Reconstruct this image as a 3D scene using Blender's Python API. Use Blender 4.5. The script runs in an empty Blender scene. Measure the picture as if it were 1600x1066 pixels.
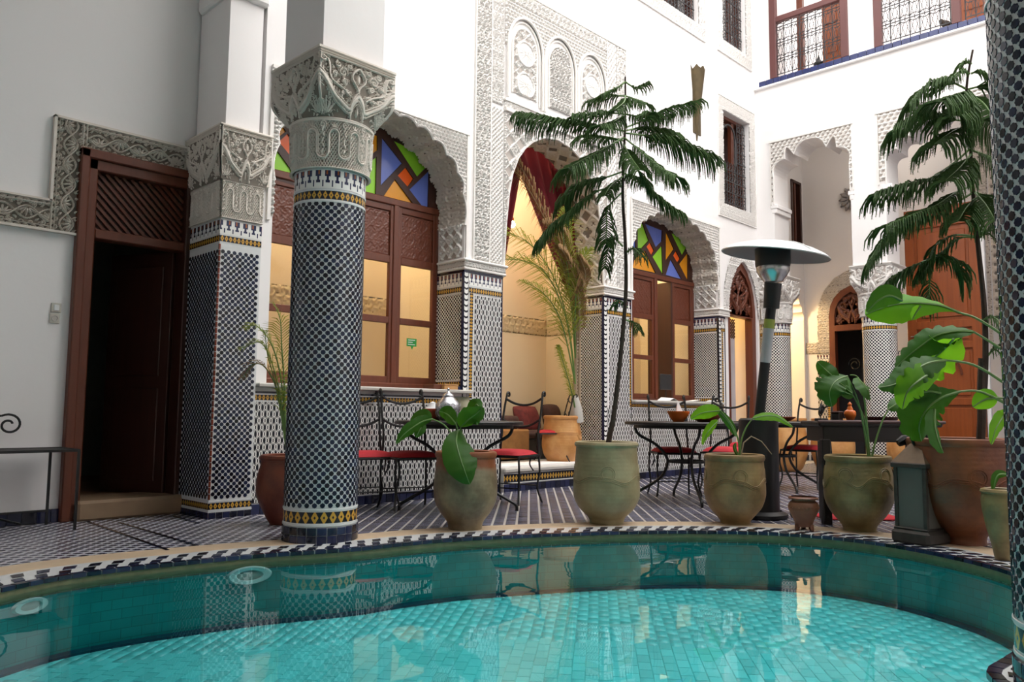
import bpy, math, random
import numpy as np
from mathutils import Vector, Matrix
from mathutils.geometry import tessellate_polygon

random.seed(7)
sc = bpy.context.scene
COL = sc.collection
PI = math.pi

# ------------------------------------------------------------------ camera
CAM_H = .82
YAW, PITCH, ROLL, FPX = 0.770666236, 0.0896534336, 0.00920929110, 1240.0
F = Vector((math.cos(YAW)*math.cos(PITCH), math.sin(YAW)*math.cos(PITCH), math.sin(PITCH)))
R0 = Vector((math.sin(YAW), -math.cos(YAW), 0))
U0 = R0.cross(F)
RV = math.cos(ROLL)*R0 + math.sin(ROLL)*U0
UV_ = -math.sin(ROLL)*R0 + math.cos(ROLL)*U0
cam_d = bpy.data.cameras.new('camera')
cam = bpy.data.objects.new('camera', cam_d)
COL.objects.link(cam)
m = Matrix((RV, UV_, -F)).transposed().to_4x4()
m.translation = Vector((0, 0, CAM_H))
cam.matrix_world = m
cam_d.sensor_width = 36
cam_d.lens = FPX/1600*36
cam_d.clip_start = .05
cam_d.clip_end = 200
sc.camera = cam

# ------------------------------------------------------------------ light
sc.view_settings.view_transform = 'Standard'
sc.view_settings.look = 'None'
sc.view_settings.gamma = 1
sc.view_settings.use_curve_mapping = False
sc.view_settings.exposure = 0.15
w = bpy.data.worlds.new('sky'); sc.world = w; w.use_nodes = True
bg = w.node_tree.nodes['Background']
bg.inputs[0].default_value = (1, .975, .955, 1)
bg.inputs[1].default_value = 4.3
sc.cycles.use_denoising = True
sc.cycles.max_bounces = 10
sc.cycles.diffuse_bounces = 5
sc.cycles.glossy_bounces = 4
sc.cycles.transparent_max_bounces = 16
sc.cycles.sample_clamp_indirect = 6
sc.cycles.caustics_reflective = False
sc.cycles.caustics_refractive = False

sun_d = bpy.data.lights.new('soft_daylight', 'SUN'); sun_d.energy = 0.9; sun_d.angle = math.radians(50)
sun_d.color = (1, .97, .93)
sun = bpy.data.objects.new('soft_daylight', sun_d); COL.objects.link(sun)
sun.rotation_euler = Vector((.40, -.60, .85)).to_track_quat('Z', 'Y').to_euler()

def lamp(x, y, z, e, col=(1, .74, .42), r=.12, name='unseen_warm_light'):
    d = bpy.data.lights.new(name, 'POINT'); d.energy = e; d.color = col; d.shadow_soft_size = r
    o = bpy.data.objects.new(name, d); COL.objects.link(o); o.location = (x, y, z)

# positions are read off the photograph onto real planes, then built there
def ray(px, py):
    return F*FPX + RV*(px-800) + UV_*(533-py)
def on(ax, val, px, py):
    d = ray(px, py); c = Vector((0, 0, CAM_H)); i = 'XYZ'.index(ax)
    return c + d*((val-c[i])/d[i])
def dep(px, py, D):
    return Vector((0, 0, CAM_H)) + ray(px, py)*(D/FPX)

# ------------------------------------------------------------------ shader expressions
class S:
    def __init__(s, nt, v): s.nt = nt; s.v = v
    def _m(s, op, *a):
        n = s.nt.nodes.new('ShaderNodeMath'); n.operation = op
        for i, q in enumerate((s,)+a):
            q = q.v if isinstance(q, S) else q
            if isinstance(q, (int, float)): n.inputs[i].default_value = q
            else: s.nt.links.new(q, n.inputs[i])
        return S(s.nt, n.outputs[0])
    def __add__(s, o): return s._m('ADD', o)
    def __sub__(s, o): return s._m('SUBTRACT', o)
    def __mul__(s, o): return s._m('MULTIPLY', o)
    def __truediv__(s, o): return s._m('DIVIDE', o)
    __radd__ = __add__
    __rmul__ = __mul__
    def __rsub__(s, o): return S(s.nt, o)._m('SUBTRACT', s) if not isinstance(o, (int, float)) else (s*-1)+o
    def fr(s): return s._m('FRACT')
    def fl(s): return s._m('FLOOR')
    def ab(s): return s._m('ABSOLUTE')
    def mn(s, o): return s._m('MINIMUM', o)
    def mx(s, o): return s._m('MAXIMUM', o)
    def lt(s, o): return s._m('LESS_THAN', o)
    def gt(s, o): return s._m('GREATER_THAN', o)
    def sin(s): return s._m('SINE')
    def pw(s, o): return s._m('POWER', o)
    def sq(s): return s._m('SQRT')
def ctr(s, p):      # centred position within a period, in metres
    return ((s/p).fr()-.5)*p
class Ctx:
    def __init__(c, mat):
        c.mat = mat; c.nt = mat.node_tree; c.b = c.nt.nodes['Principled BSDF']
        tc = c.nt.nodes.new('ShaderNodeTexCoord'); c.tc = tc
        sp = c.nt.nodes.new('ShaderNodeSeparateXYZ'); c.nt.links.new(tc.outputs['UV'], sp.inputs[0])
        c.u = S(c.nt, sp.outputs[0]); c.v = S(c.nt, sp.outputs[1])
        so = c.nt.nodes.new('ShaderNodeSeparateXYZ'); c.nt.links.new(tc.outputs['Object'], so.inputs[0])
        c.x, c.y, c.z = (S(c.nt, so.outputs[i]) for i in range(3))
    def noise(c, scale, detail=3, vec=None, rough=.5, stretch=None):
        n = c.nt.nodes.new('ShaderNodeTexNoise'); n.inputs['Scale'].default_value = scale
        n.inputs['Detail'].default_value = detail; n.inputs['Roughness'].default_value = rough
        src = vec or c.tc.outputs['Object']
        if stretch:
            mp = c.nt.nodes.new('ShaderNodeMapping'); mp.inputs['Scale'].default_value = stretch
            c.nt.links.new(src, mp.inputs[0]); src = mp.outputs[0]
        c.nt.links.new(src, n.inputs['Vector'])
        return S(c.nt, n.outputs[0])
    def mix(c, f, a, b):
        n = c.nt.nodes.new('ShaderNodeMix'); n.data_type = 'RGBA'
        for k, q in ((0, f), (6, a), (7, b)):
            if isinstance(q, S): q = q.v
            if isinstance(q, (int, float)): n.inputs[k].default_value = q
            elif isinstance(q, tuple): n.inputs[k].default_value = (*q, 1)[:4]
            else: c.nt.links.new(q, n.inputs[k])
        return n.outputs[2]
    def color(c, q):
        if isinstance(q, tuple): c.b.inputs['Base Color'].default_value = (*q, 1)
        else: c.nt.links.new(q.v if isinstance(q, S) else q, c.b.inputs['Base Color'])
    def bump(c, h, dist=.01, strength=1):
        n = c.nt.nodes.new('ShaderNodeBump'); n.inputs['Distance'].default_value = dist
        n.inputs['Strength'].default_value = strength
        c.nt.links.new(h.v, n.inputs['Height']); c.nt.links.new(n.outputs[0], c.b.inputs['Normal'])
    def rnd(c):
        n = c.nt.nodes.new('ShaderNodeObjectInfo'); a = S(c.nt, n.outputs['Random'])
        g = c.nt.nodes.new('ShaderNodeNewGeometry'); b = S(c.nt, g.outputs['Random Per Island'])
        return (a+b).fr()
def new(name, col=None, rough=.5, metal=0, spec=.5):
    mt = bpy.data.materials.new(name); mt.use_nodes = True
    c = Ctx(mt)
    c.b.inputs['Roughness'].default_value = rough; c.b.inputs['Metallic'].default_value = metal
    c.b.inputs['Specular IOR Level'].default_value = spec
    if col: c.color(col)
    return c
def simple(name, col, rough=.5, metal=0, var=.12, scale=6, bump=0, bs=40, stretch=None, spec=.5):
    c = new(name, col, rough, metal, spec)
    n = c.noise(scale, 4, stretch=stretch)
    lo = tuple(x*(1-var) for x in col); hi = tuple(min(1, x*(1+var)) for x in col)
    c.color(c.mix(n, lo, hi))
    if bump: c.bump(c.noise(bs, 3), bump)
    return c.mat

WHITE = (.80, .80, .77); NAVY = (.010, .014, .055); BLK = (.012, .013, .02); OCH = (.60, .33, .045)
M = {}
M['plaster'] = simple('white_plaster', (.83, .81, .80), .9, var=.02, scale=1.5, bump=.002, bs=9)
M['plaster_room'] = simple('cream_plaster', (.80, .68, .47), .9, var=.03, scale=2)
M['plaster_pale'] = simple('pale_cream_plaster', (.82, .74, .58), .9, var=.03, scale=2)
M['stucco'] = simple('carved_stucco', (.80, .775, .74), .85, var=.04, scale=14)
M['stucco_old'] = simple('aged_carved_stucco', (.70, .645, .575), .85, var=.12, scale=9)
M['ground'] = simple('recess_shade_stucco', (.44, .395, .36), .9, var=.08, scale=14)  # shade of the carved recesses is put into these stucco colours
M['ground_old'] = simple('recess_shade_old_stucco', (.20, .175, .145), .9, var=.15, scale=9)
M['ground_warm'] = simple('recess_shade_warm_stucco', (.34, .25, .13), .9, var=.1, scale=9)
M['stucco_warm'] = simple('warm_stucco', (.66, .54, .33), .9, var=.05, scale=14)
M['wood'] = simple('reddish_wood', (.125, .032, .014), .38, var=.35, scale=3, bump=.001, bs=14, stretch=(8, 8, .6))
M['wood_dark'] = simple('dark_wood', (.045, .014, .008), .42, var=.3, scale=3, stretch=(8, 8, .6))
M['wood_orange'] = simple('varnished_orange_wood', (.26, .062, .013), .35, var=.35, scale=2.5, stretch=(9, 9, .5))
M['wood_black'] = simple('blackened_wood', (.012, .009, .008), .4, var=.3, scale=5)
M['wood_plum'] = simple('plum_painted_wood', (.11, .035, .032), .5, var=.15, scale=5)
M['iron'] = simple('black_wrought_iron', (.012, .012, .012), .45, metal=.3, var=.3, scale=20)
M['iron_grey'] = simple('grey_window_grille_iron', (.035, .035, .038), .45, metal=.3, var=.3, scale=20)
M['red_cushion'] = simple('red_fabric', (.42, .012, .022), .8, var=.2, scale=20, bump=.002, bs=80)
M['curtain'] = simple('burgundy_curtain', (.17, .005, .014), .75, var=.3, scale=6, stretch=(4, 4, .4))
M['marble'] = simple('worn_marble', (.50, .48, .44), .35, var=.15, scale=7)
M['stone'] = simple('beige_stone', (.52, .40, .27), .5, var=.2, scale=6)
M['stone_dark'] = simple('worn_threshold_stone', (.30, .20, .12), .6, var=.3, scale=6)
M['black_metal'] = simple('black_heater_metal', (.015, .015, .016), .38, metal=.2, var=.2)
M['steel'] = simple('brushed_steel', (.55, .55, .55), .25, metal=1, var=.1)
M['alu'] = simple('white_grey_reflector', (.62, .64, .63), .4, metal=.3, var=.05)
M['soil'] = simple('dark_soil', (.03, .02, .012), .95, var=.4, scale=30, bump=.01, bs=60)
M['paper'] = simple('white_paper', (.82, .82, .82), .7, var=.04)
M['switch'] = simple('cream_switch_plastic', (.55, .52, .46), .4, var=.05)
M['grout'] = simple('pale_tile_grout', (.42, .42, .42), .6, var=.15, scale=12)
M['zwhite'] = simple('white_glazed_tile', (.66, .68, .68), .22, var=.10, scale=10)
M['pool_light'] = simple('pool_light_rim', (.75, .85, .82), .3, var=.05)

def glaze(name, col, var=.4, rough=.12):
    c = new(name, col, rough)
    r = c.rnd()
    c.color(c.mix(r, tuple(x*(1-var) for x in col), tuple(min(1, x*(1+var)) for x in col)))
    return c.mat
M['zdark'] = glaze('dark_blue_black_glazed_tile', (.010, .014, .034), .8, .16)
M['zred'] = glaze('rust_red_glazed_tile', (.16, .03, .015), .5, .16)
M['znavy'] = glaze('navy_glazed_tile', (.012, .015, .045), .8, .12)
M['zochre'] = glaze('ochre_glazed_tile', (.56, .34, .03), .25, .16)
M['zfloor'] = glaze('slate_blue_floor_tile', (.085, .086, .125), .5, .22)
M['pooltile'] = glaze('turquoise_pool_tile', (.15, .72, .72), .12, .3)
M['poolwall'] = glaze('deep_teal_pool_tile', (.006, .16, .165), .4, .3)
M['poolline'] = glaze('dark_blue_pool_tile', (.002, .028, .06), .5, .3)

def m_dots(name, p, r, dark=BLK, bgc=WHITE, aspect=1.0):
    c = new(name, None, .2)
    u = c.u; v = c.v/aspect
    d = None
    for o in (0, .5):
        a = ctr(u+o*p, p).ab(); b = ctr(v+o*p, p).ab()
        e = a.mx(b).mx((a+b)*.72)
        d = e if d is None else d.mn(e)
    k = d.lt(r)
    c.color(c.mix(k, bgc, dark)); c.bump(k, .0012)
    return c.mat
def m_loz(name, p=.052, hgt=.105, dark=BLK, bgc=WHITE):
    # tall dark lozenges in staggered columns with short dark bars between them
    c = new(name, None, .2)
    k = None
    for o in (0, .5):
        a = ctr(c.u+o*p, p).ab(); b = ctr(c.v+o*hgt, hgt).ab()
        l1 = (a*1.5+b*.62).lt(.0215)*a.lt(.011)
        l2 = a.lt(.0045)*(b-hgt*.5).ab().lt(.014)
        sidebar = ((a-p*.25).ab().lt(.0028))*((b-hgt*.25).ab().lt(.013))
        q = l1.mx(l2).mx(sidebar)
        k = q if k is None else k.mx(q)
    c.color(c.mix(k, bgc, dark)); c.bump(k, .0012)
    return c.mat
def m_frieze(name, z0, h=.125, p=.062):
    # stepped merlons: dark inverted vases over white, rust in every second one
    c = new(name, None, .2)
    t = (c.v-z0)/h
    a = ctr(c.u, p).ab(); a2 = ctr(c.u+p*.5, p).ab()
    up = a.lt(p*.30)*t.gt(.62)
    mid = a.lt(p*.12)*t.gt(.38)
    neck = a.lt(p*.22)*(t-.36).ab().lt(.07)
    low = a2.lt(p*.07)*t.lt(.42)*t.gt(.08)
    k = up.mx(mid).mx(neck).mx(low)
    rust = ctr(c.u, p*2).ab().lt(p*.5)*up*t.gt(.72)*a.lt(p*.16)
    c.color(c.mix(rust, c.mix(k, WHITE, (.014, .02, .07)), (.35, .10, .03)))
    c.bump(k, .0012)
    return c.mat
def m_gold(name, h, v0, p=.036, along='u'):
    # ochre links on black
    c = new(name, None, .2)
    uu, vv = (c.u, c.v) if along == 'u' else (c.v, c.u)
    a = ctr(uu, p).ab(); b = ((vv-v0)-h*.5).ab()
    ring = (a*1.1+b*.62).lt(p*.46)*(a*1.3+b*.9).gt(p*.17)
    edge = b.gt(h*.44)
    c.color(c.mix(edge, c.mix(ring, BLK, OCH), WHITE)); c.bump(ring, .001)
    return c.mat
def m_scallop(name, w, u0, p=.058):
    c = new(name, None, .2)
    a = ((c.u-u0)-w*.5)
    b = ctr(c.v, p)
    arc = (b - (a*a)*(10/w*.1)+.004).ab().lt(p*.17)
    edge = a.ab().gt(w*.40)
    c.color(c.mix(edge, c.mix(arc, WHITE, BLK), BLK))
    return c.mat
def m_water():
    c = new('pool_water', None, .02)
    nt = c.nt; nt.nodes.remove(c.b)
    out = nt.nodes['Material Output']
    tr = nt.nodes.new('ShaderNodeBsdfTransparent'); tr.inputs[0].default_value = (.74, .93, .95, 1)
    gl = nt.nodes.new('ShaderNodeBsdfGlossy'); gl.inputs[0].default_value = (.95, 1, 1, 1); gl.inputs['Roughness'].default_value = .012
    fr = nt.nodes.new('ShaderNodeFresnel'); fr.inputs[0].default_value = 1.333
    mx = nt.nodes.new('ShaderNodeMixShader')
    nt.links.new(fr.outputs[0], mx.inputs[0]); nt.links.new(tr.outputs[0], mx.inputs[1]); nt.links.new(gl.outputs[0], mx.inputs[2])
    n = c.noise(2.2, 2); n2 = c.noise(9, 1)
    b = nt.nodes.new('ShaderNodeBump'); b.inputs['Distance'].default_value = .004; b.inputs['Strength'].default_value = .5
    nt.links.new((n+n2*.12).v, b.inputs['Height'])
    for q in (gl, fr): nt.links.new(b.outputs[0], q.inputs['Normal'])
    nt.links.new(mx.outputs[0], out.inputs[0])
    return c.mat
M['water'] = m_water()
def m_pane(name='window_glass', tint=(.97, .96, .93, 1)):
    c = new(name, None, .02)
    nt = c.nt; nt.nodes.remove(c.b); out = nt.nodes['Material Output']
    tr = nt.nodes.new('ShaderNodeBsdfTransparent'); tr.inputs[0].default_value = tint
    gl = nt.nodes.new('ShaderNodeBsdfGlossy'); gl.inputs['Roughness'].default_value = .01
    fr = nt.nodes.new('ShaderNodeFresnel'); fr.inputs[0].default_value = 1.45
    ge = nt.nodes.new('ShaderNodeNewGeometry'); ff = S(nt, fr.outputs[0])*(1-S(nt, ge.outputs['Backfacing']))   # only the outer face reflects
    mx = nt.nodes.new('ShaderNodeMixShader')
    nt.links.new(ff.v, mx.inputs[0]); nt.links.new(tr.outputs[0], mx.inputs[1]); nt.links.new(gl.outputs[0], mx.inputs[2])
    nt.links.new(mx.outputs[0], out.inputs[0])
    return c.mat
M['pane'] = m_pane()
def stain(name, col):
    c = new(name, col, .12)
    n = c.noise(5, 2)
    c.color(c.mix(n, tuple(x*.85 for x in col), tuple(min(1, x*1.12) for x in col)))
    return c.mat
M['s_green'] = stain('green_stained_glass', (.30, .68, .04))
M['s_blue'] = stain('blue_stained_glass', (.14, .20, .60))
M['s_orange'] = stain('orange_stained_glass', (.80, .33, .015))
M['s_red'] = stain('red_orange_stained_glass', (.95, .14, .02))
def pottery(name, a, b, split=None, c3=None):
    c = new(name, a, .42)
    n = c.noise(5, 5, rough=.6)
    f = (n-.42)*5
    f = f.mx(0).mn(1)
    col = c.mix(f, a, b)
    if split is not None:
        g = ((c.z-split+(c.noise(7, 3)-.5)*.12)*18).mx(0).mn(1)
        col = c.mix(g, col, c3)
    rings = (c.z*210+c.noise(3, 2)*6).sin()*.05
    c.color(col); c.bump(c.noise(16, 4)+rings, .004)
    return c.mat
M['pot_olive'] = pottery('olive_glazed_pottery', (.17, .12, .048), (.28, .21, .085))
M['pot_pale'] = pottery('pale_green_pottery', (.26, .215, .115), (.35, .30, .17))
M['pot_sand'] = pottery('sandy_olive_pottery', (.19, .12, .052), (.30, .20, .085))
M['pot_two'] = pottery('limewashed_terracotta', (.14, .10, .055), (.25, .20, .12), .40, (.22, .065, .022))
M['pot_terra'] = pottery('glazed_brown_terracotta', (.13, .036, .013), (.21, .066, .022))
M['pot_orange'] = pottery('orange_terracotta', (.50, .23, .07), (.62, .33, .12))
M['pot_small'] = pottery('reddish_clay', (.17, .065, .035), (.24, .10, .05))
M['pot_red'] = pottery('dark_red_clay', (.13, .025, .012), (.20, .05, .02))
def leafmat(name, a, b, tl=.35, rough=.5):
    c = new(name, a, rough, 0, .3)
    c.color(c.mix(c.noise(7, 3), a, b))
    nt = c.nt; out = nt.nodes['Material Output']
    t = nt.nodes.new('ShaderNodeBsdfTranslucent'); t.inputs[0].default_value = (b[0]*1.6, b[1]*1.5, b[2], 1)
    mx = nt.nodes.new('ShaderNodeMixShader'); mx.inputs[0].default_value = tl
    nt.links.new(c.b.outputs[0], mx.inputs[1]); nt.links.new(t.outputs[0], mx.inputs[2]); nt.links.new(mx.outputs[0], out.inputs[0])
    return c.mat
M['leaf'] = leafmat('broad_green_leaf', (.016, .070, .006), (.045, .155, .010), .28)
M['leaf_bright'] = leafmat('bright_green_leaf', (.07, .24, .010), (.16, .42, .016), .45)
M['needle'] = leafmat('pine_needles', (.028, .066, .016), (.068, .145, .032), .2, .7)
M['palm'] = leafmat('palm_leaflets', (.14, .20, .035), (.30, .36, .07), .3, .5)
M['palm_dry'] = simple('dry_palm_leaflets', (.26, .15, .06), .8, var=.4, scale=12)
M['stem'] = simple('green_stem', (.13, .24, .06), .5, var=.2, scale=12)
M['bark'] = simple('brown_bark', (.05, .032, .022), .85, var=.4, scale=25, bump=.004, bs=60)
M['bark_pale'] = simple('pale_palm_stem', (.36, .27, .18), .8, var=.3, scale=20)
M['rosette'] = simple('bronze', (.085, .06, .025), .55, metal=.4, var=.4, scale=12)
M['silver'] = simple('patterned_silver', (.50, .50, .54), .25, metal=.8, var=.3, scale=30)
M['brass'] = simple('polished_brass', (.62, .38, .10), .25, metal=1, var=.2)
M['orange_ceramic'] = simple('orange_ceramic', (.60, .13, .015), .2, var=.1)
M['bowl_red'] = simple('red_brown_clay_bowl', (.30, .05, .02), .35, var=.15)
M['green_sign'] = simple('green_sticker', (.02, .30, .05), .5, var=.05)
M['frost'] = simple('frosted_lantern_glass', (.10, .095, .085), .45, var=.15)
M['lantern_metal'] = simple('weathered_lantern_metal', (.05, .045, .04), .5, metal=.5, var=.5, scale=20)
M['cushion_dark'] = simple('dark_patterned_cushion', (.06, .025, .02), .8, var=.6, scale=30)
M['book'] = simple('brown_book_cover', (.12, .035, .015), .5, var=.2)
M['tan_throw'] = simple('tan_throw_fabric', (.30, .14, .04), .85, var=.3, scale=15)
c = new('lit_bulb', (1, .9, .7)); c.b.inputs['Emission Color'].default_value = (1, .85, .6, 1); c.b.inputs['Emission Strength'].default_value = 40
M['bulb'] = c.mat
M['red_carpet'] = simple('red_carpet', (.45, .01, .02), .9, var=.2, scale=20)
M['dots'] = m_dots('zellige_dots', .049, .0148)
M['dots_far'] = m_dots('zellige_dots_small', .046, .0125)
M['check'] = m_dots('zellige_check', .040, .0115)
M['loz'] = m_loz('zellige_lozenges')
# ------------------------------------------------------------------ geometry helpers
def tag(o, label=None, cat=None, group=None, kind=None):
    if label: o['label'] = label
    if cat: o['category'] = cat
    if group: o['group'] = group
    if kind: o['kind'] = kind
    return o
def thing(name, label, cat, loc=(0, 0, 0), rz=0, group=None):
    o = bpy.data.objects.new(name, None); o.empty_display_size = .1; COL.objects.link(o)
    o.location = loc; o.rotation_euler = (0, 0, rz)
    return tag(o, label, cat, group, 'thing')
def copy_tree(o, parent=None):
    c = o.copy(); COL.objects.link(c); c.parent = parent
    for ch in list(o.children): copy_tree(ch, c)
    return c
def world_loc(o):
    v = Vector((0, 0, 0))
    while o is not None: v = v + Vector(o.location); o = o.parent
    return v
def make_mesh(name, co, quads=None, faces=None, uv=None, smooth=False):
    me = bpy.data.meshes.new(name)
    if quads is not None:
        co = np.asarray(co, dtype=np.float32); quads = np.asarray(quads, dtype=np.int32)
        k = quads.shape[1]
        me.vertices.add(len(co)); me.vertices.foreach_set('co', co.ravel())
        me.loops.add(quads.size); me.loops.foreach_set('vertex_index', quads.ravel())
        me.polygons.add(len(quads)); me.polygons.foreach_set('loop_start', np.arange(0, quads.size, k, dtype=np.int32))
        me.update(calc_edges=True)
    else:
        me.from_pydata([tuple(v) for v in co], [], faces); me.update()
    n = len(me.polygons)
    ly = me.uv_layers.new(name='UVMap')
    nl = len(me.loops)
    vi = np.empty(nl, np.int32); me.loops.foreach_get('vertex_index', vi)
    if uv is not None and len(uv) == len(me.vertices):
        arr = np.asarray(uv, np.float32)[vi]
    elif uv is not None:
        arr = np.asarray(uv, np.float32)
    else:
        nr = np.empty(n*3, np.float32); me.polygons.foreach_get('normal', nr); nr = np.abs(nr.reshape(-1, 3))
        lt = np.empty(n, np.int32); me.polygons.foreach_get('loop_total', lt)
        ax = np.repeat(np.argmax(nr, 1), lt)
        cc = np.empty(len(me.vertices)*3, np.float32); me.vertices.foreach_get('co', cc); cc = cc.reshape(-1, 3)[vi]
        arr = np.where((ax == 0)[:, None], cc[:, [1, 2]], np.where((ax == 1)[:, None], cc[:, [0, 2]], cc[:, [0, 1]]))
    ly.data.foreach_set('uv', np.ascontiguousarray(arr, dtype=np.float32).ravel())
    if smooth: me.polygons.foreach_set('use_smooth', np.ones(n, bool))
    return me
def link(name, me, mat, parent=None, loc=None, smooth_angle=None):
    o = bpy.data.objects.new(name, me); COL.objects.link(o)
    if mat is not None: me.materials.append(mat)
    if parent is not None: o.parent = parent
    if loc is not None: o.location = loc
    return o
class MB:
    def __init__(s): s.v = []; s.f = []; s.uv = []; s.has_uv = False
    def add(s, vs, fs):
        b = len(s.v); s.v += [tuple(p) for p in vs]; s.f += [tuple(i+b for i in f) for f in fs]; return s
    def box(s, x0, x1, y0, y1, z0, z1):
        return s.add([(x0,y0,z0),(x1,y0,z0),(x1,y1,z0),(x0,y1,z0),(x0,y0,z1),(x1,y0,z1),(x1,y1,z1),(x0,y1,z1)],
                     [(0,3,2,1),(4,5,6,7),(0,1,5,4),(1,2,6,5),(2,3,7,6),(3,0,4,7)])
    def cbox(s, x0, x1, y0, y1, z0, z1, c=.004):   # chamfered along every vertical and top edge
        c = min(c, (x1-x0)*.4, (y1-y0)*.4, (z1-z0)*.4)
        def ring(d, z): return [(x0+d,y0,z),(x1-d,y0,z),(x1,y0+d,z),(x1,y1-d,z),(x1-d,y1,z),(x0+d,y1,z),(x0,y1-d,z),(x0,y0+d,z)]
        def ringi(z): return [(x0+c,y0+c,z),(x1-c,y0+c,z),(x1-c,y0+c,z),(x1-c,y1-c,z),(x1-c,y1-c,z),(x0+c,y1-c,z),(x0+c,y1-c,z),(x0+c,y0+c,z)]
        r = [ringi(z0), ring(c, z0+c), ring(c, z1-c), ringi(z1)]
        vs = sum(r, []); fs = []
        for k in range(3):
            for i in range(8):
                j = (i+1) % 8; fs.append((k*8+i, k*8+j, (k+1)*8+j, (k+1)*8+i))
        fs.append(tuple(reversed(range(8)))); fs.append(tuple(range(24, 32)))
        return s.add(vs, fs)
    def obox(s, c, ax, ay, az, hx, hy, hz):        # oriented box
        c = Vector(c); ax = Vector(ax).normalized()*hx; ay = Vector(ay).normalized()*hy; az = Vector(az).normalized()*hz
        vs = [c+ax*i+ay*j+az*k for k in (-1, 1) for j in (-1, 1) for i in (-1, 1)]
        return s.add(vs, [(0,2,3,1),(4,5,7,6),(0,1,5,4),(1,3,7,5),(3,2,6,7),(2,0,4,6)])
    def bar(s, a, b, wdt, thk=None, up=(0, 0, 1)):
        a = Vector(a); b = Vector(b); d = b-a; L = d.length
        if L < 1e-6: return s
        d /= L; up = Vector(up)
        if abs(d.dot(up)) > .95: up = Vector((1, 0, 0))
        sx = d.cross(up).normalized(); sy = sx.cross(d)
        return s.obox((a+b)/2, d, sx, sy, L/2, wdt/2, (thk or wdt)/2)
    def tube(s, pts, r, seg=6, cap=True):
        pts = [Vector(p) for p in pts]; n = len(pts)
        rs = [r]*n if isinstance(r, (int, float)) else r
        base = len(s.v); prev = None
        for i, p in enumerate(pts):
            d = (pts[min(i+1, n-1)]-pts[max(i-1, 0)])
            d = d.normalized() if d.length > 1e-9 else Vector((0, 0, 1))
            if prev is None:
                a = d.orthogonal().normalized()
            else:
                a = prev-d*prev.dot(d)
                a = a.normalized() if a.length > 1e-6 else d.orthogonal().normalized()
            prev = a; b = d.cross(a)
            for k in range(seg):
                t = 2*PI*k/seg; s.v.append(tuple(p+(a*math.cos(t)+b*math.sin(t))*rs[i]))
        for i in range(n-1):
            for k in range(seg):
                k2 = (k+1) % seg
                s.f.append((base+i*seg+k, base+i*seg+k2, base+(i+1)*seg+k2, base+(i+1)*seg+k))
        if cap:
            s.f.append(tuple(base+k for k in reversed(range(seg)))); s.f.append(tuple(base+(n-1)*seg+k for k in range(seg)))
        return s
    def lathe(s, prof, seg=48, c=(0, 0, 0), a0=0, a1=2*PI, cap0=True, cap1=False):
        base = len(s.v); n = len(prof); full = abs(a1-a0-2*PI) < 1e-6; ns = seg if full else seg+1
        for r, z in prof:
            for k in range(ns):
                t = a0+(a1-a0)*k/seg; s.v.append((c[0]+r*math.cos(t), c[1]+r*math.sin(t), c[2]+z))
        for i in range(n-1):
            for k in range(seg):
                k2 = (k+1) % ns; s.f.append((base+i*ns+k, base+i*ns+k2, base+(i+1)*ns+k2, base+(i+1)*ns+k))
        if cap0: s.f.append(tuple(base+k for k in reversed(range(ns))))
        if cap1: s.f.append(tuple(base+(n-1)*ns+k for k in range(ns)))
        return s
    def ext(s, loops, fn, d0, d1, caps=True):      # polygon (outer loop, then holes) extruded; fn(a, b, d) -> point
        tris = tessellate_polygon([[Vector((a, b, 0)) for a, b in lp] for lp in loops])
        flat = [p for lp in loops for p in lp]; n = len(flat); base = len(s.v)
        s.v += [tuple(fn(a, b, d0)) for a, b in flat]+[tuple(fn(a, b, d1)) for a, b in flat]
        for t in tris:
            s.f.append(tuple(base+i for i in t)); s.f.append(tuple(base+n+i for i in reversed(t)))
        o = 0
        for lp in loops:
            k = len(lp)
            for i in range(k):
                j = (i+1) % k; s.f.append((base+o+i, base+o+j, base+n+o+j, base+n+o+i))
            o += k
        return s
    def build(s, name, mat, parent=None, smooth=False, local=False, fix=True, bevel=0):
        if parent is not None and not local:
            wl = world_loc(parent); vs = [(p[0]-wl.x, p[1]-wl.y, p[2]-wl.z) for p in s.v]
        else: vs = s.v
        me = make_mesh(name, vs, faces=s.f)
        if fix:
            import bmesh
            bm = bmesh.new(); bm.from_mesh(me); bmesh.ops.recalc_face_normals(bm, faces=bm.faces); bm.to_mesh(me); bm.free()
        o = link(name, me, mat, parent)
        if smooth:
            me.polygons.foreach_set('use_smooth', np.ones(len(me.polygons), bool))
            try: me.set_sharp_from_angle(angle=math.radians(42))
            except Exception: pass
        return o
def struct(name, mb, mat, parent=None, **k):
    o = mb.build(name, mat, parent, **k)
    if parent is None: o['kind'] = 'structure'
    return o
XZ = lambda y0: (lambda a, b, d: (a, y0+d, b))
YZ = lambda x0: (lambda a, b, d: (x0+d, a, b))
XY = lambda z0: (lambda a, b, d: (a, b, z0+d))

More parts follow.
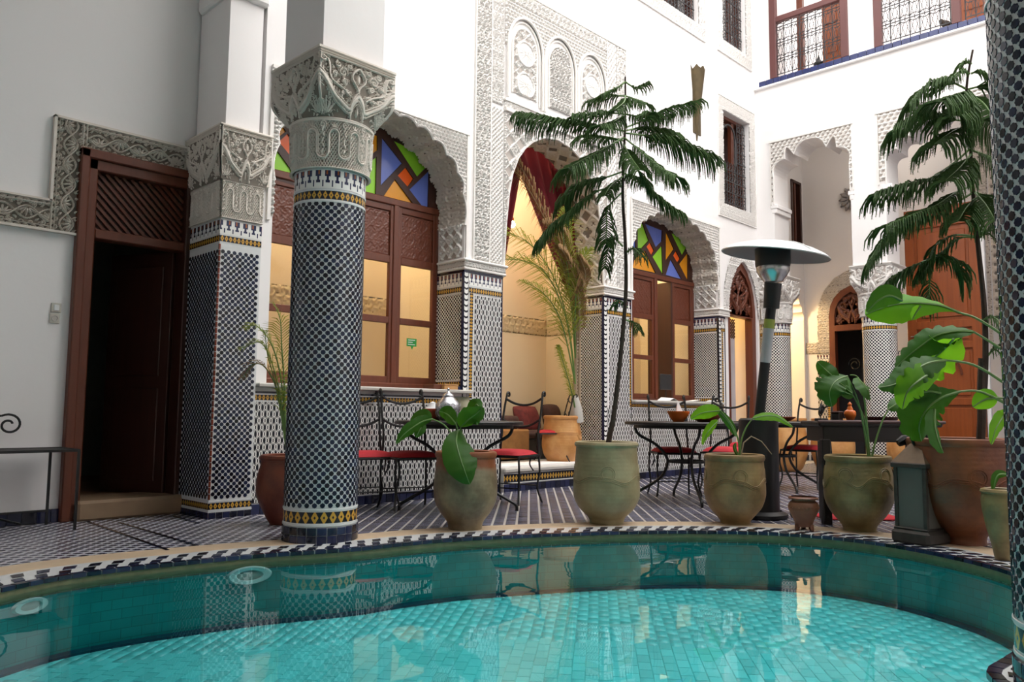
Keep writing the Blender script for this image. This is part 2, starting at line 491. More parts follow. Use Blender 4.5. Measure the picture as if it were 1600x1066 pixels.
def bez(p0, p1, p2, p3, n=14):
    out = []
    for i in range(n+1):
        t = i/n; out.append(tuple((1-t)**3*a+3*(1-t)**2*t*b+3*(1-t)*t*t*c+t**3*d for a, b, c, d in zip(p0, p1, p2, p3)))
    return out
def spline(pts, n=8, closed=False):     # Catmull-Rom
    P = [Vector(p) for p in pts]; m = len(P); out = []
    rng = range(m) if closed else range(m-1)
    for i in rng:
        g = (lambda k: P[k % m]) if closed else (lambda k: P[max(0, min(m-1, k))])
        a, b, c, d = g(i-1), g(i), g(i+1), g(i+2)
        for k in range(n):
            t = k/n
            out.append(.5*((2*b)+(c-a)*t+(2*a-5*b+4*c-d)*t*t+(3*b-a-3*c+d)*t**3))
    if not closed: out.append(P[-1])
    return out
def in_poly(px, py, poly):
    ins = np.zeros(px.shape, bool); n = len(poly); j = n-1
    for i in range(n):
        xi, yi = poly[i][0], poly[i][1]; xj, yj = poly[j][0], poly[j][1]
        if yi != yj:
            ins ^= ((yi > py) != (yj > py)) & (px < (xj-xi)*(py-yi)/(yj-yi)+xi)
        j = i
    return ins

# ---- carved relief: a height field raised on a flat plane, cut to a mask
def relief(name, fn, a0, a1, b0, b1, step, h, depth, mat, parent=None, mask=None, back=0.0):
    na = max(2, int(round((a1-a0)/step))); nb = max(2, int(round((b1-b0)/step)))
    A, B = np.meshgrid(np.linspace(a0, a1, na+1), np.linspace(b0, b1, nb+1))
    Hh = h(A, B)*depth
    Hh[0, :] = Hh[-1, :] = 0; Hh[:, 0] = Hh[:, -1] = 0
    O = np.array(fn(0, 0, 0), float); e = [np.array(fn(*k), float)-O for k in ((1, 0, 0), (0, 1, 0), (0, 0, 1))]
    P = O+A[..., None]*e[0]+B[..., None]*e[1]+(Hh+back)[..., None]*e[2]
    idx = np.arange((na+1)*(nb+1)).reshape(nb+1, na+1)
    Q = np.stack([idx[:-1, :-1], idx[:-1, 1:], idx[1:, 1:], idx[1:, :-1]], -1).reshape(-1, 4)
    hq = np.maximum.reduce([Hh[:-1, :-1], Hh[:-1, 1:], Hh[1:, 1:], Hh[1:, :-1]]).reshape(-1) < depth*.42
    if mask is not None:
        ca = (A[:-1, :-1]+A[1:, 1:])/2; cb = (B[:-1, :-1]+B[1:, 1:])/2
        mk = mask(ca, cb).reshape(-1); Q = Q[mk]; hq = hq[mk]
    P = P.reshape(-1, 3)
    if np.dot(np.cross(e[0], e[1]), e[2]) < 0: Q = Q[:, ::-1]
    used = np.unique(Q); rm = np.full(len(P), -1); rm[used] = np.arange(len(used)); Q = rm[Q]; P = P[used]
    if parent is not None: P = P-np.array(world_loc(parent))
    me = make_mesh(name, P, quads=Q, smooth=False)
    o = link(name, me, mat, parent)
    paint_recess_shade(o, mat, hq)
    return o
def paint_recess_shade(o, mat, low):
    # recess shade painted into colour: low faces of the carving get a darker material
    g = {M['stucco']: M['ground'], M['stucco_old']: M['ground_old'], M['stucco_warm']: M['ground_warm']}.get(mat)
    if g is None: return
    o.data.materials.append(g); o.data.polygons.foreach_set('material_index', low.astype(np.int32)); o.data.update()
def sm(x, a, b):
    t = np.clip((x-a)/(b-a), 0, 1); return t*t*(3-2*t)
def h_net(p, q=None, w=.45):
    q = q or p
    def f(u, v):
        a = np.abs(np.sin(PI*(u/p+v/q)))*np.abs(np.sin(PI*(u/p-v/q)))
        return 1-sm(a, w-.18, w+.18)
    return f
def h_slats(p, q):
    def f(u, v):
        row = np.floor(v/q); a = ((u/p+row*.5) % 1)-.5; b = ((v/q) % 1)-.5
        hole = np.maximum(np.abs(a+b*.5)*2.2, np.abs(b)*2.3)
        return sm(hole, .62, .95)
    return f
def h_star(p):
    def f(u, v):
        x = (u/p % 1)-.5; y = (v/p % 1)-.5
        r = np.hypot(x, y); t = np.arctan2(y, x)
        star = np.abs(r-.30-.07*np.cos(8*t)); d2 = np.abs(np.abs(x)+np.abs(y)-.5); d3 = np.abs(r-.13-.03*np.cos(8*t))
        d = np.minimum(np.minimum(star, d2*.7), d3)
        return 1-sm(d, .025, .06)
    return f
def h_flor(p, s=0):
    # small leaf scrolls
    def f(u, v):
        row = np.floor(v/p); x = ((u/p+row*.5) % 1)-.5; y = (v/p % 1)-.5
        r = np.hypot(x, y); t = np.arctan2(y, x)
        a = np.sin(t*3+r*16+s+row*1.7); b = np.sin(x*19+np.sin(y*14)*1.6)
        return sm(a*.7+b*.5, -.35, .25)
    return f
# ---- motifs drawn as strokes into a raster, sampled as relief
class Raster:
    def __init__(s, W, Hh, res):
        s.W, s.H, s.res = W, Hh, res
        s.nx, s.ny = int(W*res)+1, int(Hh*res)+1
        s.g = np.zeros((s.ny, s.nx), np.float32)
    def stroke(s, pts, w, amp=1.0, wrap=False):
        if wrap:
            for k in (-1, 0, 1): s.stroke([(x+k*s.W, y) for x, y in pts], w, amp)
            return
        pts = [(float(p[0]), float(p[1])) for p in pts]
        for (x0, y0), (x1, y1) in zip(pts[:-1], pts[1:]):
            i0 = int((min(x0, x1)-w)*s.res); i1 = int((max(x0, x1)+w)*s.res)+2
            j0 = int((min(y0, y1)-w)*s.res); j1 = int((max(y0, y1)+w)*s.res)+2
            i0 = max(0, i0); j0 = max(0, j0); i1 = min(s.nx, i1); j1 = min(s.ny, j1)
            if i0 >= i1 or j0 >= j1: continue
            X, Y = np.meshgrid(np.arange(i0, i1)/s.res, np.arange(j0, j1)/s.res)
            dx, dy = x1-x0, y1-y0; L = dx*dx+dy*dy+1e-12
            t = np.clip(((X-x0)*dx+(Y-y0)*dy)/L, 0, 1)
            d = np.hypot(X-x0-t*dx, Y-y0-t*dy)/w
            hgt = amp*(1-sm(d, .45, 1.0))
            s.g[j0:j1, i0:i1] = np.maximum(s.g[j0:j1, i0:i1], hgt)
    def drop(s, x, y, ang, ln, wd, amp=.9, wrap=False):
        ca, sa = math.cos(ang), math.sin(ang)
        for k in range(9):
            t = k/8; rr = wd*math.sin(PI*(t**.8)*.97+.05)*.9+.0008
            s.stroke([(x+ca*ln*t, y+sa*ln*t), (x+ca*ln*(t+.02), y+sa*ln*(t+.02))], rr, amp, wrap)
    def spiral(s, x, y, r0, r1, a0, turns, w, amp=.9, wrap=False):
        n = 22; s.stroke([(x+(r0+(r1-r0)*i/n)*math.cos(a0+turns*2*PI*i/n), y+(r0+(r1-r0)*i/n)*math.sin(a0+turns*2*PI*i/n)) for i in range(n+1)], w, amp, wrap)
    def fn(s, wrapx=True):
        def f(u, v):
            x = (u % s.W if wrapx else np.clip(u, 0, s.W))*s.res; y = np.clip(v, 0, s.H)*s.res
            return s.g[np.clip(np.rint(y).astype(int), 0, s.ny-1), np.clip(np.rint(x).astype(int), 0, s.nx-1)]
        return f
def band_raster(Hh=.22):
    L = .30; r = Raster(L, Hh, 420)
    for y in (.006, .030, Hh-.030, Hh-.006): r.stroke([(-.02, y), (L+.02, y)], .005, 1)
    for k in range(6):
        for y in (.018, Hh-.018): r.drop(L*k/6+.006, y, 0, .038, .0055, .9, True)
    c = Hh/2; am = Hh*.20
    r.stroke([(x, c+am*math.sin(2*PI*x/L)) for x in np.linspace(-.05, L+.05, 60)], .0055, 1)
    r.stroke([(x, c-am*math.sin(2*PI*x/L)) for x in np.linspace(-.05, L+.05, 60)], .0045, .8)
    for x0, sg in ((.075, -1), (.225, 1)):
        yb = c+sg*am*.1
        for a in (-60, -32, 0, 32, 60):
            aa = math.radians(90*sg+a); r.drop(x0+.008*math.cos(aa), yb-sg*.035, aa, .062, .0078, .95, True)
        for q in (-1, 1):
            r.spiral(x0+q*.045, c-sg*am*1.45, .018, .004, PI/2*sg, 1.1*q, .0042, .85, True)
            r.drop(x0+q*.06, c+sg*am*1.2, math.radians(90+q*50*sg), .03, .006, .8, True)
    for k in range(10):
        for yy in (.042, Hh-.042): r.drop(L*k/10, yy, math.radians(30 if k % 2 else 150), .02, .004, .7, True)
    return r.fn()
def cap_raster():
    # unit width 1, height .72 : the flared upper block of a capital
    r = Raster(1.0, .72, 300); Hh = .72
    for y, w in ((.705, .014), (.672, .008), (.645, .010)): r.stroke([(0, y), (1, y)], w, .9)
    for x in (.012, .988): r.stroke([(x, .30), (x, Hh)], .012, .95)
    def both(pts, w, a=1):
        r.stroke(pts, w, a); r.stroke([(1-x, y) for x, y in pts], w, a)
    for o, w, a in ((0, .026, 1), (.042, .010, .75), (-.045, .010, .8)):
        both(bez((0, .44+o), (.10, .42+o), (.13, .27+o), (.24, .20+o), 16), w, a)
        both(bez((.24, .20+o), (.34, .15+o), (.40, .08+o), (.42, .14+o), 10), w, a)
        both(bez((.42, .14+o), (.43, .20+o), (.46, .24+o), (.5, .28+o), 10), w, a)
    both(bez((0, .05), (.02, .22), (.0, .30), (0, .44), 8), .012, .8)
    for o, w in ((0, .012), (.035, .007)):
        both(bez((.42, .02), (.40+o*.6, .12), (.44+o*.5, .20-o), (.5, .235-o), 10), w, .8)
    r.drop(.5, .05, PI/2, .12, .02, .8)
    for x in (.08, .92):
        for a in (40, 65, 90, 115, 140): r.drop(x, .04, math.radians(a), .17, .017, .75)
    r.spiral(.055, .60, .045, .008, PI/2, 1.3, .011); r.spiral(.945, .60, .045, .008, PI/2, -1.3, .011)
    both(bez((.10, .60), (.16, .52), (.10, .45), (.17, .38), 10), .014, .9)
    both(bez((.17, .38), (.24, .34), (.33, .33), (.40, .25), 10), .012, .85)
    both(bez((.5, .60), (.44, .55), (.38, .50), (.44, .43), 10), .014, .95)
    both(bez((.44, .43), (.47, .40), (.49, .38), (.5, .33), 8), .012, .9)
    r.drop(.5, .43, PI/2, .10, .030, .7)
    for x, y, rr, a, t in ((.30, .50, .058, 0, 1.5), (.24, .58, .04, 2, 1.2), (.33, .40, .035, 3, -1.3), (.20, .46, .032, 1, 1.2), (.38, .58, .032, 4, -1.2), (.13, .34, .03, 0, 1.2), (.36, .30, .025, 2, 1.2), (.30, .27, .02, 0, 1.0)):
        r.spiral(x, y, rr, .006, a, t, .011, .85); r.spiral(1-x, y, rr, .006, PI-a, -t, .011, .85)
    rng = random.Random(3)
    for k in range(150):
        x = rng.uniform(.03, .48); y = rng.uniform(.03, .64); a = rng.uniform(0, 6.28)
        r.drop(x, y, a, .040, .0062, .62); r.drop(1-x, y, PI-a, .040, .0062, .62)
    return r.fn(False)
def loop_raster():
    # unit width 1, height .62 : finger loops over a net, below the capital
    r = Raster(1.0, .62, 300)
    Y, X = np.mgrid[0:r.ny, 0:r.nx]/300
    a = np.abs(np.sin(PI*(X/.045+Y/.06)))*np.abs(np.sin(PI*(X/.045-Y/.06)))
    r.g[:] = ((1-sm(a, .28, .55))*.55)
    for c in (.17, .5, .83):
        for o, w in ((0, .018), (.026, .007)):
            pts = [(c-.075-o, .20)]+[(c-.075-o, .40)]+[(c+(.075+o)*math.cos(t), .42+(.075+o)*math.sin(t)) for t in np.linspace(PI, 0, 12)]+[(c+.075+o, .20)]
            r.stroke(pts, w, 1)
    for c in (0, .335, .665, 1):
        for k in range(5): r.drop(c+(.02 if k % 2 else -.02), .19+k*.07, math.radians(90+(25 if k % 2 else -25)), .07, .022, .85)
        r.stroke([(c+.09*math.cos(t), .20+.07*math.sin(t)) for t in np.linspace(PI, 2*PI, 12)], .018, 1)
        r.stroke([(c+.06*math.cos(t), .20+.04*math.sin(t)) for t in np.linspace(PI, 2*PI, 12)], .008, .8)
        r.spiral(c, .55, .05, .01, 0, 1.4, .014, .9)
    for c in (.17, .5, .83):
        for a in (50, 90, 130): r.drop(c, .51, math.radians(a), .08, .018, .8)
    r.stroke([(0, .61), (1, .61)], .014, 1); r.stroke([(0, .01), (1, .01)], .012, 1)
    return r.fn(True)
CAPF = cap_raster(); LOOPF = loop_raster(); BANDF = band_raster()
# ------------------------------------------------------------------ profiles and outlines (metres, read off the photograph)
def arc_between(p, q, bulge, n=7):
    (x0, y0), (x1, y1) = p, q
    mx, my = (x0+x1)/2, (y0+y1)/2; dx, dy = x1-x0, y1-y0; L = math.hypot(dx, dy)
    nx, ny = dy/L, -dx/L
    out = []
    for i in range(1, n+1):
        t = i/n; k = 4*t*(1-t)*bulge*L
        out.append((x0+dx*t+nx*k, y0+dy*t+ny*k))
    return out
def half_to_full(half, cx, bottom):
    # half: right side, springing -> apex as (dx, z); returns a closed outline
    r = [(cx+a, b) for a, b in half]; l = [(cx-a, b) for a, b in reversed(half) if a > 1e-6]
    return [(cx+half[0][0], bottom)]+r+l+[(cx-half[0][0], bottom)]
def lobed(cusps, bulge):
    out = [cusps[0]]
    for i in range(len(cusps)-1):
        bl = bulge[i] if isinstance(bulge, (list, tuple)) else bulge
        out += arc_between(cusps[i], cusps[i+1], bl)
    return out
LOB = lobed([(1.06, 2.70), (1.03, 3.02), (.95, 3.22), (.80, 3.37), (.62, 3.48), (.42, 3.56), (.20, 3.60), (0, 3.64)], [.10, .22, .24, .24, .22, .2, .1])
W1 = half_to_full(LOB, 4.26, 1.02)
LOB3 = lobed([(1.07, 2.62), (1.05, 2.86), (1.0, 3.05), (.90, 3.22), (.76, 3.33), (.58, 3.42), (.38, 3.48), (.18, 3.53), (0, 3.545)], [.10, .22, .24, .24, .22, .22, .2, .1])
W3 = half_to_full(LOB3, 9.265, .97)
A2 = half_to_full([(.87, 2.24), (.84, 2.8), (.80, 3.15), (.75, 3.38), (.66, 3.58), (.55, 3.72), (.42, 3.83), (.24, 3.92), (0, 3.96)], 6.74, .26)
D4 = half_to_full([(.46, 2.30), (.45, 2.46), (.41, 2.66), (.33, 2.86), (.20, 3.03), (.08, 3.12), (0, 3.16)], 11.08, .03)
AH = [(.59, 4.10), (.59, 4.53)]+arc_between((.59, 4.53), (.41, 4.80), .28)+arc_between((.41, 4.80), (.25, 4.84), .95, 10)+arc_between((.25, 4.84), (0, 5.03), .20)
AOUT = AH
BH = [(1.12, 4.10), (1.12, 4.42)]+arc_between((1.12, 4.42), (.97, 4.58), .30)+arc_between((.97, 4.58), (.78, 4.72), .45)+arc_between((.78, 4.72), (.42, 4.86), .3)+arc_between((.42, 4.86), (0, 5.05), .2)

TH = .40                                      # wall thickness
YW = 5.85
# main wall
mb = MB()
rect = lambda x0, x1, z0, z1: [(x0, z0), (x1, z0), (x1, z1), (x0, z1)]
UPW = [('A', 8.05, 10.05, 6.30, 8.6), ('B', 10.42, 11.48, 6.32, 8.7), ('C', 10.39, 11.53, 3.77, 5.61)]
def inner(wd): n, x0, x1, z0, z1 = wd; return (x0+.15, x1-.17, z0+.2, z1-.2)
wins = [rect(*inner(q)) for q in UPW]
mb.ext([[(3.09, 0), (11.6, 0), (11.6, 9), (3.09, 9)], W1, A2, W3, D4]+wins, XZ(YW), 0, TH)
wall_back = struct('wall_back', mb, M['plaster'])
# side wall of the gallery on the left, with its doorway
mb = MB(); mb.ext([[(-3.2, 0), (3.09, 0), (3.09, 9), (-3.2, 9)], rect(1.93, 2.80, .02, 2.75)], XZ(6.4), 0, .3)
wall_left = struct('wall_left', mb, M['plaster'])
# right wall with arcade notches
def rarch(half, cy, z0): return [(cy+a, b) for a, b in half][::1]
outer = [(5.85, 2.95), (5.56, 2.95)]
cyA, cyB = 4.97, 2.76
outer += [(cyA+a, b) for a, b in AH]+[(cyA-a, b) for a, b in reversed(AH[:-1])]+[(cyA-.59, 2.95)]
outer += [(cyB+1.12+.02, 2.95)]+[(cyB+a, b) for a, b in BH]+[(cyB-a, b) for a, b in reversed(BH[:-1])]+[(cyB-1.12, 2.95)]
outer += [(-3, 2.95), (-3, 9), (5.85, 9)]
up1 = [(4.36, 6.13), (5.56, 6.13), (5.56, 8.5), (4.36, 8.5)]
up2 = [(1.0, 6.13), (3.97, 6.13), (3.97, 8.5), (1.0, 8.5)]
mb = MB(); mb.ext([outer, up1, up2], YZ(11.6), 0, .5)
wall_right = struct('wall_right', mb, M['plaster'])
# the rest of the building round the court (unseen sides that shade and bounce the light)
struct('wall_front_unseen', MB().box(-3.2, 15, -3.3, -3, 0, 9), M['plaster'])
mb = MB(); mb.box(-3.5, -3.2, -3.3, 6.7, 0, 9); struct('wall_gallery_unseen', mb, M['plaster'])
mb = MB(); mb.box(-3.2, 2.75, -3, 6.4, 6.2, 6.4); struct('ceiling_gallery_unseen', mb, M['plaster'])
mb = MB(); mb.box(2.64, 3.06, -3, 6.38, 5.95, 9); struct('wall_arcade_unseen', mb, M['plaster'])
# rooms behind the main wall
struct('floor_rooms', MB().box(3.1, 11.9, 6.25, 9, -.05, .24), M['marble'])
struct('ceiling_rooms', MB().box(3.1, 12.0, 6.25, 9.2, 4.6, 4.75), M['plaster'])
struct('wall_rooms', MB().box(3.1, 10.6, 7.3, 7.4, .24, 4.6).box(8.2, 8.3, 6.25, 7.3, .24, 4.6).box(5.6, 5.7, 6.25, 7.3, .24, 4.6).box(3.05, 3.1, 6.25, 7.4, .24, 4.6), M['plaster_room'])
struct('wall_passage', MB().box(10.45, 10.55, 6.25, 8.6, 0, 4.6).box(11.75, 11.85, 6.25, 8.6, 0, 4.6).box(10.45, 11.85, 8.6, 8.7, 0, 4.6), M['plaster_room'])
struct('wall_upper_rooms', MB().box(3.1, 12.1, 7.6, 7.7, 4.75, 9).box(3.1, 12.1, 6.25, 7.7, 9, 9.1), M['wood_dark'])
# far gallery behind the right wall
wall_far = struct('wall_far', MB().ext([[(-3, 0), (6.25, 0), (6.25, 5.9), (-3, 5.9)],
    half_to_full([(.40, 2.45), (.40, 2.60), (.37, 2.78), (.30, 2.92), (.18, 3.04), (0, 3.12)], 5.40, .02),
    half_to_full([(.95, 2.3), (.93, 2.7), (.86, 3.1), (.74, 3.5), (.58, 3.86), (.35, 4.25), (0, 4.45)], 2.15, .02)], YZ(14.2), 0, .3), M['plaster'])
struct('wall_far_room', MB().box(15.4, 15.5, -3.3, 8, 0, 6).box(14.5, 15.5, 3.6, 3.7, 0, 6).box(14.5, 15.5, 6.55, 6.6, 0, 6).box(14.5, 15.5, -3.3, -3, 0, 6), simple('room_shade_colour', (.10, .10, .11), .9))  # dark wall colour stands in for the shade of the room
END = half_to_full(lobed([(.62, 2.55), (.56, 2.70), (.47, 2.84), (.36, 2.96), (.22, 3.06), (0, 3.14)], .22), 13.5, .02)
mb = MB(); mb.ext([[(11.9, 0), (14.5, 0), (14.5, 5.9), (11.9, 5.9)], END, rect(13.70, 14.10, 3.86, 5.12)], XZ(6.25), 0, .3)
wall_end = struct('wall_end', mb, M['plaster'])
struct('wall_end_room', MB().box(11.9, 15, 7.6, 7.7, 0, 4).box(14.3, 14.4, 6.55, 7.6, 0, 4), M['plaster_room'])
struct('ceiling_far', MB().box(12.1, 15.5, -3, 7.7, 5.85, 6.02), M['plaster'])
struct('wall_upper_far', MB().box(14.2, 14.4, -3, 7.5, 6.02, 9), M['plaster'])
struct('wall_upper_end', MB().box(12.1, 14.3, 6.3, 6.4, 6.02, 9), M['plaster'])
# door room at the left
struct('wall_door_room', MB().box(1.3, 3.6, 8.9, 9.0, 0, 4).box(1.2, 1.3, 6.7, 9, 0, 4).box(3.04, 3.08, 6.75, 9, 0, 4).box(1.2, 3.6, 6.7, 9, 3.4, 3.5), simple('dark_green_room_paint', (.34, .37, .31), .9))
struct('floor_door_room', MB().box(1.3, 3.05, 6.42, 8.9, 0, .13), M['stone_dark'])

# ------------------------------------------------------------------ pool outline
EDGE = [(1.034,4.224),(1.335,4.33),(1.632,4.334),(1.945,4.29),(2.298,4.22),(2.537,4.13),(2.832,4.03),(3.112,3.99),(3.461,3.905),(3.861,3.733),(4.265,3.516),(4.665,3.255),(5.0,2.964),(5.27,2.62),(5.405,2.23),(5.37,1.815),(5.19,1.41),(4.93,1.09),(4.5,.80),(4.0,.68),(3.5,.70),(3.15,.72),(2.95,.72),(2.77,.58),(2.6,.30),(2.2,.12),(1.5,.10),(.8,.35),(.2,1.0),(-.1,1.9),(-.05,2.9),(.25,3.6),(.65,4.0)]
def resample(P, step):
    P = [Vector(p) for p in P]; P.append(P[0]); d = [0]
    for a, b in zip(P[:-1], P[1:]): d.append(d[-1]+(b-a).length)
    n = max(8, int(round(d[-1]/step))); out = []; j = 0
    for i in range(n):
        s = d[-1]*i/n
        while d[j+1] < s: j += 1
        out.append(P[j].lerp(P[j+1], (s-d[j])/(d[j+1]-d[j])))
    return out
CUR = resample(spline([(a, b, 0) for a, b in EDGE], 10, True), .05)
def offs(P, d, smooth=0):
    n = len(P); out = []
    for i in range(n):
        t = (P[(i+3) % n]-P[i-3]).normalized(); out.append(P[i]+Vector((-t.y, t.x, 0))*d)
    return out
# outline runs clockwise seen from above, so outward is to the left of travel
OUT25, OUT50 = offs(CUR, .25), offs(CUR, .48)
def ring(A, B, z0, z1, zb):
    mb = MB(); n = len(A)
    for k, (P, z) in enumerate(((A, z0), (B, z1))): mb.v += [(p.x, p.y, z) for p in P]
    mb.v += [(p.x, p.y, zb) for p in A]+[(p.x, p.y, zb) for p in B]
    for i in range(n):
        j = (i+1) % n
        mb.f += [(i, j, n+j, n+i), (i, 2*n+i, 2*n+j, j), (n+i, n+j, 3*n+j, 3*n+i)]
    return mb
# floor of the court and galleries
c = new('slate_and_white_court_floor', (.50, .49, .47), .35)
c.color(c.mix(c.noise(20, 4), (.36, .34, .32), (.58, .55, .52))); M['floor_base'] = c.mat
mb = MB(); mb.ext([[(-3.2, -3), (15.4, -3), (15.4, 8.5), (-3.2, 8.5)], [(p.x, p.y) for p in OUT50[::2]]], XY(-.05), .05, 0)
floor = struct('floor', mb, M['floor_base'])
struct('trim_pool_band', ring(OUT25, OUT50, .004, .004, -.1), M['stone'])
coping = struct('trim_pool_coping', ring(CUR, OUT25, .003, .006, -.045), M['zwhite'])
# slanted dark pieces of the coping, two staggered rows, and dark tiles along the lip
def piece(mb, pts, z0, z1):
    n = len(pts); b = len(mb.v)
    mb.v += [(p[0], p[1], z1) for p in pts]+[(p[0], p[1], z0) for p in pts]
    mb.f.append(tuple(range(b, b+n)))
    for i in range(n): mb.f.append((b+i, b+n+i, b+n+(i+1) % n, b+(i+1) % n))
FIN = resample(CUR, .01); NF = len(FIN)
def at_curve(s, d):
    i = int(s) % NF; t = (FIN[(i+6) % NF]-FIN[i-6]).normalized(); f = s-int(s)
    p = FIN[i].lerp(FIN[(i+1) % NF], f); return p+Vector((-t.y, t.x, 0))*d
def in_view(p, mlo=-40, mhi=1640, ylo=-40, yhi=1106):
    v = Vector(p)-Vector((0, 0, CAM_H)); D = v.dot(F)
    if D < .3: return False
    x = 800+FPX*v.dot(RV)/D; y = 533-FPX*v.dot(UV_)/D
    return mlo < x < mhi and ylo < y < yhi
single = 0; rest = MB()
s = 0.0; step = 10.5
cands = []
k = 0
while s < NF-step*.5:
    for row, (d0, d1, sh) in enumerate(((.046, .110, 0), (.140, .204, step/2))):
        a = s+sh; q = [at_curve(a, d0), at_curve(a+5.2, d0), at_curve(a+8.0, d1), at_curve(a+2.8, d1)]
        cands.append((q, sum(q, Vector())/4))
    s += step
vis = sorted([c_ for c_ in cands if in_view(c_[1])], key=lambda c_: (c_[1]-Vector((0, 0, CAM_H))).length)
chosen = set(id(c_) for c_ in vis[:260])
for c_ in cands:
    if id(c_) in chosen:
        mb = MB(); piece(mb, c_[0], .003, .0085); mb.build('zellige_tile', M['zdark'], coping, fix=False)
    else: piece(rest, c_[0], .003, .0085)
o = rest.build('zellige_tiles', M['zdark'], coping, fix=False); o['kind'] = 'stuff'
rest = MB(); s = 0.0; n = 0
while s < NF-6.6:
    a, b = at_curve(s+.35, -.012), at_curve(s+6.6, -.012); a2, b2 = at_curve(s+.35, .030), at_curve(s+6.6, .030)
    target = MB() if (in_view((a+b)/2) and n < 290) else rest
    for z0, z1 in ((-.014, .007),):
        q = [a, b, b2, a2]; bb = len(target.v)
        target.v += [(p.x, p.y, z1) for p in q]+[(p.x, p.y, z0) for p in q]
        target.f += [(bb, bb+1, bb+2, bb+3), (bb, bb+4, bb+5, bb+1), (bb+1, bb+5, bb+6, bb+2), (bb+2, bb+6, bb+7, bb+3), (bb+3, bb+7, bb+4, bb)]
    if target is not rest: target.build('edge_tile', M['znavy'], coping); n += 1
    s += 7.0
o = rest.build('edge_tiles', M['znavy'], coping); o['kind'] = 'stuff'
# pool shell
MBr = ring(offs(CUR, -.004), offs(CUR, .004), -.014, -.014, -.075)
struct('trim_pool_waterline', MBr, simple('mossy_waterline_stone', (.16, .15, .075), .6, var=.5, scale=18))
WZ, PZ = -.040, -.375
mb = MB(); nC = len(CUR)
mb.v = [(p.x, p.y, -.045) for p in CUR]+[(p.x, p.y, PZ) for p in CUR]
mb.f = [(i, (i+1) % nC, nC+(i+1) % nC, nC+i) for i in range(nC)]
cc = new('teal_pool_wall_tile', None, .35)
br = cc.nt.nodes.new('ShaderNodeTexBrick')
for kk, vv in (('Scale', 1), ('Brick Width', .1), ('Row Height', .05), ('Mortar Size', .0018)): br.inputs[kk].default_value = vv
br.inputs['Color1'].default_value = (.006, .29, .285, 1); br.inputs['Color2'].default_value = (.010, .37, .355, 1); br.inputs['Mortar'].default_value = (.005, .20, .20, 1)
cc.nt.links.new(cc.tc.outputs['UV'], br.inputs[0]); cc.color(br.outputs[0])
me = make_mesh('pool_wall', mb.v, faces=mb.f, uv=[(i*.05, v[2]) for i, v in enumerate(mb.v[:nC])]+[(i*.05, v[2]) for i, v in enumerate(mb.v[nC:])])
wall_pool = link('wall_pool', me, cc.mat); wall_pool['kind'] = 'structure'
cpoly = [(p.x, p.y) for p in CUR]
mb = MB(); mb.ext([[(p.x, p.y) for p in offs(CUR, .02)[::2]]], XY(PZ-.04), 0, .034)
pool_floor = struct('floor_pool', mb, simple('teal_grout', (.10, .58, .56), .7))
g_ = []
ang = math.radians(38); ca, sa = math.cos(ang), math.sin(ang)
TW, THh, JT = .115, .062, .0018
for i in range(-70, 80):
    for j in range(-110, 130):
        u = i*TW+(j % 2)*TW/2; v = j*THh
        x = 2.4+u*ca-v*sa; y = 2.3+u*sa+v*ca
        if -.3 < x < 5.6 and 0 < y < 4.6: g_.append((x, y, u, v))
gx = np.array([q[0] for q in g_]); gy = np.array([q[1] for q in g_]); ok = in_poly(gx, gy, cpoly)
g_ = [q for q, k_ in zip(g_, ok) if k_]
def tile_geo(hw, hh, hz):
    mbb = MB(); c1 = .002
    mbb.v = [(-hw, -hh, 0), (hw, -hh, 0), (hw, hh, 0), (-hw, hh, 0), (-hw+c1, -hh+c1, hz), (hw-c1, -hh+c1, hz), (hw-c1, hh-c1, hz), (-hw+c1, hh-c1, hz)]
    mbb.f = [(4, 5, 6, 7), (0, 1, 5, 4), (1, 2, 6, 5), (2, 3, 7, 6), (3, 0, 4, 7)]
    return mbb
tm = tile_geo(TW/2-JT/2, THh/2-JT/2, .006)
tile_me = make_mesh('pool_tile', tm.v, faces=tm.f); tile_me.materials.append(M['pooltile'])
visible = sorted([q for q in g_ if in_view((q[0], q[1], PZ), 0, 1600, 0, 1066)], key=lambda q: q[0]**2+q[1]**2)
near = set(visible[:300])
for q in visible[:300]:
    o = bpy.data.objects.new('pool_tile', tile_me); COL.objects.link(o); o.parent = pool_floor
    o.location = (q[0], q[1], PZ-.006); o.rotation_euler = (0, 0, ang)
def scatter(name, base, placements, mat, parent, z, a):
    bv = np.array(base.v); n = len(bv); bf = np.array(base.f)
    ca_, sa_ = math.cos(a), math.sin(a)
    R = np.stack([bv[:, 0]*ca_-bv[:, 1]*sa_, bv[:, 0]*sa_+bv[:, 1]*ca_, bv[:, 2]], 1)
    P = np.array([(q[0], q[1], z) for q in placements])
    V = (P[:, None, :]+R[None]).reshape(-1, 3); Fq = (bf[None]+(np.arange(len(P))*n)[:, None, None]).reshape(-1, bf.shape[1])
    me = make_mesh(name, V, quads=Fq); o = link(name, me, mat, parent); o['kind'] = 'stuff'; return o
scatter('pool_tiles', tm, [q for q in g_ if q not in near], M['pooltile'], pool_floor, PZ-.006, ang)
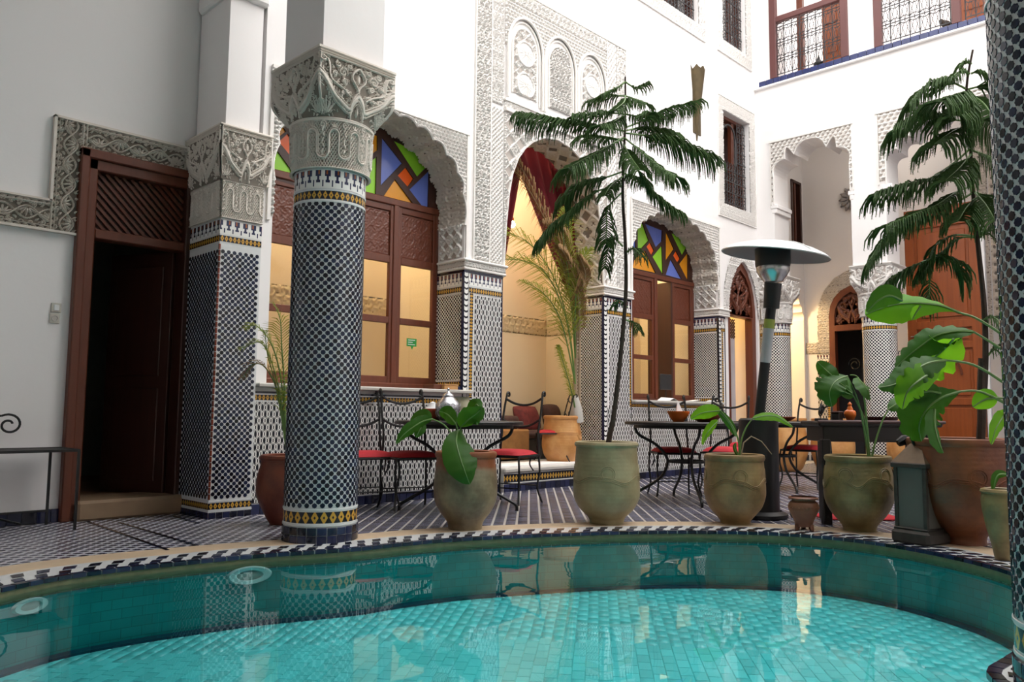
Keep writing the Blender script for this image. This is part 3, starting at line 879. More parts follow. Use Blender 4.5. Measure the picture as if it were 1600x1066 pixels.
# dark line of tiles where pool wall meets pool floor
mb = MB(); IN = offs(CUR, -.065)
mb.v = [(p.x, p.y, PZ+.012) for p in CUR]+[(p.x, p.y, PZ+.012) for p in IN]+[(p.x, p.y, PZ-.01) for p in IN]
mb.f = [(i, (i+1) % nC, nC+(i+1) % nC, nC+i) for i in range(nC)]+[(nC+i, nC+(i+1) % nC, 2*nC+(i+1) % nC, 2*nC+i) for i in range(nC)]
struct('trim_pool_line', mb, M['poolline'])
mb = MB(); mb.ext([cpoly[::2]], XY(WZ), 0, .0005); mb.f = [f_ for f_ in mb.f if len(f_) == 3 and max(f_) < len(cpoly[::2])]
wt = mb.build('pool_water', M['water'], fix=False)
if wt.data.polygons[0].normal.z < 0: wt.data.flip_normals(); tag(wt, 'clear turquoise water filling the curved tiled pool', 'water', None, 'stuff')
for v in wt.data.vertices: pass

# court floor: diagonal rows of slate bricks between pale strips
a45 = math.radians(42.8); ca, sa = math.cos(a45), math.sin(a45)
bw, bh = .050, .072
bm_ = tile_geo(bw/2-.002, bh/2, .0025); pitch = .089
pl = []
for i in range(-140, 300):
    for j in range(-160, 160):
        u = i*bw; v = j*pitch; x = 3.2+u*ca-v*sa; y = u*sa+v*ca
        if 3.18 < x < 13.9 and -2.9 < y < 5.84: pl.append((x, y))
ax_ = np.array(pl); o50 = [(p.x, p.y) for p in OUT50]
ok = ~in_poly(ax_[:, 0], ax_[:, 1], o50)
pl = [tuple(q) for q, k_ in zip(pl, ok) if k_]
scatter('slate_brick_rows', bm_, pl, M['zfloor'], floor, .0, a45)
# gallery floor: star zellige with two dark border lines
gd = new('gallery_star_zellige', None, .25)
k1 = None
for o_ in (0, .5):
    a_ = ctr(gd.u+o_*.096, .096).ab(); b_ = ctr(gd.v+o_*.096, .096).ab()
    e_ = (a_+b_).mn(a_.mx(b_)*1.5); k1 = e_ if k1 is None else k1.mn(e_)
kk = k1.lt(.0300); gd.color(gd.mix(kk, (.46, .45, .48), (.018, .022, .06))); gd.bump(kk, .001)
mb = MB(); mb.ext([[(-3.2, -3), (3.18, -3), (3.18, 6.38), (-3.2, 6.38)], [(p.x, p.y) for p in OUT50[::2]]], XY(.0005), .003, 0)
# clip: the hole polygon reaches past x = 3.18, so build only the strip behind the pool instead
mb = MB()
left = [p for p in OUT50 if p.x < 3.18 and p.y > 2.5]
left.sort(key=lambda p: p.x)
back = [q for q in left if q.x > -.2]
prev = None
for a_, b_ in zip(back[:-1], back[1:]):
    if b_.x-a_.x < 1e-4: continue
    mb.add([(a_.x, a_.y-.01, .003), (b_.x, b_.y-.01, .003), (b_.x, 6.36, .003), (a_.x, 6.36, .003)], [(0, 1, 2, 3)])
mb.add([(-3.2, -3, .003), (back[0].x, -3, .003), (back[0].x, 6.36, .003), (-3.2, 6.36, .003)], [(0, 1, 2, 3)]) if back[0].x < 0 else None
gp = mb.build('zellige_floor_panel', gd.mat, floor, fix=False)
mb = MB()
for a_, b_ in (((138, 816), (262, 860)), ((186, 817), (308, 853)), ((268, 806), (310, 818))):
    p, q = on('Z', .004, *a_), on('Z', .004, *b_); mb.bar(p, q, .022, .006)
mb.build('border_line', M['znavy'], floor)

# ------------------------------------------------------------------ columns
STAR = MB()
def star_piece(r, hz, n=8):
    mbb = MB(); v = [];
    for k_ in range(n*2):
        rr = r if k_ % 2 == 0 else r*.86
        v.append((rr*math.cos(PI*k_/n), rr*math.sin(PI*k_/n)))
    mbb.v = [(0, a, b) for a, b in v]+[(hz, a*.95, b*.95) for a, b in v]   # lies in the YZ plane, faces +X
    m_ = len(v)
    mbb.f = [tuple(range(m_, 2*m_))]+[(i, (i+1) % m_, m_+(i+1) % m_, m_+i) for i in range(m_)]
    return mbb
def surf(name, P, uv, mat, parent=None, smooth=True, hh=None):
    ny, nx = P.shape[:2]; idx = np.arange(nx*ny).reshape(ny, nx)
    Q = np.stack([idx[:-1, :-1], idx[:-1, 1:], idx[1:, 1:], idx[1:, :-1]], -1).reshape(-1, 4)
    me = make_mesh(name, P.reshape(-1, 3), quads=Q, uv=uv.reshape(-1, 2), smooth=smooth)
    o = link(name, me, mat, parent)
    if hh is not None: paint_recess_shade(o, mat, np.maximum.reduce([hh[:-1, :-1], hh[:-1, 1:], hh[1:, 1:], hh[1:, :-1]]).reshape(-1) < .36)
    return o
def cyl(name, r, z0, z1, mat, parent, seg=64):
    t = np.linspace(0, 2*PI, seg+1); Z = np.array([z0, z1])
    T, ZZ = np.meshgrid(t, Z); P = np.stack([r*np.cos(T), r*np.sin(T), ZZ], -1); uv = np.stack([T*r, ZZ], -1)
    return surf(name, P, uv, mat, parent)
FZC = m_frieze('column_frieze', 2.235, .125, 2*PI*.233/24)
GLC = m_gold('column_gold_upper', .062, 2.160, 2*PI*.233/40)
GLL = m_gold('column_gold_lower', .078, .122, 2*PI*.233/26)
def capital(parent, half=.285, rc=.232, z0=2.36, zt=3.10, nu=560, nv1=110, nv2=150, mat=None, rect=None):
    mat = mat or M['stucco_old']
    T = np.linspace(0, 2*PI, nu+1)-3*PI/4
    q = ((T+3*PI/4)/(PI/2))                     # one unit per face, faces start at the corners
    # loops
    z1 = z0+.315
    V = np.linspace(0, 1, nv1)[:, None]; h = LOOPF(q[None]*np.ones_like(V), V*.62*np.ones_like(q[None]))
    r = rc+.010+V*.012+h*.024; r = r*np.ones_like(q[None])
    P = np.stack([r*np.cos(T), r*np.sin(T), (z0+V*(z1-z0))*np.ones_like(r)], -1)
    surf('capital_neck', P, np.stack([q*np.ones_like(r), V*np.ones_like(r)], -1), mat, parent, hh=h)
    # collar
    mb = MB(); mb.lathe([(rc+.03, z1-.012), (rc+.045, z1-.004), (rc+.048, z1+.008), (rc+.035, z1+.018)], 64, cap1=True); mb.build('collar', mat, parent, local=True, smooth=True)
    V = np.linspace(0, 1, nv2)[:, None]
    s_ = sm(V, -.05, .42)
    cs = np.maximum(np.abs(np.cos(T)), np.abs(np.sin(T)))
    rs = half/cs; rs = np.minimum(rs, half*1.385); rc2 = rc+.035
    r = (rc2*(1-s_)+rs*s_)
    u = q % 1
    # even spacing of the motif across the flat face
    ang_ = (u-.5)*PI/2; uf = (np.tan(ang_)/math.tan(PI/4)+1)/2
    h = CAPF(uf[None]*np.ones_like(V), V*.72*np.ones_like(uf[None]))
    r = r+h*.022
    P = np.stack([r*np.cos(T), r*np.sin(T), (z1+.008+V*(zt-z1-.008))*np.ones_like(r)], -1)
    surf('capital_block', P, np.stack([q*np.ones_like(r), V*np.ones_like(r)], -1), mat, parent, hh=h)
    mb = MB(); mb.box(-half-.014, half+.014, -half-.014, half+.014, zt-.014, zt+.002); mb.build('abacus', mat, parent, local=True)
def column(label, cx, cy, stars, group=None, hi=True, pier_top=5.95, ztile=2.36, mat=None):
    t = thing('tiled_column', label, 'column', (cx, cy, 0), 0, group)
    cyl('shaft', .230, .0, ztile, M['zwhite'] if stars != 'shader' else M['dots_far'], t)
    cyl('frieze', .2325, ztile-.125, ztile, FZC if ztile == 2.36 else m_frieze('column_frieze_far', ztile-.125, .125, 2*PI*.233/24), t)
    gz = ztile-.2
    for z in (ztile-.001, ztile-.135, gz-.008, .112, .208):
        MB().lathe([(.2325, z-.007), (.236, z-.005), (.236, z+.005), (.2325, z+.007)], 48, cap0=False).build('white_ring', M['zwhite'], t, local=True, smooth=True)
    cyl('gold_band', .2325, gz, gz+.062, GLC if ztile == 2.36 else m_gold('column_gold_far', .062, gz, .036), t)
    cyl('gold_band', .2325, .122, .200, GLL, t)
    # base tiles, two courses
    if stars == 'shader':
        cyl('base_course', .234, 0, .10, M['znavy'], t)
    else:
        n = 24
        for row, (z0, z1) in enumerate(((.002, .050), (.053, .100))):
            mb = MB(); a0, a1 = -.5*2*PI/n+.012, .5*2*PI/n-.012
            m_ = 3; pts = []
            for rr, zz in ((.236, z0), (.240, z0+.003), (.240, z1-.003), (.236, z1)):
                for k_ in range(m_+1): a = a0+(a1-a0)*k_/m_; pts.append((rr*math.cos(a), rr*math.sin(a), zz))
            mb.v = pts
            for i in range(3):
                for k_ in range(m_): mb.f.append((i*(m_+1)+k_, i*(m_+1)+k_+1, (i+1)*(m_+1)+k_+1, (i+1)*(m_+1)+k_))
            me = make_mesh('base_tile', mb.v, faces=mb.f); me.materials.append(M['znavy'])
            for k_ in range(n):
                o = bpy.data.objects.new('base_tile', me); COL.objects.link(o); o.parent = t; o.rotation_euler = (0, 0, 2*PI*k_/n)
    if stars != 'shader':
        P_ = .0487; nr = 30; rows = int((gz-.02-.225)/(P_/2)); sp = star_piece(.0160 if stars == 'single' else .0168, .0022)
        pos = []
        for j in range(rows+1):
            z = .235+j*P_/2
            for k_ in range(nr): pos.append((2*PI*(k_+(j % 2)*.5)/nr, z))
        me = make_mesh('star_tile', sp.v, faces=sp.f); me.materials.append(M['zdark'])
        ones = []
        if stars == 'single':
            vis_ = []
            for a, z in pos:
                p = Vector((cx+.23*math.cos(a), cy+.23*math.sin(a), z)); n_ = Vector((math.cos(a), math.sin(a), 0))
                if n_.dot(Vector((0, 0, CAM_H))-p) > 0 and in_view(p, 0, 1610, -10, 1076): vis_.append((a, z))
            ones = vis_[:298]
            for a, z in ones:
                o = bpy.data.objects.new('star_tile', me); COL.objects.link(o); o.parent = t
                o.location = (.2305*math.cos(a), .2305*math.sin(a), z); o.rotation_euler = (0, 0, a)
        so = set(ones); restp = [q for q in pos if q not in so]
        bv = np.array(sp.v); V = []; fs = []; nb = len(bv)
        for i, (a, z) in enumerate(restp):
            ca_, sa_ = math.cos(a), math.sin(a); x = bv[:, 0]+.2305
            V.append(np.stack([x*ca_-bv[:, 1]*sa_, x*sa_+bv[:, 1]*ca_, bv[:, 2]+z], 1))
            fs += [tuple(q+i*nb for q in f) for f in sp.f]
        me2 = make_mesh('star_tiles', np.concatenate(V), faces=fs); o = link('star_tiles', me2, M['zdark'], t); o['kind'] = 'stuff'
    k_ = 1 if hi else .4
    capital(t, z0=ztile, zt=3.10-(2.36-ztile), nu=int(560*k_)//4*4, nv1=int(110*k_), nv2=int(150*k_), mat=mat)
    zt = 3.10-(2.36-ztile)
    if pier_top:
        mb = MB(); mb.box(-.235, .235, -.235, .235, zt, pier_top); mb.build('pier', M['plaster'], t, local=True)
        mb = MB(); mb.cbox(-.27, .27, -.27, .27, 4.02, 4.16, .02); mb.build('corbel', M['plaster'], t, local=True)
    return t
column('large round zellige column with carved capital standing at the pool edge', 2.87, 4.49, 'stuff')
column('round zellige column cut off by the right edge of the photo', 2.924, .407, 'single')
column('distant round tiled column behind the patio heater', 11.87, 5.72, 'shader', hi=False, pier_top=None, ztile=2.24, mat=M['stucco'])
column('distant round tiled column between the two arcade openings, behind plants', 11.87, 4.13, 'shader', hi=False, pier_top=None, ztile=2.24, mat=M['stucco'])
column('round tiled column hidden at the far right of the arcade', 11.87, 1.40, 'shader', hi=False, pier_top=None, ztile=2.24, mat=M['stucco'])

# square pillar between door and first window
pil = thing('square_pillar', 'square zellige pillar with carved capital between the dark doorway and window', 'pillar', (2.92, 6.09, 0))
hx, hy = .172, .272
def sqring(name, off, z0, z1, mat):
    mb = MB(); mb.box(-hx-off, hx+off, -hy-off, hy+off, z0, z1); return mb.build(name, mat, pil, local=True)
sqring('shaft', 0, 0, 2.30, M['zwhite'])
sqring('gold_band', .002, .068, .122, m_gold('pillar_gold_low', .054, .068, .034))
sqring('gold_band', .002, 2.112, 2.168, m_gold('pillar_gold_high', .056, 2.112, .034))
sqring('frieze', .002, 2.175, 2.285, m_frieze('pillar_frieze', 2.178, .105, .069))
sqring('white_ring', .004, .125, .135, M['zwhite']); sqring('white_ring', .004, .052, .064, M['zwhite'])
for face in range(2):
    n = 6 if face == 0 else 9
    for k_ in range(n):
        mb = MB()
        if face == 0: w_ = 2*hx/n; mb.cbox(-hx+k_*w_+.002, -hx+(k_+1)*w_-.002, -hy-.006, -hy+.002, .002, .050, .002)
        else: w_ = 2*hy/n; mb.cbox(-hx-.006, -hx+.002, -hy+k_*w_+.002, -hy+(k_+1)*w_-.002, .002, .050, .002)
        mb.build('base_tile', M['znavy'], pil, local=True)
sp = star_piece(.0170, .002); bv = np.array(sp.v); V = []; fs = []; cnt = 0; P_ = .0475
for face in (0, 1):
    hw = hx if face == 0 else hy; nc = int(2*hw/P_)
    for j in range(80):
        z = .162+j*P_/2
        if z > 2.09: break
        for k_ in range(nc+1):
            s_ = (k_-nc/2+(.5 if j % 2 else 0))*P_
            if abs(s_) > hw-.016: continue
            if face == 0: V.append(np.stack([bv[:, 1]+s_, -hy-bv[:, 0], bv[:, 2]+z], 1))
            else: V.append(np.stack([-hx-bv[:, 0], -bv[:, 1]+s_, bv[:, 2]+z], 1))
            fs += [tuple(q+cnt*len(bv) for q in f) for f in sp.f]; cnt += 1
me = make_mesh('star_tiles', np.concatenate(V), faces=fs); o = link('star_tiles', me, M['zdark'], pil); o['kind'] = 'stuff'
mb = MB()
for k_ in range(42): mb.cbox(-hx-.004, -hx+.010, -hy-.004, -hy+.010, .145+k_*.0465, .145+k_*.0465+.043, .002)
o = mb.build('corner_tiles', M['zred'], pil, local=True); o['kind'] = 'stuff'
# capital faces (front and left) as raised relief
def capface(fn_plane, w0, w1, z0, zt, off0, off1, flare_axis, parent, mat, res=.0035, n=None):
    zl = z0+.30
    nu = int((w1-w0)/res); nv = int((zl-z0)/res)
    U, V = np.meshgrid(np.linspace(0, 1, nu), np.linspace(0, 1, nv))
    d = off0+LOOPF(U*.999, V*.62)*.016
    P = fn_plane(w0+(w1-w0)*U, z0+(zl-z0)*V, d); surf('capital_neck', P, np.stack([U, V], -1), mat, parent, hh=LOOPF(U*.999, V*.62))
    nv = int((zt-zl)/res)
    U, V = np.meshgrid(np.linspace(0, 1, nu), np.linspace(0, 1, nv))
    fl = sm(V, 0, .45)*off1
    d = off0+.018+fl+CAPF(U, V*.72)*.014
    ex = fl+.018
    X = (w0-ex)+(w1-w0+2*ex)*U
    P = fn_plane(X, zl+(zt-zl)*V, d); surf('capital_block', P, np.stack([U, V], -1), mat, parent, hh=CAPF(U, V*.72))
fr_ = lambda X, Z, D: np.stack([X, -hy-D, Z], -1)
lf_ = lambda X, Z, D: np.stack([-hx-D, -X, Z], -1)
capface(fr_, -hx, hx, 2.30, 3.03, .004, .022, 0, pil, M['stucco_old'])
capface(lf_, -hy, hy, 2.30, 3.03, .004, .022, 0, pil, M['stucco_old'])
mb = MB(); mb.box(-hx-.0, hx+.0, -hy, hy, 2.3, 3.03); mb.box(-hx-.02, hx+.055, -hy+.0, hy, 2.62, 3.03); mb.cbox(-hx-.055, hx+.06, -hy-.05, hy, 3.02, 3.035); mb.build('capital_core', M['stucco_old'], pil, local=True)
mb = MB(); mb.box(-.15, .135, -hy+.03, hy+.01, 3.03, 5.95); mb.cbox(-.19, .17, -hy-.02, hy, 4.12, 4.26, .02); mb.build('pier', M['plaster'], pil, local=True)
# ------------------------------------------------------------------ carved plaster on the main wall (parts of the wall)
SY = XZ(YW)
nf = lambda a, b, d: (a, YW-d, b)              # outward = towards the court
def mask_not(poly): return lambda a, b: ~in_poly(a, b, poly)
def stucco(name, a0, a1, b0, b1, h, depth=.014, step=.0095, mask=None, mat=None, fn=nf, parent=None, back=.006):
    return relief(name, fn, a0, a1, b0, b1, step*.85, h, depth*(1.5 if depth < .02 else 1.1), mat or M['stucco'], parent or wall_back, mask, back)
def edge_tube(poly, y, r, mat=M['stucco'], parent=None, skip=1e9, name='arch_moulding'):
    pts = [(a, y, b) for a, b in poly if b < skip]
    mb = MB(); mb.tube(pts, r, 6); return mb.build(name, mat, parent or wall_back, smooth=True)
def edge_tube_x(poly, x, r, mat=M['stucco'], parent=None, name='arch_moulding'):
    mb = MB(); mb.tube([(x, a, b) for a, b in poly], r, 6); return mb.build(name, mat, parent, smooth=True)
# spandrels of the two lobed window arches
for (P_, x0, x1, zt) in ((W1, 3.16, 5.34, 3.655), (W3, 8.18, 10.37, 3.57)):
    stucco('carved_spandrel', x0+.02, x1-.02, 2.4, zt-.02, h_slats(.045, .038), .014, .009, lambda a, b, P_=P_: ~in_poly(a, b, P_))
    edge_tube(P_[1:-1], YW-.008, .014)
    mb = MB(); mb.box(x0-.015, x1+.015, YW-.03, YW+.01, zt-.02, zt+.01); mb.box(x1-.012, x1+.018, YW-.022, YW+.01, 2.36, zt); mb.box(x0-.018, x0+.012, YW-.022, YW+.01, 2.36, zt)
    mb.build('panel_frame', M['stucco'], wall_back)
# underside of the arches, worked in relief along the lobes
def intrados(poly, y0, y1, h, depth, mat, name='carved_underside'):
    pts = [Vector((a, b)) for a, b in poly]; d = [0]
    for a, b in zip(pts[:-1], pts[1:]): d.append(d[-1]+(b-a).length)
    n = int(d[-1]/.014); ny = int((y1-y0)/.014); k = 0; P = []; NRM = []
    for i in range(n+1):
        s_ = d[-1]*i/n
        while k < len(d)-2 and d[k+1] < s_: k += 1
        f = (s_-d[k])/max(1e-9, d[k+1]-d[k]); p = pts[k].lerp(pts[k+1], min(1, f)); t = (pts[k+1]-pts[k]).normalized()
        P.append(p); NRM.append(Vector((-t.y, t.x)))
    cx = sum(p.x for p in P)/len(P); cz = min(p.y for p in P)
    g = np.zeros((ny+1, n+1, 3)); U, V = np.meshgrid(np.linspace(0, d[-1], n+1), np.linspace(0, y1-y0, ny+1)); H_ = h(U, V)*depth+.002
    for i in range(n+1):
        nn = NRM[i]
        if nn.dot(Vector((cx, cz+.3))-P[i]) < 0: nn = -nn
        g[:, i, 0] = P[i].x+nn.x*H_[:, i]; g[:, i, 2] = P[i].y+nn.y*H_[:, i]
    g[:, :, 1] = y0+np.linspace(0, y1-y0, ny+1)[:, None]
    return surf(name, g, np.stack([U, V], -1), mat, wall_back, smooth=False, hh=h(U, V))
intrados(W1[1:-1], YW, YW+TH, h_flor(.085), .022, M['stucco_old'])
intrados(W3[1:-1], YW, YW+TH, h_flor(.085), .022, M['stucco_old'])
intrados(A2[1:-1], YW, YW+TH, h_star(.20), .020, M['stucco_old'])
# great carved panel round the central arch
stucco('carved_side_band', 5.45, 5.65, 2.37, 5.47, h_flor(.075), .016, .009)
stucco('carved_side_band', 5.67, 5.855, 2.37, 4.06, h_net(.05, .05, .5), .010, .009, mask_not(A2))
stucco('carved_side_band', 5.67, 5.855, 4.10, 5.30, h_flor(.05, 2), .009, .009)
stucco('carved_side_band', 7.68, 7.86, 2.37, 5.47, h_net(.055, .08, .5), .010, .010, mask_not(A2))
stucco('carved_side_band', 7.88, 8.06, 2.37, 5.47, h_flor(.07, 1), .013, .010)
stucco('carved_top_band', 5.66, 7.67, 5.32, 5.47, h_flor(.075), .014, .010)
stucco('carved_spandrel', 5.87, 7.67, 2.4, 4.04, h_star(.17), .014, .009, mask_not(A2))
edge_tube(A2[1:-1], YW-.008, .016)
mb = MB(); mb.box(5.86, 7.68, YW-.045, YW+.01, 4.05, 4.085); mb.box(5.86, 7.68, YW-.03, YW+.01, 4.17, 4.19); mb.box(5.655, 5.67, YW-.02, YW, 2.36, 5.47)
mb.box(7.665, 7.68, YW-.02, YW, 2.36, 5.47); mb.box(5.43, 5.445, YW-.02, YW, 2.36, 5.49); mb.box(8.06, 8.075, YW-.02, YW, 2.36, 5.49); mb.box(5.43, 8.075, YW-.025, YW, 5.475, 5.495)
mb.build('panel_frame', M['stucco'], wall_back)
stucco('carved_ledge_band', 5.87, 7.67, 4.09, 4.17, h_flor(.05), .010, .009)
NIC = [(5.90, 6.46), (6.50, 7.05), (7.09, 7.64)]
def niche(x0, x1, zb, zs, d=0):
    hw = (x1-x0)/2-d; cx = (x0+x1)/2
    return [(cx+hw, zb+d), (cx+hw, zs)]+[(cx+hw*math.cos(t), zs+hw*1.30*math.sin(t)) for t in np.linspace(.1, PI-.1, 17)]+[(cx-hw, zs), (cx-hw, zb+d)]
npoly = [niche(a, b, 4.21, 4.82) for a, b in NIC]
stucco('carved_slat_field', 5.87, 7.67, 4.80, 5.31, h_slats(.05, .042), .014, .009, lambda a, b: ~(in_poly(a, b, npoly[0]) | in_poly(a, b, npoly[1]) | in_poly(a, b, npoly[2])))
for i, (a0, a1) in enumerate(NIC):
    for d, r in ((0, .016), (.035, .012), (.085, .012)):
        edge_tube(niche(a0, a1, 4.21, 4.82, d), YW-.008-(.02 if d == 0 else 0), r)
    ins = niche(a0, a1, 4.21, 4.82, .09)
    if i == 1: hf = h_flor(.055, 1)
    else:
        def hf(u, v, cx=(a0+a1)/2):
            base = h_star(.09)(u, v)*.5
            for cz in (4.42, 4.78):
                r = np.hypot(u-cx, v-cz); t = np.arctan2(v-cz, u-cx)
                pet = .5+.5*np.cos(16*t); rr = sm(r, .125, .115)
                dome = np.clip(1-r/.13, 0, 1)**.5
                base = np.where(r < .128, .35+.75*dome*(.55+.45*pet), base); base = np.maximum(base, (1-sm(np.abs(r-.135), .006, .012))*.9)
            return base
    stucco('carved_niche_panel', a0+.09, a1-.09, 4.30, 5.16, hf, .030, .0085, lambda a, b, q=ins: in_poly(a, b, q))
# impost cornices and perforated boxes above the tiled piers
def pier_top(x0, x1, yb, left=True, right=False):
    mb = MB(); mb.cbox(x0-.03, x1+.03, YW-.035, yb, 2.25, 2.275, .006); mb.cbox(x0-.045, x1+.045, YW-.05, yb, 2.335, 2.36, .008); mb.box(x0-.022, x1+.022, YW-.026, yb, 2.27, 2.34)
    mb.build('impost_cornice', M['stucco'], wall_back)
    stucco('carved_impost_band', x0-.02, x1+.02, 2.277, 2.333, h_flor(.04), .008, .006, back=.026)
    relief('carved_impost_band', lambda a, b, d: (x0-.022-d, a, b), YW-.02, yb, 2.277, 2.333, .007, h_flor(.04), .008, M['stucco'], wall_back)
pier_top(5.33, 5.87, 6.24); pier_top(7.615, 8.17, 6.24); pier_top(10.345, 10.60, 6.24)
for x in (5.318, 10.333):
    relief('perforated_jamb_panel', lambda a, b, d, x=x: (x-.002-d, a, b), YW+.03, 6.22, 2.38, 2.72, .008, h_star(.12), .024, M['stucco'], wall_back)
relief('perforated_jamb_panel', lambda a, b, d: (7.60-d, a, b), YW+.03, 6.22, 2.38, 2.70, .008, h_star(.18), .014, M['stucco'], wall_back)
relief('perforated_jamb_panel', lambda a, b, d: (7.575-d, a, b), YW+.03, 6.22, 2.74, 3.15, .008, h_star(.10), .014, M['stucco'], wall_back)
# doorway at the far end : carved surround
D4o = half_to_full([(.60, 2.25), (.58, 2.55), (.53, 2.80), (.43, 3.05), (.28, 3.26), (.10, 3.40), (0, 3.45)], 11.06, .8)
stucco('carved_door_surround', 10.50, 11.59, 1.75, 3.46, h_flor(.06), .014, .010, lambda a, b: in_poly(a, b, D4o) & ~in_poly(a, b, D4) & (b > 2.3))
# carved frames of the upper windows
for q in UPW:
    n_, x0, x1, z0, z1 = q; ix0, ix1, iz0, iz1 = inner(q)
    stucco('carved_window_frame', x0, x1, z0, z1, h_flor(.055), .010, .010, lambda a, b: ~((a > ix0) & (a < ix1) & (b > iz0) & (b < iz1)))
    mb = MB()
    mb.box(x0-.012, x1+.012, YW-.022, YW, z0-.014, z0); mb.box(x0-.012, x0, YW-.022, YW, z0, z1); mb.box(x1, x1+.012, YW-.022, YW, z0, z1); mb.box(x0-.012, x1+.012, YW-.022, YW, z1, z1+.014)
    mb.build('panel_frame', M['stucco'], wall_back)

# ------------------------------------------------------------------ zellige on the main wall
def slab(name, x0, x1, z0, z1, mat, t=.006, parent=None): return MB().box(x0, x1, YW-t, YW+.01, z0, z1).build(name, mat, parent or wall_back)
def slabx(name, x, y0, y1, z0, z1, mat, t=.006): return MB().box(x-t, x+.01, y0, y1, z0, z1).build(name, mat, wall_back)
FR = m_frieze('pier_frieze', 2.095, .115, .058); G1 = m_gold('pier_gold', .062, 2.018, .034)
GV = {}
def goldv(x): return m_gold('gold_upright', .050, x, .034, 'v')
# continuous lozenge field below and beside
def base_tiles(x0, x1, y=YW, name='base_tiles'):
    mb = MB(); n = int((x1-x0)/.075); w_ = (x1-x0)/n
    for k in range(n): mb.cbox(x0+k*w_+.002, x0+(k+1)*w_-.002, y-.012, y, .002, .082, .002)
    o = mb.build(name, M['znavy'], wall_back); o['kind'] = 'stuff'
slab('zellige_panel', 3.10, 5.87, .09, .885, M['loz']); slab('zellige_panel', 5.475, 5.855, .885, 2.0, M['loz'])
slab('zellige_panel', 7.72, 8.12, .885, 2.0, M['loz']); slab('zellige_panel', 7.63, 10.52, .09, .885, M['loz'])
base_tiles(3.10, 5.87); base_tiles(7.63, 10.58)
for (a, b) in ((3.10, 5.45), (8.17, 10.36)):
    slab('gold_band', a, b, .895, .945, m_gold('sill_gold_%d' % int(a), .05, .895, .034), .007); slab('white_strip', a, b, .884, .895, M['zwhite'], .008); slab('white_strip', a, b, .945, .953, M['zwhite'], .008)
    slab('navy_strip', a, b, .953, .97, M['znavy'], .008)
for x0, x1, gx in ((5.318, 5.87, 5.40), (7.607, 8.17, None), (10.333, 10.52, 10.41)):
    slab('frieze', x0+.06, x1, 2.095, 2.215, FR, .007); slab('navy_strip', x0, x1, 2.222, 2.245, M['znavy'], .010)
    slab('gold_band', x0+.075, x1, 2.018, 2.080, G1, .007); slab('white_strip', x0+.06, x1, 2.083, 2.094, M['zwhite'], .008)
    slab('scallop_band', x0, x0+.062, .09 if gx is None else .97, 2.222, m_scallop('scallop_band_%d' % int(x0*10), .062, x0), .009)
    slab('navy_strip', x1-.014, x1, .09, 2.222, M['znavy'], .008)
    if gx: slab('gold_upright', gx, gx+.050, .90, 2.02, goldv(gx), .007); slab('white_strip', gx+.05, gx+.060, .90, 2.0, M['zwhite'], .008)
slab('gold_upright', 8.125, 8.172, .90, 2.02, goldv(8.125), .0075)
for x, z0 in ((5.319, 1.05), (7.608, .25), (10.334, .98)):
    slabx('zellige_panel', x, YW+.03, 6.25, z0+.09, 2.0, M['check'])
    slabx('frieze', x, YW+.02, 6.25, 2.095, 2.215, FR, .007); slabx('gold_band', x, YW+.02, 6.25, 2.018, 2.080, G1, .007)
    slabx('navy_strip', x, YW, 6.25, 2.222, 2.245, M['znavy'], .009); slabx('white_strip', x, YW+.02, 6.25, 2.083, 2.094, M['zwhite'], .008)
    slabx('navy_strip', x, YW-.004, YW+.02, z0, 2.222, M['znavy'], .009)
    slabx('gold_band', x, YW+.02, 6.25, z0+.02, z0+.075, m_gold('jamb_gold_%d' % int(x), .055, z0+.02, .034), .007)
    slabx('white_strip', x, YW+.02, 6.25, z0+.078, z0+.09, M['zwhite'], .008)
# sills, step
for n_, x0, x1, z in (('marble_sill', 3.10, 5.41, 1.0), ('marble_sill', 8.17, 10.38, .955)):
    MB().cbox(x0, x1, YW-.07, 6.26, z, z+.035, .008).build(n_, M['marble'], wall_back)
st = MB().cbox(5.86, 7.64, YW-.08, 6.3, .195, .243, .012); st.box(5.86, 7.64, YW-.05, 6.3, 0, .2); step = struct('floor_step', st, M['marble'])
mb = MB().box(5.87, 7.63, YW-.055, YW-.04, .085, .19); mb.build('gold_band', m_gold('step_gold', .10, .088, .045), step)
mb = MB()
for k in range(22): mb.cbox(5.87+k*.08+.002, 5.87+(k+1)*.08-.002, YW-.062, YW-.045, .002, .078, .002)
o = mb.build('base_tiles', M['znavy'], step); o['kind'] = 'stuff'

# ------------------------------------------------------------------ carved band round the left doorway
nl = lambda a, b, d: (a, 6.4-d, b)
def bandh(u, v): return BANDF(u, v-2.742)
relief('carved_band', nl, 1.945, 2.84, 2.742, 2.962, .0036, lambda u, v: BANDF(u, v-2.742), .036, M['stucco_old'], wall_left, None, .004)
relief('carved_band', nl, 1.725, 1.945, 2.11, 2.962, .0036, lambda u, v: BANDF(v, u-1.725), .036, M['stucco_old'], wall_left, None, .004)
relief('carved_band', nl, .2, 1.725, 2.11, 2.33, .0036, lambda u, v: BANDF(u, v-2.11), .036, M['stucco_old'], wall_left, None, .004)
mb = MB(); mb.box(1.712, 2.84, 6.355, 6.4, 2.955, 2.972); mb.box(1.712, 1.728, 6.355, 6.4, 2.32, 2.97); mb.box(.2, 1.728, 6.355, 6.4, 2.322, 2.336); mb.box(.2, 1.95, 6.355, 6.4, 2.098, 2.114); mb.build('band_frame', M['stucco_old'], wall_left)
# skirting tiles
for k in range(18):
    x0 = .30+k*.0912
    MB().cbox(x0+.002, x0+.0892, 6.384, 6.402, .002, .098, .002).build('skirting_tile', M['znavy'], wall_left)
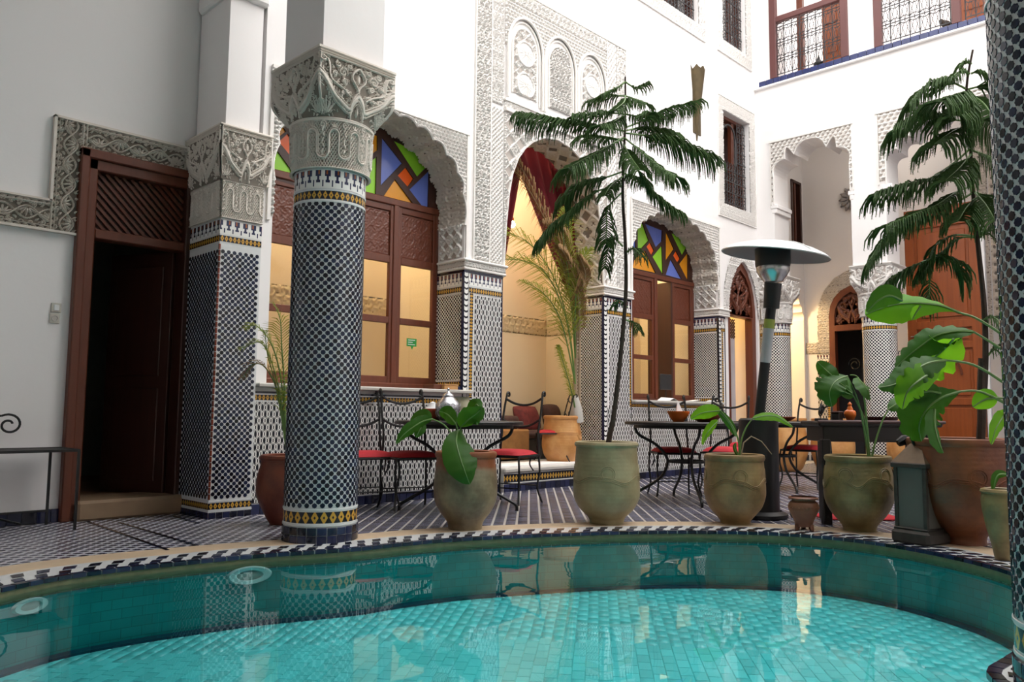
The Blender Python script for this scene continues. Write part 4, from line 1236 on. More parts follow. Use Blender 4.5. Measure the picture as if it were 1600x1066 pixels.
# doorway 1
d1 = thing('door_1', 'open dark wooden doorway with a diagonal lattice transom in the side wall', 'doorway', (2.36, 6.4, 0))
d1['kind'] = 'structure'
mb = MB(); mb.cbox(1.90, 1.965, 6.335, 6.50, .0, 2.77, .008); mb.cbox(1.955, 2.03, 6.36, 6.52, .0, 2.72, .008); mb.build('door_jamb', M['wood'], d1)
mb = MB(); mb.cbox(2.71, 2.80, 6.345, 6.52, 0, 2.72, .008); mb.build('door_jamb', M['wood_dark'], d1)
mb = MB(); mb.cbox(1.90, 2.80, 6.335, 6.5, 2.70, 2.772, .008); mb.cbox(1.96, 2.75, 6.36, 6.52, 2.62, 2.705, .008); mb.build('door_head', M['wood'], d1)
mb = MB(); mb.cbox(2.03, 2.72, 6.37, 6.48, 2.10, 2.175, .008); mb.build('transom_rail', M['wood'], d1)
def clipseg(p, q, x0, x1, z0, z1):
    t0, t1 = 0, 1; dx, dz = q[0]-p[0], q[1]-p[1]
    for pp, qq in ((-dx, p[0]-x0), (dx, x1-p[0]), (-dz, p[1]-z0), (dz, z1-p[1])):
        if abs(pp) < 1e-9:
            if qq < 0: return None
        else:
            r = qq/pp
            if pp < 0: t0 = max(t0, r)
            else: t1 = min(t1, r)
    return None if t0 >= t1 else ((p[0]+dx*t0, p[1]+dz*t0), (p[0]+dx*t1, p[1]+dz*t1))
for k in range(20):
    c0 = 1.55+k*.062
    sg = clipseg((c0, 2.62), (c0+.45, 2.17), 2.03, 2.71, 2.175, 2.62)
    if sg: MB().bar((sg[0][0], 6.43, sg[0][1]), (sg[1][0], 6.43, sg[1][1]), .022, .016, (0, 1, 0)).build('lattice_slat', M['wood'], d1)
for k in range(20):
    c0 = 2.0+k*.062
    sg = clipseg((c0, 2.62), (c0-.45, 2.17), 2.03, 2.71, 2.175, 2.62)
    if sg: MB().bar((sg[0][0], 6.448, sg[0][1]), (sg[1][0], 6.448, sg[1][1]), .022, .014, (0, 1, 0)).build('lattice_slat', M['wood_dark'], d1)
mb = MB(); mb.box(2.03, 2.71, 6.47, 6.49, 2.17, 2.62); mb.build('transom_backing', M['wood_dark'], d1)
lf = thing('door_leaf', 'dark panelled wooden door leaf standing ajar inside the dark doorway', 'door', (2.70, 6.52, .14), math.radians(118)); lf['kind'] = 'thing'
mb = MB(); mb.cbox(0, .62, -.02, .02, 0, 1.97, .004); mb.build('panel', M['wood_dark'], lf, local=True)
for z0, z1 in ((.1, .85), (.95, 1.85)): MB().cbox(.08, .54, .018, .032, z0, z1, .008).build('raised_panel', M['wood_dark'], lf, local=True)
th = MB(); th.cbox(1.99, 2.86, 6.28, 6.75, .0, .148, .02); th = th.build('door_threshold', M['stone_dark']); tag(th, 'worn beige stone step under the dark doorway', 'step', None, 'thing')
# switches
for z0, z1, lb, n_ in ((1.515, 1.585, 'cream light switch mounted directly above the wall socket beside the doorway', 'light_switch'), (1.435, 1.508, 'cream wall socket mounted directly below the light switch', 'wall_socket')):
    t = thing(n_, lb, 'switch' if 'switch' in n_ else 'socket', (1.80, 6.4, z0))
    x0 = 1.772 if 'switch' in n_ else 1.765
    MB().cbox(x0, x0+.068, 6.388, 6.4, z0, z1, .004).build('cover_plate', M['switch'], t)
    if 'switch' in n_: MB().cbox(x0+.018, x0+.052, 6.381, 6.39, z0+.014, z1-.014, .003).build('rocker', M['paper'], t)
    else:
        mb = MB(); mb.lathe([(.022, 0), (.022, .004), (.018, .004), (.016, -.004), (0.001, -.004)], 20)
        mb.v = [(x0+.034+a, 6.386-c_, (z0+z1)/2+b) for a, b, c_ in mb.v]; mb.build('socket_well', M['marble'], t)

# ------------------------------------------------------------------ window joinery
YF = 6.25
def panel_raised(x0, x1, z0, z1, y, parent, mat=M['wood']):
    def hh(u, v): return h_flor(.075, 1)(u, v)*.5+h_star(.16)(u, v)*.5
    relief('carved_panel', lambda a, b, d: (a, y-d, b), x0, x1, z0, z1, .008, hh, .007, mat, parent)
    MB().box(x0, x1, y, y+.012, z0, z1).build('panel_board', mat, parent)
def leaf(x0, x1, z0, zt, parent, zs, name='window_sash'):
    s_ = thing(name, None, None, (x0, YF, z0)); del s_['kind']; s_.parent = parent; s_.location = Vector((x0, YF, z0))-world_loc(parent)
    st_ = .055
    mb = MB()
    mb.cbox(x0, x0+st_, YF+.005, YF+.05, z0, zt, .005); mb.cbox(x1-st_, x1, YF+.005, YF+.05, z0, zt, .005)
    for a, b in zs['rails']: mb.cbox(x0+st_-.003, x1-st_+.003, YF+.007, YF+.048, a, b, .005)
    mb.build('sash_frame', M['wood'], s_)
    for a, b in zs['panes']: MB().box(x0+st_, x1-st_, YF+.025, YF+.029, a, b).build('pane', M['pane'], s_)
    a, b = zs['panel']; panel_raised(x0+st_, x1-st_, a, b, YF+.026, s_)
    return s_
def fanlight(parent, polys, x0, x1, z0, z1, arch):
    # dark wooden board with glazed openings
    mb = MB(); loops = [[(x0, z0), (x1, z0), (x1, z1), (x0, z1)]]+[p for _, p in polys]
    mb.ext(loops, XZ(YF), .006, .045); mb.build('fanlight_frame', M['wood_dark'], parent)
    for k_, p in polys: MB().ext([p], XZ(YF), .020, .026).build('glass_pane', M['s_'+k_], parent)
def px_poly(pts, ox, oy, sc_): return [(lambda w_: (w_.x, w_.z))(on('Y', YF+.006, ox+a/sc_, oy+b/sc_)) for a, b in pts]
c3 = lambda pts: px_poly(pts, 400, 0, 2.369)
polys1 = [('orange', c3([(392, 480), (450, 502), (450, 556), (392, 598)])), ('green', c3([(392, 625), (447, 580), (443, 742), (392, 726)])),
          ('blue', c3([(467, 508), (542, 604), (462, 688)])), ('green', c3([(508, 518), (575, 552), (643, 585), (643, 607), (597, 655)])),
          ('red', c3([(555, 619), (584, 662), (562, 692), (525, 650)])), ('orange', c3([(515, 664), (603, 782), (460, 745)])), ('blue', c3([(641, 632), (637, 792), (568, 702)]))]
# left half of the same fanlight repeats the pattern
sh = polys1[2][1][0][0]
def mv(p, dx): return [(a+dx, b) for a, b in p]
DX = -1.06
polys1 += [('orange', c3([(40, 488), (80, 440), (112, 487), (66, 520)])), ('red', c3([(85, 525), (118, 494), (140, 530), (128, 578)])), ('green', c3([(36, 655), (70, 545), (128, 625), (150, 690)]))]
polys1 += [(k_, mv(p, -.86)) for k_, p in polys1[2:7]]
c5 = lambda pts: px_poly(pts, 960, 300, 5.33)
polys3 = [('blue', c5([(120, 400), (172, 330), (178, 490), (130, 470)])), ('green', c5([(194, 225), (228, 240), (287, 405), (195, 505)])), ('blue', c5([(255, 262), (400, 320), (396, 412), (346, 462)])),
          ('red', c5([(298, 420), (332, 490), (308, 528), (268, 455)])), ('orange', c5([(255, 490), (345, 675), (150, 632), (170, 560)])), ('green', c5([(396, 445), (405, 690), (318, 540)])),
          ('orange', c5([(430, 325), (497, 475), (428, 575)])), ('green', c5([(474, 342), (612, 395), (612, 442), (565, 530)])), ('red', c5([(512, 490), (548, 555), (525, 590), (490, 530)])),
          ('blue', c5([(470, 560), (560, 727), (428, 690)])), ('orange', c5([(612, 505), (612, 742), (540, 600)]))]
ZS1 = dict(rails=[(1.09, 1.16), (1.68, 1.745), (2.28, 2.355), (2.80, 2.865)], panes=[(1.16, 1.68), (1.745, 2.28)], panel=(2.355, 2.80))
ZS3 = dict(rails=[(1.03, 1.09), (1.56, 1.62), (2.12, 2.19), (2.66, 2.72)], panes=[(1.09, 1.56), (1.62, 2.12)], panel=(2.19, 2.66))
w1 = thing('window_1', 'wide wooden courtyard window with a stained-glass fanlight, partly behind the round column', 'window', (4.26, YF, 1.03)); w1['kind'] = 'structure'
mb = MB(); mb.cbox(3.10, 5.40, YF-.02, YF+.09, 1.03, 1.095, .008); mb.cbox(5.30, 5.42, YF+.0, YF+.09, 1.03, 3.7, .006); mb.cbox(3.10, 3.20, YF, YF+.09, 1.03, 3.7, .006); mb.cbox(3.1, 5.4, YF-.012, YF+.07, 2.86, 2.93, .008)
mb.cbox(4.735, 4.80, YF-.008, YF+.06, 1.09, 2.87, .006); mb.build('outer_frame', M['wood'], w1)
for a, b in ((3.20, 3.73), (3.735, 4.255), (4.26, 4.755), (4.79, 5.31)): leaf(a, b, 1.09, 2.865, w1, ZS1)
fanlight(w1, polys1, 3.12, 5.38, 2.90, 3.72, None)
t = thing('window_sticker', 'small green sticker with white print on the lower window pane', 'sticker', (5.05, YF+.02, 1.5))
a = on('Y', YF+.018, 636, 528.5); b = on('Y', YF+.018, 651, 542)
mb = MB(); mb.ext([[(a.x, b.z), (a.x+.05, b.z), (a.x+.07, b.z-.035), (a.x+.085, b.z), (b.x, b.z), (b.x, a.z), (a.x, a.z)]], XZ(YF+.021), 0, .002); mb.build('sticker_sheet', M['green_sign'], t)
for i in range(3): MB().box(a.x+.015, b.x-.02-(i % 2)*.03, YF+.0200, YF+.0212, a.z-.020-i*.022, a.z-.013-i*.022).build('print_line', M['paper'], t)
w3 = thing('window_2', 'wooden courtyard window with blue, green and orange stained fanlight and one sash open', 'window', (9.265, YF, .99)); w3['kind'] = 'structure'
mb = MB(); mb.cbox(8.17, 10.36, YF-.01, YF+.09, .985, 1.03, .008); mb.cbox(10.30, 10.40, YF, YF+.09, .99, 3.6, .006); mb.cbox(8.14, 8.22, YF, YF+.09, .99, 3.6, .006); mb.cbox(8.15, 10.4, YF-.012, YF+.07, 2.71, 2.775, .008); mb.build('outer_frame', M['wood'], w3)
for a, b in ((8.22, 8.75), (8.755, 9.30), (9.76, 10.30)): leaf(a, b, 1.03, 2.715, w3, ZS3)
mb = MB(); mb.cbox(9.29, 9.36, YF-.012, YF+.06, 1.03, 2.72, .006); mb.build('mullion', M['wood'], w3)
fanlight(w3, polys3, 8.17, 10.38, 2.75, 3.60, None)
mb = MB(); mb.obox((9.73, YF+.20, 1.87), (0, 1, 0), (0, 0, 1), (1, 0, 0), .20, .84, .02); mb.build('open_sash', M['wood_dark'], w3)
# doorway with carved tympanum
d4 = thing('door_2', 'pointed wooden doorway with carved tympanum at the far end of the courtyard wall', 'doorway', (11.08, YW+.05, 0)); d4['kind'] = 'structure'
di = half_to_full([(.37, 2.32), (.36, 2.46), (.33, 2.63), (.26, 2.80), (.16, 2.93), (0, 3.03)], 11.08, 2.32)
mb = MB(); mb.ext([D4, [(a, max(b, .035)) for a, b in half_to_full([(.34, 2.26), (.34, 2.30)], 11.08, .035)], di], XZ(YW+.03), 0, .12); mb.build('door_surround', M['wood'], d4)
relief('carved_tympanum', lambda a, b, d: (a, YW+.075-d, b), 10.72, 11.44, 2.33, 3.02, .008, lambda u, v: CAPF((u-10.72)/.72, (v-2.33)*.98), .022, M['wood'], d4, lambda a, b: in_poly(a, b, di))
MB().ext([di], XZ(YW+.075), 0, .02).build('tympanum_board', M['wood'], d4)
for k in range(22):
    for sgn in (1, -1):
        c0 = 10.3+k*.055
        sg = clipseg((c0, 1.97), (c0+.35*sgn, 2.30), 10.76, 11.00, 1.97, 2.26)
        if sg: MB().bar((sg[0][0], YW+.1, sg[0][1]), (sg[1][0], YW+.1, sg[1][1]), .014, .01, (0, 1, 0)).build('lattice_slat', M['wood_dark'], d4)
MB().cbox(11.02, 11.30, YW+.26, YW+.30, .05, 2.24, .006).build('curtain_panel', simple('pale_lilac_door_paint', (.50, .49, .52), .6), d4)

# ------------------------------------------------------------------ upper windows with iron grilles
for q, lb in zip(UPW, ('upper window with iron grille at the top edge, left of two', 'tall upper window beside the courtyard corner, cut by the top edge', 'small grilled window with arched opening above the lobed window')):
    ix0, ix1, iz0, iz1 = inner(q)
    t = thing('window_'+str(3+'ABC'.index(q[0])), lb, 'window', ((ix0+ix1)/2, YW, iz0)); t['kind'] = 'structure'
    mb = MB(); y0 = YW+.10
    for a in ((ix0, ix0+.05, iz0, iz1), (ix1-.05, ix1, iz0, iz1), (ix0, ix1, iz0, iz0+.04), (ix0, ix1, iz1-.05, iz1)): mb.cbox(a[0], a[1], y0, y0+.1, a[2], a[3], .005)
    mb.build('window_frame', M['wood'], t)
    MB().cbox((ix0*.4+ix1*.6), (ix0*.4+ix1*.6)+.07, y0+.02, y0+.09, iz0, iz1, .005).build('mullion', M['wood'], t)
    gm = M['iron_grey']; n = int((ix1-ix0)/.085); w_ = (ix1-ix0-.1)/n
    for k in range(n+1):
        x = ix0+.05+k*w_; top = iz1-.06
        if q[0] == 'C' and k*w_ < (ix1-ix0)*.55: top = iz0+.68
        MB().tube([(x, YW+.05, iz0+.03), (x, YW+.05, top)], .006, 5).build('grille_bar', gm, t)
    mb = MB()
    rows = np.arange(iz0+.06, iz1-.05, .17)
    for z in rows:
        mb.bar((ix0+.03 if q[0] != 'C' or z < iz0+.68 else ix0+.05+(ix1-ix0)*.58, YW+.05, z), (ix1-.03, YW+.05, z), .012)
        for k in range(n):
            x = ix0+.05+(k+.5)*w_
            if q[0] == 'C' and (k+.5)*w_ < (ix1-ix0)*.55 and z > iz0+.6: continue
            mb.tube([(x+.030*math.cos(a), YW+.046, z+.045+.030*math.sin(a)) for a in np.linspace(0, 2*PI, 9)], .005, 4)
            mb.tube([(x-.03, YW+.046, z+.09), (x, YW+.046, z+.13), (x+.03, YW+.046, z+.09)], .005, 4)
    if q[0] == 'C':
        cx_ = ix0+.05+(ix1-ix0)*.27; r_ = (ix1-ix0)*.25; zc = iz1-.42
        mb.tube([(cx_-r_, YW+.045, iz0+.68), (cx_-r_, YW+.045, zc)]+[(cx_-r_*math.cos(a), YW+.045, zc+r_*1.3*math.sin(a)) for a in np.linspace(0, PI, 14)]+[(cx_+r_, YW+.045, iz0+.68)], .012, 6)
    mb.build('grille_scrollwork', gm, t)
    MB().box(ix0, ix1, YW+.34, YW+.37, iz0, iz1).build('shutter', M['wood_dark'] if q[0] != 'B' else M['plaster'], t)  # dark sheet in A and C stands in for shade in the room

# ------------------------------------------------------------------ balcony openings in the right wall
XR = 11.6
mb = MB()
n = int((5.84+3)/.12)
for k in range(n): mb.cbox(XR-.045, XR-.002, -3+k*.12+.003, -3+(k+1)*.12-.003, 6.045, 6.125, .004)
o = mb.build('ledge_tiles', simple('blue_ledge_tile', (.022, .032, .115), .25, var=.5, scale=12), wall_right); o['kind'] = 'stuff'
MB().cbox(XR-.055, XR+.01, -3, 5.84, 6.005, 6.042, .01).build('ledge_moulding', M['plaster'], wall_right)
def railing(lb, y0, y1, posts):
    t = thing('balcony_railing', lb, 'railing', (XR, (y0+y1)/2, 6.13))
    z0, z1 = 6.13, 7.03
    for p in posts: MB().cbox(XR-.035, XR+.05, p-.055, p+.055, 6.128, 8.5 if len(posts) > 2 or 1 else z1, .008).build('post', M['wood_plum'], t)
    MB().cbox(XR-.03, XR+.05, y0, y1, z1, z1+.10, .012).build('top_rail', M['wood_plum'], t)
    gm = M['iron_grey']; a0, a1 = y0+.09, y1-.09; n = max(4, int((a1-a0)/.125)); w_ = (a1-a0)/n
    for k in range(n+1): MB().tube([(XR+.0, a0+k*w_, z0), (XR+.0, a0+k*w_, z1)], .0075, 5).build('baluster', gm, t)
    mb = MB()
    for z in (z0+.05, z0+.30, z0+.56, z0+.82): mb.bar((XR, a0, z), (XR, a1, z), .012)
    for k in range(n):
        ym = a0+(k+.5)*w_
        for z in (z0+.30, z0+.56, z0+.82):
            for dz in (-.028, .028):
                mb.tube([(XR-.004, ym-w_*.42, z+dz), (XR-.004, ym-w_*.2, z+dz*1.9), (XR-.004, ym+w_*.2, z+dz*1.9), (XR-.004, ym+w_*.42, z+dz)], .007, 4)
        for z in (z0+.05, z0+.30, z0+.56):
            mb.bar((XR, ym-w_/2, z), (XR, ym, z+.25), .006); mb.bar((XR, ym+w_/2, z), (XR, ym, z+.25), .006)
            mb.bar((XR, ym-w_/2, z+.25), (XR, ym, z), .006); mb.bar((XR, ym+w_/2, z+.25), (XR, ym, z), .006)
    mb.build('scrollwork', gm, t)
railing('plum wooden balcony railing with iron lattice beside the courtyard corner', 4.36, 5.56, (4.40, 5.52))
railing('long iron lattice balcony railing with plum posts at the top right', 2.88, 3.97, (3.92, 2.90))
railing('upper railing continuing behind the right column', 1.2, 2.88, (1.25,))
for y0, y1, lb, mt in ((4.50, 5.05, 'brown wooden shutter door behind the corner balcony railing', M['wood_orange']), (2.25, 3.05, 'orange wooden shutter door behind the far right railing', M['wood_orange'])):
    t = thing('shutter_door', lb, 'door', (12.4, (y0+y1)/2, 6.03)); t['kind'] = 'thing'
    MB().cbox(12.36, 12.42, y0, y1, 6.04, 8.6, .01).build('door_board', mt, t)
    for k in range(5):
        MB().cbox(12.34, 12.37, y0+.06, (y0+y1)/2-.03, 6.15+k*.48, 6.5+k*.48, .008).build('raised_panel', mt, t)
        MB().cbox(12.34, 12.37, (y0+y1)/2+.03, y1-.06, 6.15+k*.48, 6.5+k*.48, .008).build('raised_panel', mt, t)
t = thing('dark_post', 'dark wooden post standing inside the corner balcony', 'post', (12.2, 5.33, 6.03)); MB().cbox(12.15, 12.25, 5.28, 5.38, 6.03, 8.6, .01).build('shaft', M['wood'], t)
for y, lb, mt in ((4.83, 'tiny dark pot on the blue ledge at the corner railing', M['iron']), (3.05, 'small brown bird-like figure perched on the blue balcony ledge', M['bark'])):
    t = thing('ledge_ornament' if 'pot' in lb else 'perched_bird', lb, 'pot' if 'pot' in lb else 'bird', (11.66, y, 6.125))
    mb = MB()
    if 'pot' in lb: mb.lathe([(.045, 0), (.07, .03), (.075, .07), (.03, .11), (.015, .15), (.004, .19)], 14, (0, 0, 0)); mb.build('body', mt, t, local=True, smooth=True)
    else:
        mb.tube([(0, -.07, .05), (0, -.03, .075), (0, .02, .09), (0, .05, .12), (0, .06, .15), (0, .065, .172)], [.008, .035, .048, .036, .028, .006], 8); mb.build('body', mt, t, local=True, smooth=True)
        MB().tube([(0, -.05, .06), (0, -.14, .02)], [.018, .008], 5).build('tail', mt, t, local=True)

# ------------------------------------------------------------------ arcade spandrels, far wall features
nr_ = lambda a, b, d: (XR-d, a, b)
pA = [(cyA+a, b) for a, b in AH]+[(cyA-a, b) for a, b in reversed(AH)]; pAc = [(cyA+.59, 2)]+pA+[(cyA-.59, 2)]
pB = [(cyB+a, b) for a, b in BH]+[(cyB-a, b) for a, b in reversed(BH)]; pBc = [(cyB+1.12, 2)]+pB+[(cyB-1.12, 2)]
h3 = lambda u, v: h_star(.13)(u, v)
relief('carved_spandrel', nr_, 4.34, 5.60, 4.15, 5.09, .010, h_slats(.075, .05), .024, M['stucco'], wall_right, lambda a, b: ~in_poly(a, b, pAc), .004)
relief('carved_spandrel', nr_, 1.5, 3.97, 4.15, 5.14, .011, h_slats(.085, .06), .024, M['stucco'], wall_right, lambda a, b: ~in_poly(a, b, pBc), .004)
edge_tube_x(pA, XR-.006, .013, parent=wall_right); edge_tube_x(pB, XR-.006, .013, parent=wall_right)
mb = MB(); mb.box(XR-.035, XR, 4.32, 5.62, 5.09, 5.13); mb.box(XR-.02, XR, 5.595, 5.615, 4.1, 5.1); mb.box(XR-.02, XR, 4.325, 4.345, 4.1, 5.1)
mb.box(XR-.035, XR, 1.5, 4.0, 5.14, 5.18); mb.box(XR-.02, XR, 3.97, 3.99, 4.1, 5.15); mb.build('panel_frame', M['stucco'], wall_right)
mb = MB()
for y0, y1 in ((5.50, 5.62), (4.32, 4.42), (3.80, 3.95)): mb.cbox(XR-.01, 12.1, y0, y1, 4.03, 4.10, .01); mb.cbox(XR-.005, 12.1, y0+.02, y1-.02, 3.96, 4.04, .01)
mb.build('impost_cornice', M['plaster'], wall_right)
nfx = lambda a, b, d: (14.2-d, a, b)
Df = half_to_full([(.40, 2.45), (.40, 2.60), (.37, 2.78), (.30, 2.92), (.18, 3.04), (0, 3.12)], 5.40, .02)
Dfo = half_to_full([(.62, 2.0), (.62, 2.6), (.58, 2.85), (.48, 3.08), (.30, 3.28), (0, 3.42)], 5.40, 1.6)
relief('carved_door_surround', nfx, 4.74, 6.04, 1.93, 3.44, .010, h_flor(.075), .026, M['stucco_old'], wall_far, lambda a, b: in_poly(a, b, Dfo) & ~in_poly(a, b, Df), .003)
relief('carved_band', nfx, 6.02, 6.25, 1.93, 2.14, .010, h_flor(.07), .024, M['stucco_old'], wall_far, None, .003)
MB().box(14.19, 14.2, 5.82, 6.04, .05, 1.92).build('zellige_panel', M['loz'], wall_far)
MB().box(14.185, 14.2, 5.82, 6.04, 1.80, 1.90).build('frieze', m_frieze('far_frieze', 1.80, .10, .055), wall_far)
MB().box(14.185, 14.2, 5.82, 5.87, .05, 1.78).build('gold_upright', m_gold('far_gold', .05, 5.82, .036, 'v'), wall_far)
MB().box(14.19, 14.2, 4.2, 4.96, .05, 1.92).build('zellige_panel', M['loz'], wall_far)
MB().box(14.185, 14.2, 4.2, 4.96, 1.80, 1.90).build('frieze', m_frieze('far_frieze_b', 1.80, .10, .055), wall_far)
MB().box(14.186, 14.2, 4.2, 4.96, .42, .50).build('gold_band', m_gold('far_gold_b', .08, .42, .05), wall_far)
mb = MB()
for k in range(80): mb.cbox(14.186, 14.2, -1+k*.09+.002, -1+(k+1)*.09-.002, .002, .10, .002)
for k in range(22): mb.cbox(12.0+k*.1+.002, 12.0+(k+1)*.1-.002, 6.24, 6.252, .002, .10, .002)
o = mb.build('base_tiles', M['znavy'], wall_far); o['kind'] = 'stuff'
df = thing('door_3', 'arched dark wooden doorway with carved tympanum behind the arcade columns', 'doorway', (14.2, 5.4, 0)); df['kind'] = 'structure'
dfi = half_to_full([(.30, 2.46), (.30, 2.58), (.28, 2.72), (.22, 2.84), (.12, 2.94), (0, 3.0)], 5.40, 2.42)
mb = MB(); mb.ext([Df, half_to_full([(.30, 2.2), (.30, 2.32)], 5.40, .03), dfi], YZ(14.16), 0, .12); mb.build('door_surround', M['wood'], df)
relief('carved_tympanum', lambda a, b, d: (14.2-d, a, b), 5.10, 5.70, 2.43, 2.99, .008, lambda u, v: CAPF((u-5.10)/.6, (v-2.43)*1.2), .02, M['wood'], df, lambda a, b: in_poly(a, b, dfi))
MB().ext([dfi], YZ(14.2), 0, .02).build('tympanum_board', M['wood'], df)
# iron scrolls in that doorway
t = thing('iron_scroll', 'black iron scrollwork standing inside the arched doorway', 'ironwork', (14.35, 5.3, 0))
for sg in (-1, 1):
    mb = MB(); mb.tube([(14.35, 5.30+sg*(.13+.11*math.cos(a)*(1-a/14)), 1.72+.12*math.sin(a)*(1-a/14)) for a in np.linspace(0, 9, 40)], .014, 6); mb.build('scroll', M['iron'], t, smooth=True)
MB().tube([(14.35, 5.30, 0), (14.35, 5.30, 1.75)], .014, 6).build('rod', M['iron'], t)
# big portal with open door leaf
relief('carved_portal_band', nfx, 3.22, 3.45, 2.0, 5.6, .013, h_flor(.10), .016, M['stucco_old'], wall_far, None, .003)
relief('carved_portal_band', nfx, .9, 3.45, 5.0, 5.6, .015, h_star(.22), .016, M['stucco_old'], wall_far, None, .003)
Bf = half_to_full([(.95, 2.3), (.93, 2.7), (.86, 3.1), (.74, 3.5), (.58, 3.86), (.35, 4.25), (0, 4.45)], 2.15, .02)
relief('carved_portal_spandrel', nfx, 1.0, 3.2, 2.3, 4.95, .015, h_net(.14, .14), .014, M['stucco_old'], wall_far, lambda a, b: ~in_poly(a, b, Bf), .003)
mb = MB(); mb.tube([(14.19, a, b) for a, b in Bf[1:-1]], .035, 6); mb.build('portal_moulding', M['marble'], wall_far, smooth=True)
bl = thing('door_leaf', 'tall varnished orange wooden door leaf behind the large plants', 'door', (12.72, 3.5, 0)); bl['kind'] = 'thing'
p1_, p2_ = on('X', 12.72, 1413, 332), on('X', 12.72, 1535, 500); y0, y1 = p2_.y, p1_.y; zt = p1_.z
mb = MB(); mb.cbox(12.70, 12.76, y0, y1, .05, zt, .01); mb.build('door_board', M['wood_orange'], bl)
W_ = y1-y0
for z0, z1 in ((.05, .22), (.98, 1.08), (1.80, 1.90), (2.10, 2.22), (3.62, zt)): MB().cbox(12.672, 12.70, y0, y1, z0, z1, .008).build('rail', M['wood_orange'], bl)
for a, b in ((y0, y0+.13), (y1-.13, y1)): MB().cbox(12.67, 12.70, a, b, .05, zt, .008).build('stile', M['wood_orange'], bl)
for z0, z1 in ((.26, .94), (1.12, 1.76), (1.93, 2.07), (2.27, 3.55)):
    MB().cbox(12.682, 12.70, y0+.17, y1-.17, z0, z1, .012).build('raised_panel', M['wood_orange'], bl)
mb = MB(); mb.tube([(12.665, (y0+y1)/2+.22*math.cos(a), 1.42+.26*math.sin(a)) for a in np.linspace(0, PI, 16)], .016, 6); mb.build('arch_bead', M['wood'], bl, smooth=True)
MB().tube([(12.655, y1-.05, 2.0), (12.655, y0+.45, 2.0)], .010, 6).build('bolt_rod', M['steel'], bl)
t = thing('white_post', 'narrow white upright at the edge of the tall orange door', 'post', (12.74, y0-.05, 0)); MB().cbox(12.70, 12.78, y0-.065, y0-.015, 0, zt-.1, .006).build('shaft', M['plaster'], t)
# window high in the end wall, rosette
t = thing('window_6', 'narrow dark wooden window high on the wall inside the first arcade arch', 'window', (13.9, 6.25, 3.86)); t['kind'] = 'structure'
mb = MB()
for a in ((13.70, 13.75, 3.86, 5.12), (14.05, 14.10, 3.86, 5.12), (13.70, 14.10, 3.86, 3.91), (13.70, 14.10, 5.07, 5.12)): mb.cbox(a[0], a[1], 6.22, 6.32, a[2], a[3], .006)
mb.build('window_frame', M['wood_dark'], t); MB().cbox(13.88, 13.92, 6.25, 6.3, 3.9, 5.08, .005).build('mullion', M['wood'], t)
MB().box(13.72, 14.08, 6.33, 6.35, 3.9, 5.08).build('shutter', M['wood_black'], t)
t = thing('wall_rosette', 'grey carved rosette on the wall seen through the first arcade arch', 'wall ornament', (14.18, 5.33, 4.68))
for k in range(12):
    a = 2*PI*k/12; mb = MB(); mb.tube([(14.17, 5.33+.09*math.cos(a), 4.68+.09*math.sin(a)), (14.15, 5.33+.17*math.cos(a), 4.68+.17*math.sin(a)), (14.18, 5.33+.24*math.cos(a), 4.68+.24*math.sin(a))], [.02, .042, .01], 6); mb.build('petal', simple('grey_ornament', (.28, .26, .25), .7) if k == 0 else bpy.data.materials['grey_ornament'], t, smooth=True)
mb = MB(); mb.lathe([(.001, -.05), (.05, -.04), (.08, 0)], 16); mb.v = [(14.18+c_, 5.33+a, 4.68+b) for a, b, c_ in mb.v]; mb.build('centre', bpy.data.materials['grey_ornament'], t, smooth=True)
# bands in the rooms
relief('carved_band', lambda a, b, d: (a, 7.3-d, b), 3.1, 8.2, 1.87, 2.10, .016, h_flor(.11), .012, M['stucco_warm'], bpy.data.objects['wall_rooms'])
relief('carved_band', lambda a, b, d: (a, 7.3-d, b), 8.3, 10.4, 2.25, 2.50, .016, h_flor(.11), .012, M['stucco_warm'], bpy.data.objects['wall_rooms'])
relief('carved_band', lambda a, b, d: (8.2-d, a, b), 6.25, 7.3, 1.87, 2.10, .016, h_flor(.11), .012, M['stucco_warm'], bpy.data.objects['wall_rooms'])
relief('carved_band', lambda a, b, d: (a, 7.6-d, b), 11.9, 14.3, 1.98, 2.22, .016, h_flor(.11), .012, M['stucco_warm'], bpy.data.objects['wall_end_room'])
relief('carved_band', lambda a, b, d: (a, 8.6-d, b), 10.55, 11.75, 2.0, 2.3, .016, h_flor(.11), .012, M['stucco_warm'], bpy.data.objects['wall_passage'])
lamp(4.3, 6.9, 3.9, 95, (1, .86, .66)); lamp(9.2, 6.8, 3.9, 80, (1, .86, .66)); lamp(7.0, 6.6, 4.3, 70, (1, .84, .62), r=.15); lamp(11.2, 7.4, 3.6, 110, (1, .72, .34)); lamp(13.0, 7.0, 3.4, 150, (1, .72, .38)); lamp(13.2, 4.3, 5.3, 16, (1, .9, .8), .2)  # last one is an added, unseen light brightening the far gallery
